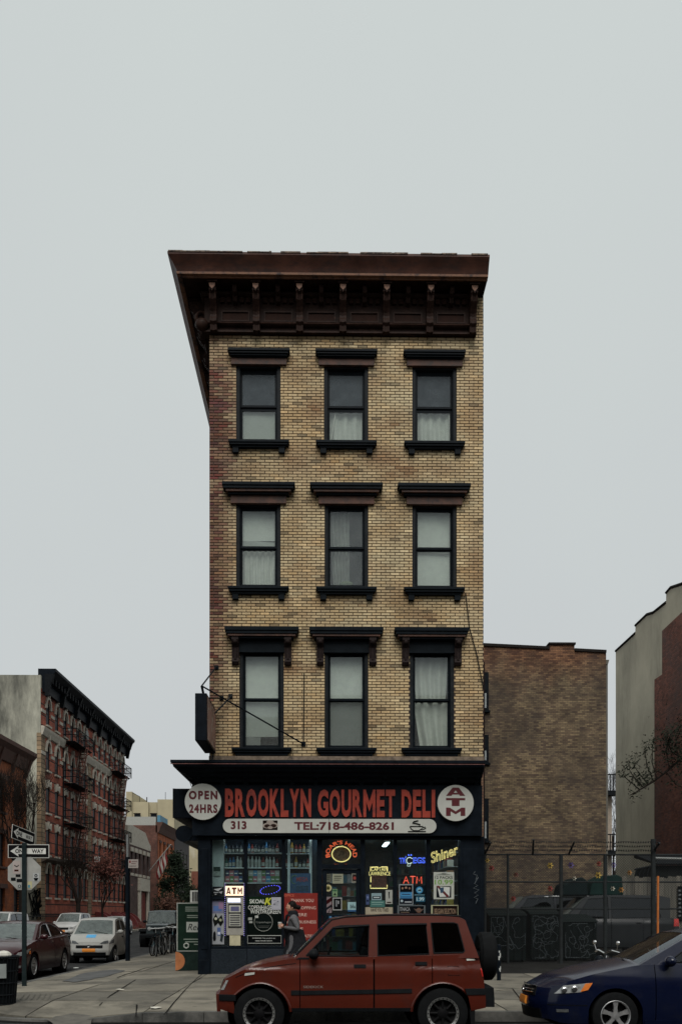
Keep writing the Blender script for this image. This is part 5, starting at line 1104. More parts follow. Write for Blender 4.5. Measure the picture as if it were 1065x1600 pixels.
        def strip(m, p, q, y0, y1, n=8, off=0):
            def f(a, b):
                x, z = lerp(p[0], q[0], b), lerp(p[1], q[1], b); h = s.ghy(z); y = lerp(y0(h), y1(h), a); e = 1-abs(y/h)**2.2
                k = min(1, max(0, (z-A[1])/(S['zroof']-A[1])))
                return (x-S.get('wsb', .06)*e*(1-k)*(1 if x < L/2 else -1), y, z+cr*e*k+off)
            m.grid(f, n, 4)
        ws, rs = MB(), MB()
        for i, (p, q) in enumerate(zip(secs, secs[1:])):
            if i == 0 or i == len(secs)-2:
                strip(body, p, q, lambda h: -h, lambda h: -h+pil, 1); strip(body, p, q, lambda h: h-pil, lambda h: h, 1)
                strip(ws if i == 0 else rs, p, q, lambda h: -h+pil, lambda h: h-pil, 8, -.004)
            else: strip(body, p, q, lambda h: -h, lambda h: h, 10)
        bo = body.build('body', P, T, smooth=38)
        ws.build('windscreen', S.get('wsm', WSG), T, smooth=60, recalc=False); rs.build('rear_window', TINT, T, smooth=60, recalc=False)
        # door panels
        dobj = {}
        for i, (a, b) in enumerate(doors):
            for sg in (-1, 1):
                m = MB(); s.sidepanel(m, a+gap/2, b-gap/2, sg); dobj[(i, sg)] = m.build('door', P, T, smooth=38)
                hx, hz = S['handles'][i]; k = s.patch('handle', [(hx-.08, hz-.022), (hx+.08, hz-.022), (hx+.08, hz+.022), (hx-.08, hz+.022)], S.get('hm', PLAST), sg, .018, dobj[(i, sg)], 2)
        for q, di, mt in wins:
            for sg in (-1, 1):
                par = dobj.get((di, sg), T); m = MB(); cx = sum(p[0] for p in q)/len(q); 
                m.poly([(x, sg*(s.ghy(z)-.012), z) for x, z in q]); m.build('side_window', mt, par, recalc=False)
                m = MB(); m.tube([(x, sg*(s.ghy(z)), z) for x, z in q+[q[0]]], .011, 5); m.build('window_trim', S.get('trim', PLAST), par)
        # dark liner, floor, seats, dashboard
        m = MB(); zb_, zt_ = s.sill+.02, S['zbelt']-.06; iw = s.hw0*.86
        m.box(s.L*.04, s.L*.96, -iw*.75, iw*.75, s.sill-.06, s.sill+.1)
        x0, x1 = A[0]-.05, min(L-.1, Dp[0])
        wf, wr = S['wheels']; ra = S['arch']
        for sg in (-1, 1): m.box(wf+ra, wr-ra, sg*iw, sg*(iw-.04), s.sill, zt_-.02)
        m.box(.12, L-.12, -iw*.72, iw*.72, s.sill+.1, min(zt_, .75))
        m.box(x0+.05, x0+.4, -iw*.9, iw*.9, zt_-.25, zt_+.04)
        m.build('chassis', INTR, T)
        for sx in S.get('seats', []):
            for sg in (-1, 1):
                m = MB(); m.obox((sx, sg*.36, zt_-.1), .14, .46, .62, Matrix.Rotation(R(14), 3, 'Y')); m.obox((sx+.08, sg*.36, zt_+.30), .09, .26, .18, Matrix.Rotation(R(14), 3, 'Y')); m.build('seat', INTR, T, bevel=.03)
        if S.get('seats'):
            sx = S['seats'][0]; m = MB(); c = (sx-.48, -.36 if S.get('drv', -1) < 0 else .36, zt_+.02)
            m.tube([(c[0]+.06*sin(a)*1., c[1]+.18*cos(a), c[2]+.17*sin(a)) for a in [2*pi*k/18 for k in range(19)]], .015, 6); m.tube([c, (c[0]-.25, c[1], c[2]-.1)], .03); m.build('steering_wheel', INTR, T)
        y_ = s.hw0-S['tw']/2-S.get('win_', .02)
        for xc in S['wheels']:
            for sg in (-1, 1): wheel(T, xc, sg*y_, S['r'], S['tw'], S['rim'], S['style'], sg)
            for sg in (-1, 1):
                m = MB(); m.lathe([(ra*1.0, sg*(y_+S['tw']*.38)), (ra*1.0, sg*(y_-S['tw']*.8)), (0, sg*(y_-S['tw']*.8))], 'y', 24, (xc, 0, S['r'])); m.build('wheel_well', RUB, T)
        if S.get('mirror'):
            mx_, mz = S['mirror']
            for sg in (-1, 1):
                m = MB(); yb = s.ghy(mz); m.ball((mx_, sg*(yb+.14), mz+.02), (.07, .11, .075), 12, 8); m.tube([(mx_+.03, sg*(yb-.02), mz-.02), (mx_+.01, sg*(yb+.1), mz)], .03, 6); m.build('mirror', S.get('mm', P), T, smooth=50)
        # wiper
        m = MB(); a = A[0]-.03
        for y0 in (-.5, .05): m.tube([(a-.02, y0, A[1]+.01), (a+.03, y0+.45, A[1]+.08)], .008, 4)
        m.build('wiper', PLAST, T)
        # seams
    def strip_side(s, name, x0, x1, z0, z1, mt, off=.012, za=None):
        for sg in (-1, 1): s.patch(name, [(x0, z0), (x1, z0 if za is None else za), (x1, (z1 if za is None else za+z1-z0)), (x0, z1)], mt, sg, off, None, max(4, int((x1-x0)/.08)))
# ---------------------------------------------------------------- red boxy four-wheel drive
SKP = carpaint('brick_red_car_paint', (.062, .0092, .0042), .3, .8)
SK = dict(wsm=CLR, L=3.62, hw=.815, paint=SKP, sill=.40, r=.345, tw=.20, rim=.215, style='lip', wheels=(.565, 3.04), arch=.425, archh=.97, chin=.0,
          plan=[(0, .86), (.12, .93), (.35, .985), (.8, 1.), (3.2, 1.), (3.5, .97), (3.62, .93)],
          prof=[(.3, .94), (.42, .975), (.58, .992), (.68, .984), (.88, .998), (.93, 1.004), (.955, .982), (1.0, .972), (1.12, .955), (1.2, .945)],
          top=[(0, .80), (.10, .86), (.2, .91), (.45, .985), (.9, 1.07), (1.05, 1.09), (3.0, 1.13), (3.55, 1.14), (3.62, 1.12)],
          nose=[(.4, .03), (.6, .02), (.8, .10), (.9, .14)], tail=[(.5, 0), (.8, .02), (1.15, .10)], bulge=(.05, .03), crown=.03,
          gh=((1.02, 1.10), (1.52, 1.60), (3.32, 1.645), (3.53, 1.12)), roof=[(1.52, 1.60), (1.75, 1.635), (2.3, 1.66), (3.0, 1.66), (3.27, 1.645), (3.36, 1.60)], zbelt=1.09, zroof=1.66, wb=.775, wr=.66, rcrown=.03, wsb=.07, pillar=.06,
          wins=[([(1.20, 1.125), (1.56, 1.50), (1.66, 1.525), (2.045, 1.535), (2.03, 1.115)], 0, CLR), ([(2.165, 1.12), (2.165, 1.54), (2.82, 1.55), (2.855, 1.145)], 1, TINT), ([(2.92, 1.155), (2.89, 1.565), (3.20, 1.565), (3.25, 1.55), (3.335, 1.19), (3.32, 1.165)], None, TINT)],
          doors=[(1.115, 2.105), (2.115, 2.895)], handles=[(1.92, .985), (2.745, 1.02)], seats=(1.95, 2.75), mirror=(1.30, 1.13), mm=PLAST)
sk = Car('red_suv', 'brick red boxy five-door four-wheel drive parked in front of the deli', 'suv', SK); T = sk.T
sk.strip_side('side_moulding', .995, 1.11, .60, .66, PLAST, .014); sk.strip_side('side_moulding', 1.12, 2.10, .60, .655, PLAST, .014, .615); sk.strip_side('side_moulding', 2.12, 2.62, .615, .67, PLAST, .014, .625)
sk.strip_side('sill_cover', 1.0, 2.62, .37, .42, PLAST, .004)
for sg in (-1, 1):
    sk.patch('front_bumper', [(-.0, .40), (.22, .34), (.20, .58), (0, .58)], SKP, sg, .03); sk.patch('bumper_trim', [(0, .52), (.24, .52), (.24, .60), (0, .60)], PLAST, sg, .045)
    sk.patch('indicator', [(.30, .855), (.46, .875), (.46, .905), (.30, .89)], cm('c9ccc4', .3), sg, .008)
    sk.patch('headlamp', [(0, .66), (.045, .66), (.06, .79), (.02, .79)], LAMPG, sg, .008)
    sk.patch('rear_bumper', [(3.42, .38), (3.62, .42), (3.62, .66), (3.36, .66)], SKP, sg, .04); sk.patch('bumper_trim', [(3.36, .60), (3.62, .60), (3.62, .68), (3.34, .68)], PLAST, sg, .055)
    sk.patch('tail_lamp', [(3.60, .84), (3.62, .84), (3.62, .95), (3.60, .95)], REDL, sg, .008); sk.patch('marker', [(3.42, 1.055), (3.55, 1.06), (3.55, 1.08), (3.42, 1.08)], cm('c9ccc4', .3), sg, .008)
    m = MB(); m.tube([sk.side(x, .345+sqrt(max(0, .425**2-(x-.565)**2))*.97, sg, .004) for x in [.565+.424*sin(k/12*pi/2) for k in range(-10, 13)]], .020, 6); m.build('wheel_arch_flare', SKP, T, smooth=60); m = MB(); m.tube([sk.side(x, .345+sqrt(max(0, .425**2-(x-3.04)**2))*.97, sg, .004) for x in [3.04+.424*sin(k/12*pi/2) for k in range(-12, 11)]], .020, 6); m.build('wheel_arch_flare', SKP, T, smooth=60)
sk.patch('front_bumper', [(-.66, .36), (.66, .36), (.66, .60), (-.66, .60)], SKP, 1, .04, None, 8, 'front'); sk.patch('grille', [(-.35, .66), (.35, .66), (.35, .78), (-.35, .78)], GRIL, 1, .01, None, 6, 'front')
sk.patch('rear_bumper', [(-.7, .42), (.7, .42), (.7, .68), (-.7, .68)], PLAST, 1, .13, None, 6, 'rear')
m = MB(); 
for sg in (-1, 1): m.tube([(1.06, sg*.765, 1.13), (1.54, sg*.668, 1.607), (1.75, sg*.655, 1.648), (2.3, sg*.65, 1.672), (3.0, sg*.65, 1.672), (3.30, sg*.655, 1.655)], .014, 5)
m.build('drip_rail', PLAST, T)
for sg in (-1, 1):
    for (xa_, za_), (xb_, zb_) in (((1.56, 1.505), (2.05, 1.54)), ((2.16, 1.545), (2.83, 1.555))):
        m = MB(); m.tube([(lerp(xa_, xb_, k/4), sg*(sk.ghy(lerp(za_, zb_, k/4))+.014), lerp(za_, zb_, k/4)-.01) for k in range(5)], .020, 6); m.build('wind_deflector', PLAST, T, smooth=60)
    m = MB(); m.tube([sk.side(x, z, sg, .001) for x, z in ((.16, .83), (.35, .905), (.6, .955), (.85, .995), (1.06, 1.02))], .005, 4); m.build('bonnet_seam', GRIL, T)
    m = MB(); m.tube([sk.side(x, z, sg, .001) for x, z in ((3.12, .86), (3.28, .86), (3.28, .98), (3.12, .98), (3.12, .86))], .004, 4); m.build('fuel_flap_seam', GRIL, T)
    sk.patch('quarter_trim', [(1.06, 1.075), (1.24, 1.075), (1.24, 1.10), (1.10, 1.10)], PLAST, sg, .004, None, 3)
m = MB(); m.text('SIDEKICK', 1.16, 1.43, .688, .722, 0, bold=.01); m.V = [(x, -(sk.hw(x, z)+.006), z) for x, y, z in m.V]; m.build('badge', cm('8a7a72', .4), T)
m = MB(); m.tube([(1.35, -.70, 1.44), (1.55, -.72, 1.80)], .004, 4); m.build('antenna', PLAST, T)
t = MB(); t.lathe([(.12, 3.66), (.30, 3.64), (.345, 3.68), (.35, 3.76), (.345, 3.84), (.30, 3.88), (.19, 3.87), (.12, 3.84)], 'x', 30, (0, .05, 1.08)); sw = t.build('spare_wheel', RUB, T, smooth=40); MB().lathe([(.19, 3.865), (.10, 3.85), (0, 3.86)], 'x', 20, (0, .05, 1.08)).build('rim', RIMD, sw)
MB().tube([(3.5, .05, 1.08), (3.7, .05, 1.08)], .08, 8).build('spare_carrier', PLAST, T)
for k in (3.35,): 
    m = MB(); m.prism([(3.42, .12), (3.47, .12), (3.47, .40), (3.40, .40)], 'y', -.80, -.60); m.build('mud_flap', RUB, T)
# mirror glass glint, poster seen through the front window is the real one behind
fx = PX(333.5, -9.85); move(T, (fx+.04, -9.02, -.012))
# ---------------------------------------------------------------- dark blue saloon at the right
CBP = carpaint('dark_blue_car_paint', (.0018, .0038, .0165), .2, .55)
CB = dict(wsm=CLR, L=4.5, hw=.85, paint=CBP, sill=.20, r=.315, tw=.195, rim=.205, style='five', wheels=(.88, 3.48), arch=.37, chin=.3,
          plan=[(0, .70), (.06, .78), (.16, .87), (.35, .945), (.7, .985), (1.2, 1.), (3.6, 1.), (4.2, .95), (4.5, .78)], prof=[(.15, .95), (.3, .985), (.5, 1.), (.72, .995), (.85, .965), (.97, .92), (1.05, .90)],
          top=[(0, .66), (.05, .70), (.2, .775), (.5, .855), (.9, .935), (1.15, .985), (1.3, 1.0), (2.4, .99), (3.7, 1.03), (4.3, 1.06), (4.5, 1.02)], nose=[(.2, .04), (.45, 0), (.6, .03), (.75, .09)], tail=[(.2, .05), (.6, 0), (1., .08)], bulge=(.20, .12), crown=.06,
          gh=((1.18, 1.0), (2.05, 1.42), (3.2, 1.43), (4.0, 1.06)), roof=[(1.98, 1.40), (2.2, 1.45), (2.6, 1.475), (3.0, 1.46), (3.25, 1.42)], zbelt=.99, zroof=1.475, wb=.765, wr=.60, rcrown=.035, wsb=.12,
          wins=[([(1.62, 1.03), (2.10, 1.355), (2.30, 1.395), (2.52, 1.40), (2.50, 1.02)], 0, CLR), ([(2.58, 1.02), (2.60, 1.40), (2.95, 1.395), (3.22, 1.34), (3.42, 1.06)], 1, CLR)], doors=[(1.42, 2.54), (2.55, 3.40)], handles=[(2.36, .86), (3.22, .88)], hm=CBP, seats=(2.2, 3.05), mirror=(1.60, 1.03), mm=CBP)
cb = Car('blue_sedan', 'dark blue saloon parked beside the chain-link fence, front end showing', 'car', CB)
for sg in (-1, 1):
    cb.patch('headlamp', [(.06, .60), (.40, .63), (.50, .755), (.14, .715)], LAMPG, sg, .006, None, 8); cb.patch('indicator', [(.385, .635), (.49, .66), (.55, .755), (.44, .745)], AMB, sg, .009, None, 4)
    cb.patch('fog_lamp', [(.10, .35), (.25, .355), (.25, .395), (.10, .39)], mat('fog_lens', (.09, .095, .095), .15, .2, .4, 20.), sg, .006, None, 4); cb.patch('bumper_line', [(0, .445), (.50, .445), (.50, .455), (0, .455)], GRIL, sg, .003, None, 6); cb.patch('skirt', [(1.27, .17), (3.1, .17), (3.1, .25), (1.27, .25)], CBP, sg, .02, None, 8)
    for k, (bx_, bz) in enumerate(((.17, .655), (.30, .675))): m = MB(); p = cb.side(bx_, bz, sg, .012); m.ball(p, (.045, .02, .045), 12, 8); m.build('lamp_bowl', CHR, cb.T, smooth=60)
cb.patch('grille', [(-.40, .56), (.40, .56), (.38, .68), (-.38, .68)], GRIL, 1, .008, None, 8, 'front'); cb.patch('plate', [(-.18, .42), (.18, .42), (.18, .53), (-.18, .53)], PLATE, 1, .025, None, 4, 'front'); cb.patch('lower_grille', [(-.5, .24), (.5, .24), (.5, .38), (-.5, .38)], GRIL, 1, .006, None, 8, 'front')
m = MB()
for z in (.60, .635): m.tube([cb.front(y, z, .016) for y in [-.36+.06*k for k in range(13)]], .007, 4)
m.tube([cb.front(y, .685, .012) for y in [-.38+.06*k for k in range(13)]], .010, 5); m.build('grille_bar', CHR, cb.T)
m = MB(); m.tube([(cb.front(0, .63, .03)[0], .06*cos(a), .63+.04*sin(a)) for a in [2*pi*k/16 for k in range(17)]], .008, 5); m.tube([(cb.front(0, .63, .03)[0], .025*cos(a), .635+.035*sin(a)) for a in [2*pi*k/16 for k in range(17)]], .006, 5); m.build('emblem', CHR, cb.T)
move(cb.T, (PX(957, -9.85)-.84, -9.02, -.012))
# ---------------------------------------------------------------- maroon saloon in the side street
NSP = carpaint('maroon_car_paint', (.024, .0026, .0045), .22, .8)
NS = dict(L=4.86, hw=.915, paint=NSP, sill=.20, r=.335, tw=.21, rim=.225, style='ten', wheels=(.97, 3.75), arch=.385, chin=.3,
          plan=[(0, .72), (.06, .80), (.18, .89), (.4, .955), (.8, .99), (1.2, 1.), (3.8, 1.), (4.5, .95), (4.86, .80)], prof=[(.15, .94), (.3, .975), (.55, 1.), (.78, .995), (.92, .955), (1.0, .925)],
          top=[(0, .70), (.06, .74), (.25, .82), (.6, .89), (1.0, .95), (1.3, .985), (2.4, 1.0), (3.9, 1.05), (4.6, 1.08), (4.86, 1.04)], nose=[(.2, .04), (.45, 0), (.6, .03), (.78, .10)], tail=[(.2, .05), (.6, 0), (1., .08)], bulge=(.24, .12), crown=.06,
          gh=((1.30, 1.0), (2.2, 1.41), (3.4, 1.42), (4.45, 1.09)), roof=[(2.15, 1.40), (2.4, 1.45), (2.8, 1.47), (3.25, 1.455), (3.6, 1.40)], zbelt=1.0, zroof=1.47, wb=.80, wr=.62, rcrown=.03, wsb=.14,
          wins=[([(1.80, 1.04), (2.25, 1.345), (2.45, 1.39), (2.78, 1.40), (2.78, 1.05)], 0, TINT), ([(2.85, 1.05), (2.87, 1.40), (3.2, 1.39), (3.55, 1.32), (3.95, 1.12), (3.9, 1.08)], 1, TINT)], doors=[(1.55, 2.80), (2.81, 3.70)], handles=[(2.6, .93), (3.5, .96)], hm=CHR, trim=CHR, seats=(2.35, 3.3), mirror=(1.72, 1.05))
ns = Car('maroon_sedan', 'maroon saloon parked by the corner pole, front towards the crossing', 'car', NS)
for sg in (-1, 1):
    ns.patch('headlamp', [(.03, .62), (.42, .66), (.72, .80), (.10, .72)], LAMPG, sg, .006, None, 8); ns.patch('fog_lamp', [(.08, .33), (.2, .33), (.2, .39), (.08, .39)], LAMPG, sg, .006, None, 4); ns.patch('marker', [(.62, .66), (.68, .67), (.68, .74), (.62, .73)], AMB, sg, .008, None, 3)
    ns.patch('headlamp', [(sg*.35, .63), (sg*.66, .62), (sg*.64, .70), (sg*.40, .70)], LAMPG, 1, .006, None, 6, 'front')
ns.patch('grille', [(-.36, .50), (.36, .50), (.42, .69), (-.42, .69)], GRIL, 1, .008, None, 8, 'front'); ns.patch('grille_chrome', [(-.44, .685), (.44, .685), (.46, .72), (-.46, .72)], CHR, 1, .012, None, 8, 'front'); ns.patch('plate', [(-.18, .40), (.18, .40), (.18, .50), (-.18, .50)], PLATE, 1, .02, None, 3, 'front')
move(ns.T, (-8.42, .75, -.01), R(90))
# ---------------------------------------------------------------- silver two-seater
SLENS = mat('smoked_lens', (.07, .075, .078), .12, .2, .6, 18.)
SMP = carpaint('silver_car_paint', (.25, .25, .235), .35, .3); SMD = mat('dark_silver_cell', (.10, .105, .105), .35, .3, .1)
SMT = dict(L=2.68, hw=.78, paint=SMP, sill=.24, r=.29, tw=.18, rim=.19, style='five', wheels=(.42, 2.26), arch=.35, chin=.3,
           plan=[(0, .80), (.06, .87), (.18, .95), (.4, .99), (.8, 1.), (2.2, 1.), (2.5, .95), (2.68, .85)], prof=[(.2, .96), (.4, 1.), (.7, 1.), (.9, .97), (1.0, .94)],
           top=[(0, .72), (.08, .80), (.3, .92), (.55, .985), (1.5, .99), (2.68, 1.02)], nose=[(.2, .05), (.45, 0), (.75, .07)], tail=[(.2, .03), (1., .1)], bulge=(.16, .08), crown=.05,
           gh=((.50, .99), (1.05, 1.46), (2.2, 1.50), (2.62, 1.02)), roof=[(1.0, 1.44), (1.2, 1.50), (1.6, 1.53), (2.05, 1.51), (2.3, 1.44)], zbelt=.985, zroof=1.53, wb=.73, wr=.60, rcrown=.03, wsb=.12,
           wins=[([(.78, 1.02), (1.10, 1.40), (1.30, 1.45), (1.62, 1.46), (1.62, 1.02)], 0, TINT), ([(1.72, 1.05), (1.72, 1.45), (2.0, 1.44), (2.2, 1.38), (2.35, 1.12)], None, TINT)], doors=[(.80, 1.70)], handles=[(1.55, .88)], seats=(1.45,), mirror=(.80, 1.04), trim=SMD)
st_ = Car('silver_microcar', 'short silver two-seat car parked behind the maroon saloon', 'car', SMT)
for sg in (-1, 1):
    st_.patch('headlamp', [(.0, .66), (.22, .70), (.30, .84), (.10, .78)], SLENS, sg, .006, None, 6); st_.patch('headlamp', [(sg*.34, .66), (sg*.62, .68), (sg*.61, .78), (sg*.48, .76)], SLENS, 1, .008, None, 5, 'front'); st_.patch('side_cell', [(1.72, .55), (1.95, .62), (1.9, .98), (1.72, .98)], SMD, sg, .004, None, 4)
st_.patch('grille', [(-.45, .52), (.45, .52), (.45, .62), (-.45, .62)], GRIL, 1, .008, None, 8, 'front'); st_.patch('plate', [(-.22, .40), (.22, .40), (.22, .51), (-.22, .51)], PLATE, 1, .014, None, 4, 'front'); st_.patch('lower_grille', [(-.55, .26), (.55, .26), (.55, .38), (-.55, .38)], GRIL, 1, .006, None, 8, 'front')
m = MB(); m.tube([(st_.front(0, .60, .02)[0], .04*cos(a), .60+.035*sin(a)) for a in [2*pi*k/12 for k in range(13)]], .008, 5); m.build('emblem', CHR, st_.T)
m = MB(); 
def hoodpt(x, y): z = sm(SMT['top'], x); h = st_.hw(x, z); e = 1-abs(y/h)**2.5; return (st_.X(x, z)-.16*e*max(0, 1-x/.35), y, z+.05*e*min(1, x/.2)+.006)
m.grid(lambda a, b: hoodpt(lerp(.14, .30, b), lerp(-.16, .16, a)), 4, 4); m.build('sticker', cm('4f9fd0', .5), st_.T)
move(st_.T, (-8.0, 9.2, -.01), R(90))
# ---------------------------------------------------------------- pale cars on the far kerb, dark off-roader
def sedan(name, label, paint, L, hw, H, loc, rz, cat='car', hood=1.1, zb=1.0, suv=False, plate=True):
    k = H/1.47
    S = dict(L=L, hw=hw, paint=paint, sill=.22*k, r=.33, tw=.21, rim=.21, style='five', wheels=(.9, L-1.0), arch=.38, chin=.3, plan=[(0, .74), (.08, .83), (.25, .93), (.6, .985), (1., 1.), (L-.9, 1.), (L-.2, .94), (L, .85)],
             prof=[(.2, .95), (.5, 1.), (.8*k, .99), (zb, .93)], top=[(0, .70*k), (.1, .78*k), (.5, .88*k), (hood, .96*k), (hood+.2, zb), (L-.4, zb+.04), (L, zb)], nose=[(.2, .04), (.5, 0), (.8, .08)], tail=[(.2, .04), (1, .08)], bulge=(.2, .12), crown=.05,
             gh=((hood+.05, zb), (hood+.9, H-.06), (L-1.3, H-.05), (L-.4, zb+.04)), roof=[(hood+.85, H-.07), (hood+1.2, H-.01), (L*.6, H), (L-(.7 if suv else 1.3), H-.02), (L-(.35 if suv else 1.0), H-.10)], zbelt=zb, zroof=H, wb=hw*.9, wr=hw*.73, rcrown=.03, wsb=.12,
             wins=[([(hood+.5, zb+.04), (hood+.95, H-.13), (L*.53, H-.08), (L*.53, zb+.04)], 0, TINT), ([(L*.55, zb+.04), (L*.55, H-.08), (L-(.9 if suv else 1.35), H-.11), (L-(.7 if suv else .95), zb+.08)], 1, TINT)], doors=[(hood+.3, L*.54), (L*.54+.01, L-1.35)], handles=[(L*.5, zb-.12), (L-1.5, zb-.12)], mirror=(hood+.45, zb+.04), seats=(L*.45,))
    c = Car(name, label, cat, S)
    for sg in (-1, 1): c.patch('headlamp', [(.03, .60*k), (.3, .63*k), (.4, .75*k), (.1, .71*k)], LAMPG, sg, .006, None, 5); c.patch('headlamp', [(sg*.42, .61*k), (sg*.66, .61*k), (sg*.64, .70*k), (sg*.46, .69*k)], LAMPG, 1, .006, None, 4, 'front'); c.patch('tail_lamp', [(L-.25, .72*k), (L, .72*k), (L, .9*k), (L-.2, .9*k)], REDL, sg, .006, None, 4)
    c.patch('grille', [(-.38, .56*k), (.38, .56*k), (.38, .68*k), (-.38, .68*k)], GRIL, 1, .008, None, 6, 'front'); c.patch('lower_grille', [(-.5, .28*k), (.5, .28*k), (.5, .42*k), (-.5, .42*k)], GRIL, 1, .008, None, 6, 'front')
    if plate: c.patch('plate', [(-.18, .44*k), (.18, .44*k), (.18, .54*k), (-.18, .54*k)], PLATE, 1, .012, None, 3, 'front')
    move(c.T, loc, rz); return c
PALE = carpaint('pale_silver_paint', (.26, .265, .265), .3, .5); WCAR = carpaint('white_car_paint', (.38, .385, .38), .3, .5); DKCAR = carpaint('black_car_paint', (.012, .014, .018), .25, .7)
sedan('silver_sedan', 'pale silver saloon parked across the side street beyond the two-seat car', PALE, 4.7, .90, 1.46, (-16.6, 49, -.01), R(90))
sedan('white_hatchback', 'white car showing its roof just behind the silver two-seat car', WCAR, 4.5, .90, 1.72, (-16.9, 37.5, -.01), R(90), suv=True, hood=.95, zb=1.05)
sedan('white_minivan', 'white minivan roof behind the maroon saloon', WCAR, 4.9, .95, 1.76, (-17.0, 24., -.01), R(90), suv=True, hood=.95, zb=1.1)
sedan('black_hatchback', 'black car parked behind the dark off-roader', DKCAR, 4.6, .92, 1.70, (-9.9, 34, -.01), R(90), suv=True, hood=1.0, zb=1.08)
JP = carpaint('dark_green_car_paint', (.020, .028, .030), .3, .5)
JS = dict(L=3.95, hw=.76, paint=JP, sill=.48, r=.41, tw=.26, rim=.2, style='five', wheels=(.55, 2.97), arch=.5, chin=0, win_=-.14, plan=[(0, .70), (.1, .72), (1.1, .85), (1.3, .98), (1.5, 1.), (3.8, 1.), (3.95, .97)], prof=[(.4, 1.), (1.2, .99)],
          top=[(0, 1.10), (.1, 1.13), (1.2, 1.19), (3.95, 1.2)], bulge=(.03, .02), crown=.04, gh=((1.38, 1.19), (1.52, 1.78), (3.7, 1.8), (3.9, 1.2)), roof=[(1.49, 1.76), (1.6, 1.81), (2.6, 1.84), (3.6, 1.81), (3.75, 1.76)], zbelt=1.19, zroof=1.84, wb=.75, wr=.68, rcrown=.02, wsb=.0, pillar=.06,
          wins=[([(1.48, 1.23), (1.62, 1.72), (2.4, 1.74), (2.4, 1.23)], 0, TINT), ([(2.5, 1.23), (2.5, 1.74), (3.6, 1.74), (3.7, 1.23)], None, TINT)], doors=[(1.45, 2.45)], handles=[(2.3, 1.08)], seats=(2.1,), mirror=(1.5, 1.26), mm=PLAST)
jp = Car('offroader', 'dark green upright off-roader with flat windscreen beyond the bicycles', 'car', JS)
for sg in (-1, 1):
    m = MB(); m.lathe([(0, -.03), (.09, -.02), (.10, .0), (.10, .03)], 'x', 16, (-.03, sg*.36, .93)); m.build('headlamp', LAMPG, jp.T, smooth=50)
    m = MB(); m.box(-.02, 1.12, sg*.50, sg*.90, .86, .92) if True else 0; m.box(-.04, .10, sg*.52, sg*.90, .78, .86); m.build('fender', PLAST, jp.T, bevel=.02)
m = MB()
for k in range(7): m.box(-.05, -.03, -.24+k*.075, -.21+k*.075, .80, 1.05)
m.build('grille_slot', GRIL, jp.T)
MB().box(-.30, -.12, -.80, .80, .52, .68).build('front_bumper', PLAST, jp.T, bevel=.03); MB().tube([(-.12, -.3, .6), (.1, -.3, .6)], .05).build('bumper_mount', PLAST, jp.T)
move(jp.T, (-8.5, 24.3, -.01), R(90))
# ================================================================ woman walking past the poster
def skinned(name, joints, edges, mt, par, root=0, sub=2):
    me = bpy.data.meshes.new(name); me.from_pydata([j[0] for j in joints], edges, []); o = bpy.data.objects.new(name, me); COL.objects.link(o)
    o.modifiers.new('skin', 'SKIN'); 
    for i, j in enumerate(joints):
        r = j[1]; d = me.skin_vertices[0].data[i]; d.radius = r if isinstance(r, tuple) else (r, r); d.use_root = (i == root)
    o.modifiers[0].use_smooth_shade = True
    sb = o.modifiers.new('sub', 'SUBSURF'); sb.levels = sub; sb.render_levels = sub; me.materials.append(mt); o.parent = par; ORG[o.name] = Vector(); return o
SKIN = mat('skin', (.36, .19, .13), .5, 0, .08, 20.); COAT = mat('grey_coat', (.072, .072, .076), .9, 0, .3, 30., bump=.2, bscale=80); DRESS = mat('dark_skirt', (.022, .023, .027), .9, 0, .3, 20.); HAIR = mat('dark_hair', (.012, .009, .008), .5, 0, .4, 60., stretch=(1, 1, .3)); SCARF = mat('charcoal_scarf', (.022, .023, .027), .95, 0, .35, 30., bump=.3, bscale=60)
P_ = thing('person', 'woman in grey coat and dark scarf walking past the red poster holding a white cup', 'person')
J = [((0, 0, .95), .15), ((0, 0, 1.12), .125), ((-.01, 0, 1.30), .15), ((.0, 0, 1.42), .10), ((-.01, 0, 1.49), .052), ((-.03, 0, 1.55), .055),  # 0 pelvis..5 neck top
     ((.0, -.16, 1.39), .065), ((.10, -.22, 1.16), .048), ((-.15, -.17, 1.20), .036), ((-.20, -.155, 1.215), .03),         # near arm 6-9
     ((.0, .16, 1.39), .065), ((.08, .21, 1.15), .048), ((-.15, .10, 1.19), .036), ((-.20, .08, 1.20), .03),                # far arm 10-13
     ((-.02, -.09, .88), .10), ((-.14, -.09, .48), .062), ((-.13, -.09, .10), .042), ((-.24, -.09, .045), .035),            # near leg 14-17
     ((.02, .09, .88), .10), ((.08, .09, .48), .062), ((.24, .09, .13), .042), ((.15, .09, .045), .035)]
Ed = [(0, 1), (1, 2), (2, 3), (3, 4), (4, 5), (3, 6), (6, 7), (7, 8), (8, 9), (3, 10), (10, 11), (11, 12), (12, 13), (0, 14), (14, 15), (15, 16), (16, 17), (0, 18), (18, 19), (19, 20), (20, 21)]
skinned('body', J, Ed, COAT, P_)
m = MB()   # head as one surface in profile facing -x
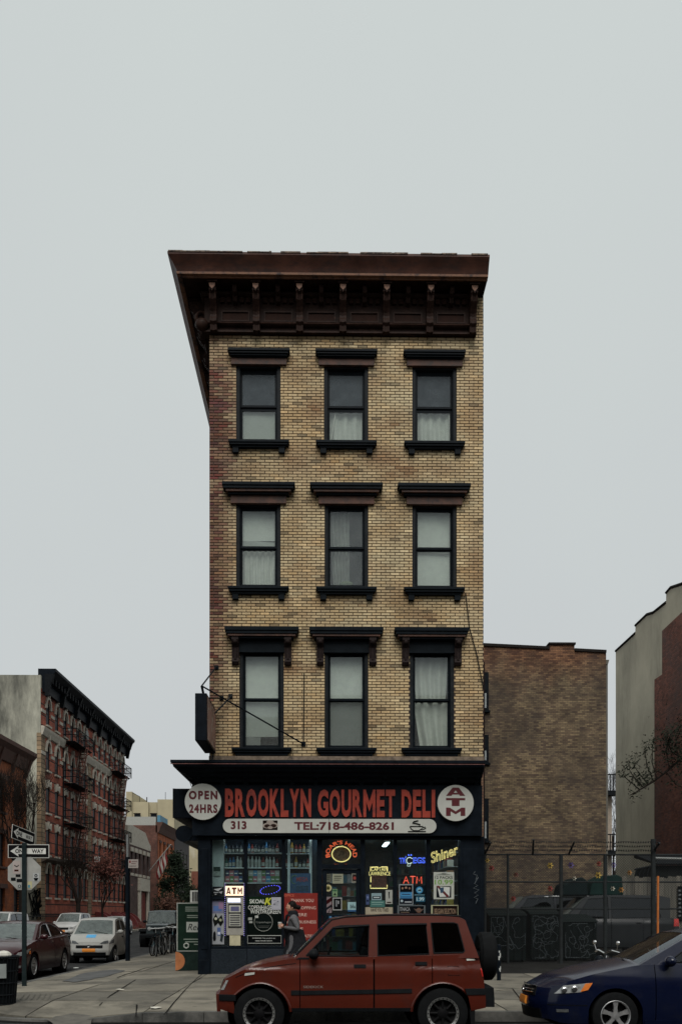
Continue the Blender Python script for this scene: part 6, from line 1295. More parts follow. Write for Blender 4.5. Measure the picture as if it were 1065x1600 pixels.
def headf(a, b):
    t = pi*b; ph = 2*pi*a; x, y, z = sin(t)*cos(ph), sin(t)*sin(ph), cos(t)
    X_, Y_, Z_ = x*.098, y*.075, z*.120
    if x < 0:
        f = max(0, -x)**2
        nose = math.exp(-((z+.08)/.16)**2-(y/.22)**2)*.021; chin = math.exp(-((z+.72)/.18)**2-(y/.5)**2)*.016; brow = math.exp(-((z-.28)/.15)**2)*.006*f; eye = -math.exp(-((z-.08)/.10)**2-((abs(y)-.38)/.2)**2)*.008; lip = math.exp(-((z+.42)/.08)**2-(y/.4)**2)*.007
        X_ -= nose+chin+brow+eye+lip
    if z < -.3: X_ += .0; Y_ *= 1+.35*(z+.3)
    return (-.05+X_, Y_, 1.615+Z_)
m.grid(headf, 32, 24); m.build('head', SKIN, P_, smooth=60)
m = MB(); m.ball((-.03, -.074, 1.605), (.017, .008, .028), 8, 6); m.ball((-.03, .074, 1.605), (.017, .008, .028), 8, 6); m.build('ear', SKIN, P_, smooth=60)
m = MB(); 
for sy in (-1, 1): m.ball((-.128, sy*.030, 1.628), (.009, .012, .007), 8, 6)
m.build('eye', mat('eye_dark', (.02, .015, .012), .2), P_); m = MB(); m.ball((-.147, 0, 1.562), (.008, .020, .007), 8, 6); m.build('mouth', mat('lips', (.25, .07, .06), .5), P_, smooth=60)
m = MB()
def hairf(a, b):
    t = pi*.62*b; ph = 2*pi*a; x, y, z = sin(t)*cos(ph), sin(t)*sin(ph), cos(t); k = 1.0+.02*sin(ph*9)
    zz_ = 1.628+z*.122; 
    if x < -.30: zz_ = max(zz_, 1.672)
    return (-.036+x*.100*k, y*.082*k, zz_)
m.grid(hairf, 28, 14); m.ball((.095, 0, 1.61), (.052, .05, .048), 12, 8); m.tube([(.04, 0, 1.63), (.09, 0, 1.61)], .045, 8); m.build('hair', HAIR, P_, smooth=60)
m = MB(); m.lathe([(.075, 1.44), (.105, 1.47), (.10, 1.52), (.075, 1.55)], 'z', 16, (-.02, 0, 0)); m.lathe([(.06, 1.42), (.125, 1.43), (.118, 1.475), (.08, 1.49)], 'z', 16, (-.02, 0, 0))
m.grid(lambda a, b: (-.145-.045*sin(pi*b)-.02*sin(a*9), lerp(-.13, .02, a), lerp(1.46, .86, b)), 8, 12); m.grid(lambda a, b: (-.125-.045*sin(pi*b)-.02*sin(a*9), lerp(-.13, .02, a), lerp(1.46, .86, b)), 8, 12); m.build('scarf', SCARF, P_, smooth=60, recalc=False)
m = MB()   # coat skirt hanging open to the knee
m.grid(lambda a, b: ((.165+.12*b+.012*sin(a*40))*cos(2*pi*a)+.02+.05*b, (.155+.06*b+.012*sin(a*34))*sin(2*pi*a), lerp(1.16, .52, b)+.03*b*sin(2*pi*a*2)), 48, 12); m.build('coat_skirt', DRESS, P_, smooth=60, recalc=False)
m = MB(); m.grid(lambda a, b: (lerp(-.02, .10, a), -.205+.03*b, lerp(1.23, 1.36, b)), 2, 2); 
for (sg, cx_, cy_, cz_h) in ((-1, -.215, -.15, 1.22), (1, -.215, .075, 1.205)):   # hands round the cup: palm, fingers, thumb
    Jh = [((cx_+.02, cy_, cz_h), .026), ((cx_-.03, cy_, cz_h+.012), (.030, .018))]; Eh = [(0, 1)]
    for k in range(4):
        zf = cz_h+.040-.020*k; b0 = len(Jh); ln = (.9, 1., .95, .8)[k]
        Jh += [((cx_-.045, cy_, zf), .010), ((cx_-.085*ln, cy_-sg*.005*-1, zf+.004), .0095), ((cx_-.10*ln, cy_-sg*.035, zf+.004), .009), ((cx_-.085*ln, cy_-sg*.055, zf), .008)]; Eh += [(1, b0), (b0, b0+1), (b0+1, b0+2), (b0+2, b0+3)]
    b0 = len(Jh); Jh += [((cx_+.0, cy_-sg*.02, cz_h+.03), .012), ((cx_-.03, cy_-sg*.045, cz_h+.055), .010), ((cx_-.055, cy_-sg*.05, cz_h+.062), .009)]; Eh += [(0, b0), (b0, b0+1), (b0+1, b0+2)]
    skinned('hand', Jh, Eh, SKIN, P_, 0, 1)
wx, wy = PX(459, -3.2), -3.2
move(P_, (wx, wy, sz(wx, wy)-.005))
c = MB(); c.lathe([(0, 0), (.030, 0), (.040, .115), (.042, .118), (.042, .128), (.030, .135), (0, .135)], 'z', 16)
cu_ = c.build('paper_cup', cm('c9ccc9', .5), None, smooth=40); tag(cu_, 'white paper cup in the hands of the woman', 'cup'); cu_.location = (wx-.285, wy-.04, sz(wx, wy)+1.17)
# ================================================================ side street, left
XB = -21.
PAN = mat('dark_far_pane', (.018, .022, .027), .36, 0, .3, 2.); STN = mat('pale_limestone', (.33, .305, .255), .85, 0, .25, 4.); TSTN = mat('tan_quoin', (.24, .17, .10), .85, 0, .3, 4.)
TRED = brickmat('tenement_brick', (.36, .092, .052), (.29, .075, .044), (.05, .03, .025), axis='YZ', bw=.6, bh=.075, bump=.2, dirt=((.07, .03, .022), .35, .5, .8), lines=.78)
TY0, TY1, TZ = 46.3, 74.4, 18.3
tn = thing('tenement', 'long red brick tenement with white window heads and black fire escapes', 'building', (XB-7, 62, 0))
TFX = lambda a, z, d: (XB-d, a, z)
byy = [48.0, 50.3, 52.6, 54.6, 56.6, 58.6, 61.9, 63.9, 65.9, 67.9, 69.9, 71.9, 73.6]
rows = [(15.85, 17.6, 1), (12.45, 14.35, 1), (9.25, 11.15, 0), (6.1, 8.0, 0), (2.9, 5.2, 1)]
hw_ = .46; hl = [(y-hw_, y+hw_, a, b) for y in byy for a, b, _ in rows]
wall_holes(MB(), TY0, TY1, 0, TZ, hl, .07, TFX).build('front_wall', TRED, tn, recalc=False)
STUC = mat('grey_stucco', (.34, .335, .275), .95, 0, .18, .5, bump=.2, bscale=8, coord='Object', dirt=((.085, .085, .072), .35, .46, .66, (1, 1, .28)))
m = MB(); m.box(XB-16, XB-.02, TY0, TY0+.3, 0, TZ+.95); m.box(XB-16, XB-11, TY0+.002, TY0+.29, TZ+.95, TZ+1.4); m.build('end_wall', STUC, tn)
m = MB(); m.box(XB-16, XB-.31, TY0+.31, TY1, 0, TZ+.3); m.build('core', mat('tenement_core', (.02, .02, .02), .9), tn)
m = MB(); m.box(XB-.3, XB+.02, TY0-.02, TY0+1.0, 0, TZ-3.3); m.build('quoin', brickmat('quoin_stone', (.25, .185, .115), (.19, .13, .08), (.06, .045, .03), axis='YZ', bw=.5, bh=.32), tn); m = MB(); m.box(XB-.1, XB+.06, 59.6, 60.8, 0, TZ-3.4)
m.build('quoin', brickmat('quoin_stone', (.25, .185, .115), (.19, .13, .08), (.06, .045, .03), axis='YZ', bw=.5, bh=.32), tn)
m = MB(); m.prism([(XB-.3, TZ+1.5), (XB+1.0, TZ+1.5), (XB+1.0, TZ+1.3), (XB+.85, TZ+1.15), (XB+.6, TZ+.9), (XB+.3, TZ+.5), (XB+.25, TZ-.2), (XB-.3, TZ-.2)], 'y', TY0+.3, TY1+.5); TC = m.build('cornice', NAVY, tn)
for k in range(36): yy = lerp(TY0+.6, TY1, k/35); MB().box(XB+.2, XB+.72, yy-.09, yy+.09, TZ+.45, TZ+.88).build('modillion', IRON, TC)
for k in range(8): yy = lerp(TY0+.4, TY1, k/7); m = MB(); m.prism([(XB+.2, TZ+1.1), (XB+.9, TZ+1.1), (XB+.6, TZ+.3), (XB+.45, TZ-.5), (XB+.2, TZ-.5)], 'y', yy-.14, yy+.14); m.build('cornice_bracket', IRON, TC)
for a, b in ((TY0, 52.0), (57.6, 67.9), (73.0, TY1)): m = MB(); m.prism([(XB, 15.55), (XB+.28, 15.5), (XB+.25, 15.3), (XB+.12, 14.9), (XB, 14.85)], 'y', a, b); m.build('belt_course', STN, tn)
m = MB(); m.prism([(XB, 5.95), (XB+.45, 5.9), (XB+.42, 5.7), (XB+.1, 5.5), (XB, 5.5)], 'y', TY0, TY1); m.build('lower_cornice', mat('brown_stone', (.07, .055, .045), .9, 0, .3, 3.), tn)
m = MB()
for z in (16.7, 13.6): 
    e = [TY0]+[q for y in byy for q in (y-.72, y+.72)]+[TY1]
    for a, b in zip(e[::2], e[1::2]):
        if b > a: m.box(XB, XB+.06, a, b, z-.12, z+.12)
m.build('string_course', STN, tn)
def twin(arch, z0, z1):
    w = MB(); w.box(XB-.12, XB-.06, -hw_+.002, hw_-.002, z0+.002, z1-.002); w_ = w.build('window', PAN, tn)
    m = MB(); m.box(XB-.06, XB-.035, -hw_+.07, hw_-.07, (z0+z1)/2-.04, (z0+z1)/2+.04)
    for s in (-1, 1): m.box(XB-.06, XB-.03, s*(hw_-.003), s*(hw_-.07), z0+.003, z1-.003)
    m.build('sash', mat('dark_far_sash', (.03, .03, .03), .6), w_)
    m = MB(); m.box(XB-.05, XB+.16, -hw_-.10, hw_+.10, z0-.14, z0-.002); m.build('sill', STN, w_)
    m = MB()
    if arch:
        r0, r1 = hw_, hw_+.17; zc_ = z1-hw_*.55; n = 10
        pts = [(r1*cos(pi*k/n), zc_+r1*1.1*sin(pi*k/n)) for k in range(n+1)]+[(r0*.98*cos(pi*k/n), zc_+r0*1.12*sin(pi*k/n)-.04) for k in range(n, -1, -1)]
        for k in range(n): m.add([(XB+d, *pts[i]) for d in (-.02, .13) for i in (k, k+1, 2*n-k, 2*n+1-k)], [(0, 1, 2, 3), (4, 5, 6, 7), (0, 1, 5, 4), (2, 3, 7, 6), (1, 2, 6, 5), (3, 0, 4, 7)])
        m.box(XB, XB+.2, -.12, .12, zc_+r1*1.02, zc_+r1*1.1+.32)
        for s in (-1, 1): m.box(XB, XB+.13, s*(hw_), s*(hw_+.26), zc_-.28, zc_); m.prism([(s*hw_*.55, z1+.02), (s*(hw_+.02), z1+.02), (s*(hw_+.02), zc_)], 'x', XB-.03, XB-.004)
    else:
        m.prism([(-hw_-.20, z1+.52), (-hw_-.02, z1+.40), (-.14, z1+.30), (-.14, z1+.62), (.14, z1+.62), (.14, z1+.30), (hw_+.02, z1+.40), (hw_+.20, z1+.52), (hw_+.08, z1-.05), (hw_-.08, z1-.05), (hw_-.16, z1+.08), (-hw_+.16, z1+.08), (-hw_+.08, z1-.05), (-hw_-.08, z1-.05)], 'x', XB, XB+.12)
    m.build('window_head', STN, w_); return w_
for (a, b, ar) in rows:
    o = twin(ar, a, b); o.location.y += byy[0]
    # geometry was written about y=0: shift origin to the bay
    for y in byy[1:]: c_ = copy_tree(o, tn); c_.location.y += y-byy[0]
for o in list(tn.children): pass
# fire escapes
def fire_escape(y0, y1, mirror=False):
    fe = MB(); pf = [15.45, 12.1, 8.9, 5.95]
    f0 = MB(); f0.box(XB+.02, XB+.1, y0, y0+.06, 5, 15.4); par = f0.build('fire_escape', IRON, tn)
    for i, z in enumerate(pf):
        m = MB(); m.box(XB+.02, XB+1.0, y0, y1, z-.05, z); m.tube([(XB, y0+.1, z-.7), (XB+.9, y0+.1, z-.05)], .03, 4); m.tube([(XB, y1-.1, z-.7), (XB+.9, y1-.1, z-.05)], .03, 4); m.build('platform', IRON, par)
        m = MB()
        for zz_ in (z+.5, z+1.0):
            m.tube([(XB+.05, y0, zz_), (XB+1.13, y0, zz_), (XB+1.13, y1, zz_), (XB+.05, y1, zz_)], .035, 4)
        n = 16
        for k in range(n+1): yy = lerp(y0, y1, k/n); m.box(XB+1.115, XB+1.145, yy-.015, yy+.015, z, z+1.0)
        for k in range(4): xx = lerp(XB+.1, XB+1.1, k/3); m.box(xx-.015, xx+.015, y0-.015, y0+.015, z, z+1); m.box(xx-.015, xx+.015, y1-.015, y1+.015, z, z+1)
        m.build('railing', IRON, par)
        if i < 3:
            zl = pf[i+1]; ya, yb = lerp(y0, y1, .30), lerp(y0, y1, .68); m = MB()
            for xx in (XB+.55, XB+1.05): m.tube([(xx, ya, zl), (xx, yb, z)], .06, 4); m.tube([(xx, ya, zl+.9), (xx, yb, z+.9)], .03, 4)
            for k in range(10): yy, zz_ = lerp(ya, yb, k/9.5), lerp(zl, z, k/9.5); m.box(XB+.55, XB+1.05, yy-.12, yy+.12, zz_-.03, zz_+.03)
            m.build('stair', mat('worn_stair', (.07, .03, .022), .8), par)
fire_escape(51.9, 57.3); fire_escape(67.2, 72.6)
m = MB(); m.box(XB-.1, XB+.35, 61.9-.3+.5, 61.9+.4+.5, 6.35, 6.85); m.build('air_conditioner', WHT, tn)
m = MB(); m.lathe([(0, 0), (.42, .06), (.45, .12), (.40, .1), (0, .04)], 'x', 16, (XB+.5, 57.2, 16.9)); m.tube([(XB, 57.2, 16.9), (XB+.5, 57.2, 16.9)], .04); m.build('satellite_dish', cm('8b8f8c'), tn)
BST = mat('basement_render', (.10, .030, .022), .9, 0, .3, 2.)
for k, y in enumerate((55.6, 63.4, 69.8, 74.2)):   # stoops with curved cheek walls
    s = MB()
    for i in range(6): s.box(XB+.02, XB+.5+.3*(6-i), y-.7, y+.7, .15+.2*i-.05, .35+.2*i)
    so_ = s.build('stoop', BST, tn)
    for q in (-.95, .95):
        m = MB(); pts = [(XB+2.9-2.9*cos(t)*1., .15+1.9*sin(t)) for t in [pi/2*j/8 for j in range(9)]]; m.prism([(XB+.02, .14)]+[(XB+.02+1.7*cos(t), .15+1.7*sin(t)) for t in [pi/2*j/8 for j in range(9)]], 'y', y+q-.14, y+q+.14); m.build('cheek_wall', mat('red_cheek_wall', (.10, .018, .018), .7, 0, .3, 2.), so_)
    m = MB(); m.box(XB-.2, XB-.1, y-.55, y+.55, 1.3, 4.2); m.build('stoop_door', mat('dark_red_door', (.07, .015, .015), .6), so_)
# orange house in front of the blank end wall
OBR = brickmat('orange_brick', (.36, .10, .030), (.29, .082, .028), (.06, .03, .02), axis='YZ', bw=.25, bh=.09, dirt=((.06, .03, .025), .6, .5, .75))
oh = thing('orange_house', 'orange brick row house with brown cornice before the blank grey wall', 'building', (XB-6, 34, 0)); OX = XB+.25
oy = [22.5, 25.5, 28.5, 31.5, 34.5, 37.4, 40.2]; hl = [(y-.55, y+.55, z, z+2.1) for y in oy for z in (1.2, 4.7, 8.2)]
wall_holes(MB(), 20, 42.2, 0, 11.6, hl, .25, lambda a, z, d: (OX-d, a, z)).build('front_wall', OBR, oh, recalc=False)
m = MB(); m.box(OX-13, OX-.01, 42.0, 42.19, 0, 12.6); m.box(OX-13, OX-.27, 20, 42, 0, 12.4); m.build('core', mat('house_core', (.03, .02, .018), .9), oh)
m = MB(); m.prism([(OX-.2, 12.75), (OX+.7, 12.75), (OX+.68, 12.5), (OX+.4, 12.2), (OX+.15, 11.5), (OX-.2, 11.5)], 'y', 20, 42.4); cn_ = m.build('cornice', mat('brown_cornice', (.07, .035, .026), .8, 0, .3, 2.), oh)
for k in range(9): yy = 20.6+k*2.66; m = MB(); m.prism([(OX, 12.2), (OX+.5, 12.2), (OX+.3, 11.6), (OX+.12, 11.0), (OX, 11.0)], 'y', yy-.14, yy+.14); m.build('bracket', mat('brown_cornice', (.07, .035, .026), .8), cn_)
for y in oy:
    for z in (1.2, 4.7, 8.2):
        w_ = MB().box(OX-.23, OX-.15, y-.548, y+.548, z+.002, z+2.098).build('window', PAN, oh); MB().box(OX-.15, OX-.10, y-.54, y+.54, z+1.0, z+1.08).build('sash', IRON, w_); MB().box(OX, OX+.14, y-.7, y+.7, z+2.1, z+2.4).build('lintel', mat('brown_cornice', (.07, .035, .026), .8), w_); MB().box(OX, OX+.14, y-.65, y+.65, z-.15, z).build('sill', mat('brown_cornice', (.07, .035, .026), .8), w_)
t = thing('area_railing', 'black iron railing in front of the orange house', 'railing', (OX+2, 35, .15))
m = MB(); m.tube([(OX+2, 24, 1.5), (OX+2, 46, 1.5)], .03, 4); m.tube([(OX+2, 24, .35), (OX+2, 46, .35)], .03, 4); m.build('rail', IRON, t)
m = MB()
for k in range(90): yy = 24+k*.245; m.box(OX+1.985, OX+2.015, yy-.015, yy+.015, .15, 1.7)
stuff(m.build('bar', IRON, t))
m = MB(); random.seed(3); P0 = [(XB-.9+1.0*random.random(), 46.27, random.uniform(1.2, 3.6)) for k in range(40)]; m.tube(P0, .04, 4); tag(m.build('graffiti', cm('15181b'), None), 'black graffiti scrawl at the foot of the grey end wall', 'graffiti')
# firehouse-like low building, orange gabled row house, roofs further on
DBR = brickmat('dark_brown_brick', (.085, .050, .042), (.065, .040, .036), (.04, .03, .03), axis='YZ', bw=.25, bh=.09)
fb = thing('low_brown_building', 'low dark brown brick building with pale parapet and a red garage door', 'building', (XB-4, 82, 0)); BX = XB+.3
fy = [76.7, 78.8, 80.9, 83.2, 85.6]; hl = [(y-.5, y+.5, 6.0, 8.3) for y in fy]+[(80.6, 84.6, .2, 4.1)]
wall_holes(MB(), 74.5, 87.2, 0, 9.0, hl, .25, lambda a, z, d: (BX-d, a, z)).build('front_wall', DBR, fb, recalc=False)
m = MB(); m.prism([(74.5, 9.0), (87.2, 9.0), (87.2, 9.6), (86, 10.0), (84, 10.9), (77, 11.1), (74.5, 10.9)], 'x', BX-.3, BX+.04); m.build('parapet', STN, fb)
MB().box(BX-10, BX-.3, 74.55, 87.15, 0, 9.5).build('core', mat('house_core', (.03, .02, .018), .9), fb)
for y in fy: w_ = MB().box(BX-.24, BX-.15, y-.498, y+.498, 6.002, 8.298).build('window', PAN, fb); MB().box(BX, BX+.12, y-.62, y+.62, 8.3, 8.75).build('lintel', STN, w_); MB().box(BX, BX+.12, y-.62, y+.62, 5.72, 6.0).build('sill', STN, w_)
m = MB(); m.box(BX, BX+.25, 79.9, 80.6, .15, 4.2); m.box(BX, BX+.25, 84.6, 85.3, .15, 4.2); m.box(BX, BX+.3, 79.8, 85.4, 4.2, 6.0-.4); m.build('portal', STN, fb)
m = MB()
for k in range(4): m.box(BX-.2, BX-.1, 80.62+k*1.0, 81.56+k*1.0, .16, 4.08)
m.build('garage_door', mat('red_garage_door', (.12, .018, .014), .6, 0, .2, 3.), fb)
t = thing('flag', 'striped national flag hanging from a slanting white pole on the low brown building', 'flag', (BX, 86, 7.2))
MB().tube([(BX, 86.2, 6.6), (BX+2.9, 84.2, 9.6)], .055, 6).build('flagpole', cm('b9bab5'), t)
def flagpt(a, b): return (BX+1.1+1.3*a+.10*sin(b*7+a*3), 85.4-.9*a+.12*sin(b*6), 7.75+1.35*a-2.2*b*(1-.15*a))
for k in range(7):
    m = MB(); m.grid(lambda a, b: flagpt((k+a)/7, b), 1, 10); m.build('stripe', cm('7c2a2c' if k % 2 == 0 else 'b5b4ac'), t, smooth=60, recalc=False)
m = MB(); m.grid(lambda a, b: tuple(c+(.03 if i == 0 else 0) for i, c in enumerate(flagpt(.5+.5*a, .42*b))), 4, 5); m.build('canton', cm('1a2236'), t, smooth=60, recalc=False)
o2 = thing('orange_row_house', 'bright orange brick row house with black cornice and brown side wall', 'building', (XB-4, 98, 0)); EX = XB+.3
OR2 = brickmat('bright_orange_brick', (.40, .115, .035), (.33, .09, .030), (.10, .04, .03), axis='YZ', bw=.25, bh=.09)
ey = [93.6, 96.4, 99.2, 102]; hl = [(y-.55, y+.55, z, z+2.2) for y in ey for z in (1.4, 4.9, 8.3)]
wall_holes(MB(), 91.9, 104.2, 0, 11.6, hl, .25, lambda a, z, d: (EX-d, a, z)).build('front_wall', OR2, o2, recalc=False)
MB().box(EX-12, EX-.02, 91.6, 91.89, 0, 12.5).build('side_wall', brickmat('side_brown_brick', (.13, .055, .04), (.09, .04, .03), (.05, .04, .035), axis='XZ', bw=.25, bh=.09), o2)
MB().box(EX-12, EX-.27, 91.9, 104.1, 0, 12.3).build('core', mat('house_core', (.03, .02, .018), .9), o2)
m = MB(); m.prism([(EX-.2, 12.9), (EX+.7, 12.9), (EX+.4, 12.3), (EX+.15, 11.6), (EX-.2, 11.6)], 'y', 91.6, 104.4); m.build('cornice', mat('brown_cornice', (.07, .035, .026), .8), o2)
for y in ey:
    for z in (1.4, 4.9, 8.3): w_ = MB().box(EX-.24, EX-.15, y-.548, y+.548, z+.002, z+2.198).build('window', PAN, o2); MB().box(EX, EX+.12, y-.68, y+.68, z+2.2, z+2.5).build('lintel', mat('brown_cornice', (.07, .035, .026), .8), w_)
MB().box(EX-11.5, EX-9.8, 91.7, 93.2, 12.5, 13.9).build('chimney', brickmat('side_brown_brick', (.13, .055, .04), (.09, .04, .03), (.05, .04, .035)), o2)
MB().box(EX-8.5, EX-.3, 92.2, 92.5, 12.5, 13.6).build('parapet', cm('a9aaa4'), o2); MB().box(EX-.29, EX+.1, 93.2, 98.5, 12.91, 13.9).build('roof_hoarding', mat('blue_hoarding', (.06, .17, .25), .6, 0, .3, 1.), o2)
dk = thing('slate_row_house', 'dark slate-fronted row house next to the bright orange one', 'building', (XB-4, 111, 0))
hl = [(y-.5, y+.5, z, z+2) for y in (106.5, 109.5, 112.5, 115.5) for z in (1.6, 5., 8.4)]
wall_holes(MB(), 104.6, 118, 0, 12.6, hl, .25, lambda a, z, d: (EX-d, a, z)).build('front_wall', mat('slate_render', (.05, .045, .045), .8, 0, .3, 1.), dk, recalc=False); MB().box(EX-12, EX-.27, 104.62, 118, 0, 12.5).build('core', mat('house_core', (.03, .02, .018), .9), dk)
for a in hl: w_ = MB().box(EX-.24, EX-.15, a[0]+.002, a[1]-.002, a[2]+.002, a[3]-.002).build('window', PAN, dk)
MB().box(EX-1, EX+.4, 104.5, 118.1, 12.6, 13.1).build('cornice', cm('6c6c66'), dk)
YEL = mat('pale_yellow_render', (.34, .30, .20), .9, 0, .12, .4, dirt=((.45, .43, .36), .15, .55, .7))
yb_ = thing('yellow_block', 'tall pale yellow rendered block rising behind the row houses', 'building', (-28, 140, 0))
zt_ = PZ(1254, 128); 
def ybox(u0, u1, v, y0, y1, nm='wall'): return MB().box(PX(u0, y0), PX(u1, y0), y0, y1, 0, PZ(v, y0)).build(nm, YEL, yb_)
ybox(197, 206, 1238, 127.6, 140); ybox(206, 231.8, 1254, 128, 141); ybox(232, 245.8, 1254.5, 128.6, 141); ybox(246, 272, 1250, 128, 141)
for u in (214.5, 240): w_ = MB().box(PX(u-4.5, 127.6), PX(u+4.5, 127.6), 127.5, 128.02, PZ(1290, 127.6), PZ(1273, 127.6)).build('window', PAN, yb_); MB().box(PX(u-5.5, 127.6), PX(u+5.5, 127.6), 127.4, 127.5, PZ(1273, 127.6), PZ(1271.5, 127.6)).build('lintel', cm('3a3630'), w_)
for P_q, r_q in (([(PX(229, 128), 128.2, zt_), (PX(229, 128), 128.2, zt_+.8)], .08), ([(PX(258, 128), 128.2, zt_), (PX(258, 128), 128.2, zt_+1.6)], .04), ([(PX(206, 128), 128.2, zt_+1.5), (PX(218, 128), 128.2, zt_+.9), (PX(218, 128), 128.2, zt_)], .04)): MB().tube(P_q, r_q).build('roof_pipe', IRON, yb_)
y2 = thing('yellow_far_house', 'pale yellow house wall beyond the evergreen tree', 'building', (-24, 160, 0)); MB().box(PX(281, 150), PX(330, 150), 150, 165, 0, PZ(1305, 150)).build('wall', YEL, y2); MB().box(PX(281, 150)-.3, PX(330, 150), 149.8, 150, PZ(1305, 150)-.4, PZ(1304, 150)).build('coping', cm('8a8577'), y2); MB().box(PX(299, 149), PX(330, 149), 149, 149.7, 0, PZ(1362, 149)).build('red_annex', mat('annex_brick', (.16, .06, .04), .9), y2)
# ---------------------------------------------------------------- trees
BARK = mat('bark', (.035, .028, .024), .95, 0, .4, 12., bump=.4, bscale=30)
def grow(m, p, d, ln, r, lev, rnd, spread=.6, up=.15, nb=3, tips=None, droop=0):
    pts = [Vector(p)]; rs = [r]; dd = Vector(d).normalized(); n = 4
    for k in range(n):
        dd = (dd+Vector((rnd.uniform(-1, 1), rnd.uniform(-1, 1), rnd.uniform(-1, 1)))*.16+Vector((0, 0, up))).normalized(); pts.append(pts[-1]+dd*ln/n); rs.append(max(.008, r*(1-.55*(k+1)/n)))
    m.tube(pts, rs, 6 if lev > 2 else (4 if lev > 1 else 3), caps=False)
    if lev == 0:
        if tips is not None: tips.append(pts[-1]); tips.append(pts[2])
        return
    for k in range(nb+(1 if lev > 2 else 0)):
        i = rnd.choice([2, 3, 4, 4]); q = Vector((rnd.uniform(-1, 1), rnd.uniform(-1, 1), rnd.uniform(-.4, .9))).normalized(); grow(m, pts[i], (dd*(1-spread)+q*spread), ln*rnd.uniform(.55, .8), rs[i]*.65, lev-1, rnd, spread, up, nb, tips)
def tree(name, label, loc, h, seed, lev=5, spread=.55, up=.15, nb=3, leaf=None, nleaf=0, lsize=.1, trunk=.16, ldz=0, cat='tree', th=.3, spr=.35, group=None):
    rnd = random.Random(seed); t = thing(name, label, cat, loc, group); L = Vector(loc); tr = MB(); tr.tube([L, L+Vector((.03, .02, h*th*.5)), L+Vector((0, .05, h*th))], [trunk*1.3, trunk, trunk*.9], 8); tr.build('trunk', BARK, t)
    m = MB(); tips = []
    for k in range(3): a = 2*pi*k/3+rnd.random(); grow(m, L+Vector((0, .05, h*th*.97)), (cos(a)*spread, sin(a)*spread, 1), h*.27, trunk*.75, lev-1, rnd, spread, up, nb, tips)
    m.build('branches', BARK, t, recalc=False)
    if leaf:
        m = MB()
        for i in range(nleaf):
            p = Vector(rnd.choice(tips))+Vector((rnd.gauss(0, spr), rnd.gauss(0, spr), rnd.gauss(0, spr)+ldz)); s = lsize*rnd.uniform(.6, 1.3)
            u = Vector((rnd.uniform(-1, 1), rnd.uniform(-1, 1), rnd.uniform(-1, 1))).normalized(); v = u.orthogonal().normalized(); m.poly([p-u*s, p+v*s*.5, p+u*s, p-v*s*.5])
        m.build('crown', leaf, t, recalc=False)
    return t
tree('bare_tree', 'large bare street tree in front of the orange house and grey wall', (-18.9, 35.5, .15), 11.2, 4, 6, .5, .22, 3, trunk=.2)
tree('bare_tree', 'bare dark street tree in front of the tenement by its first stoop', (-18.9, 48.6, .15), 7.6, 9, 5, .5, .15, 3, trunk=.19)
RLF = mat('red_brown_leaves', (.085, .028, .02), .8, 0, .7, 3.)
tree('red_leaf_tree', 'small street tree with sparse red brown leaves before the tenement', (-18.9, 56.2, .15), 6.6, 5, 5, .5, .15, 3, RLF, 1500, .11, .10)
ELF = mat('evergreen_leaves', (.024, .036, .022), .8, 0, .7, 2.)
e_ = thing('evergreen_tree', 'dense dark conical evergreen tree at the far end of the side street', 'tree', (-18.2, 90, .15)); rnd = random.Random(2)
MB().tube([(-18.2, 90, .1), (-18.2, 90, 8.5)], [.25, .05], 6).build('trunk', BARK, e_)
m = MB(); cl = [(rnd.uniform(0, 2*pi), rnd.random()) for k in range(110)]
for a, hh in cl:
    z = 1.4+hh*7.2; R_ = 2.5*(1-hh)**.75+.25; q = Vector((-18.2+cos(a)*R_*rnd.uniform(.5, 1.0), 90+sin(a)*R_*rnd.uniform(.5, 1), z))
    for k in range(60):
        p = q+Vector((rnd.gauss(0, .38), rnd.gauss(0, .38), rnd.gauss(0, .3))); s = rnd.uniform(.10, .24); u = Vector((rnd.uniform(-1, 1), rnd.uniform(-1, 1), rnd.uniform(-.6, 1))).normalized(); v = u.orthogonal().normalized(); m.poly([p-u*s, p+v*s*.45, p+u*s, p-v*s*.45])
m.build('crown', ELF, e_, recalc=False)
tree('bushy_tree', 'low reddish bushy tree under the evergreen', (-17.6, 82, .15), 3.6, 12, 4, .6, .1, 3, mat('reddish_leaves', (.08, .035, .022), .8, 0, .6, 3.), 900, .13, .08)
tree('bushy_tree', 'dark bushy tree at the side of the evergreen', (-16.6, 98, .15), 4.6, 13, 4, .6, .1, 3, ELF, 2500, .16, .08, spr=.5)
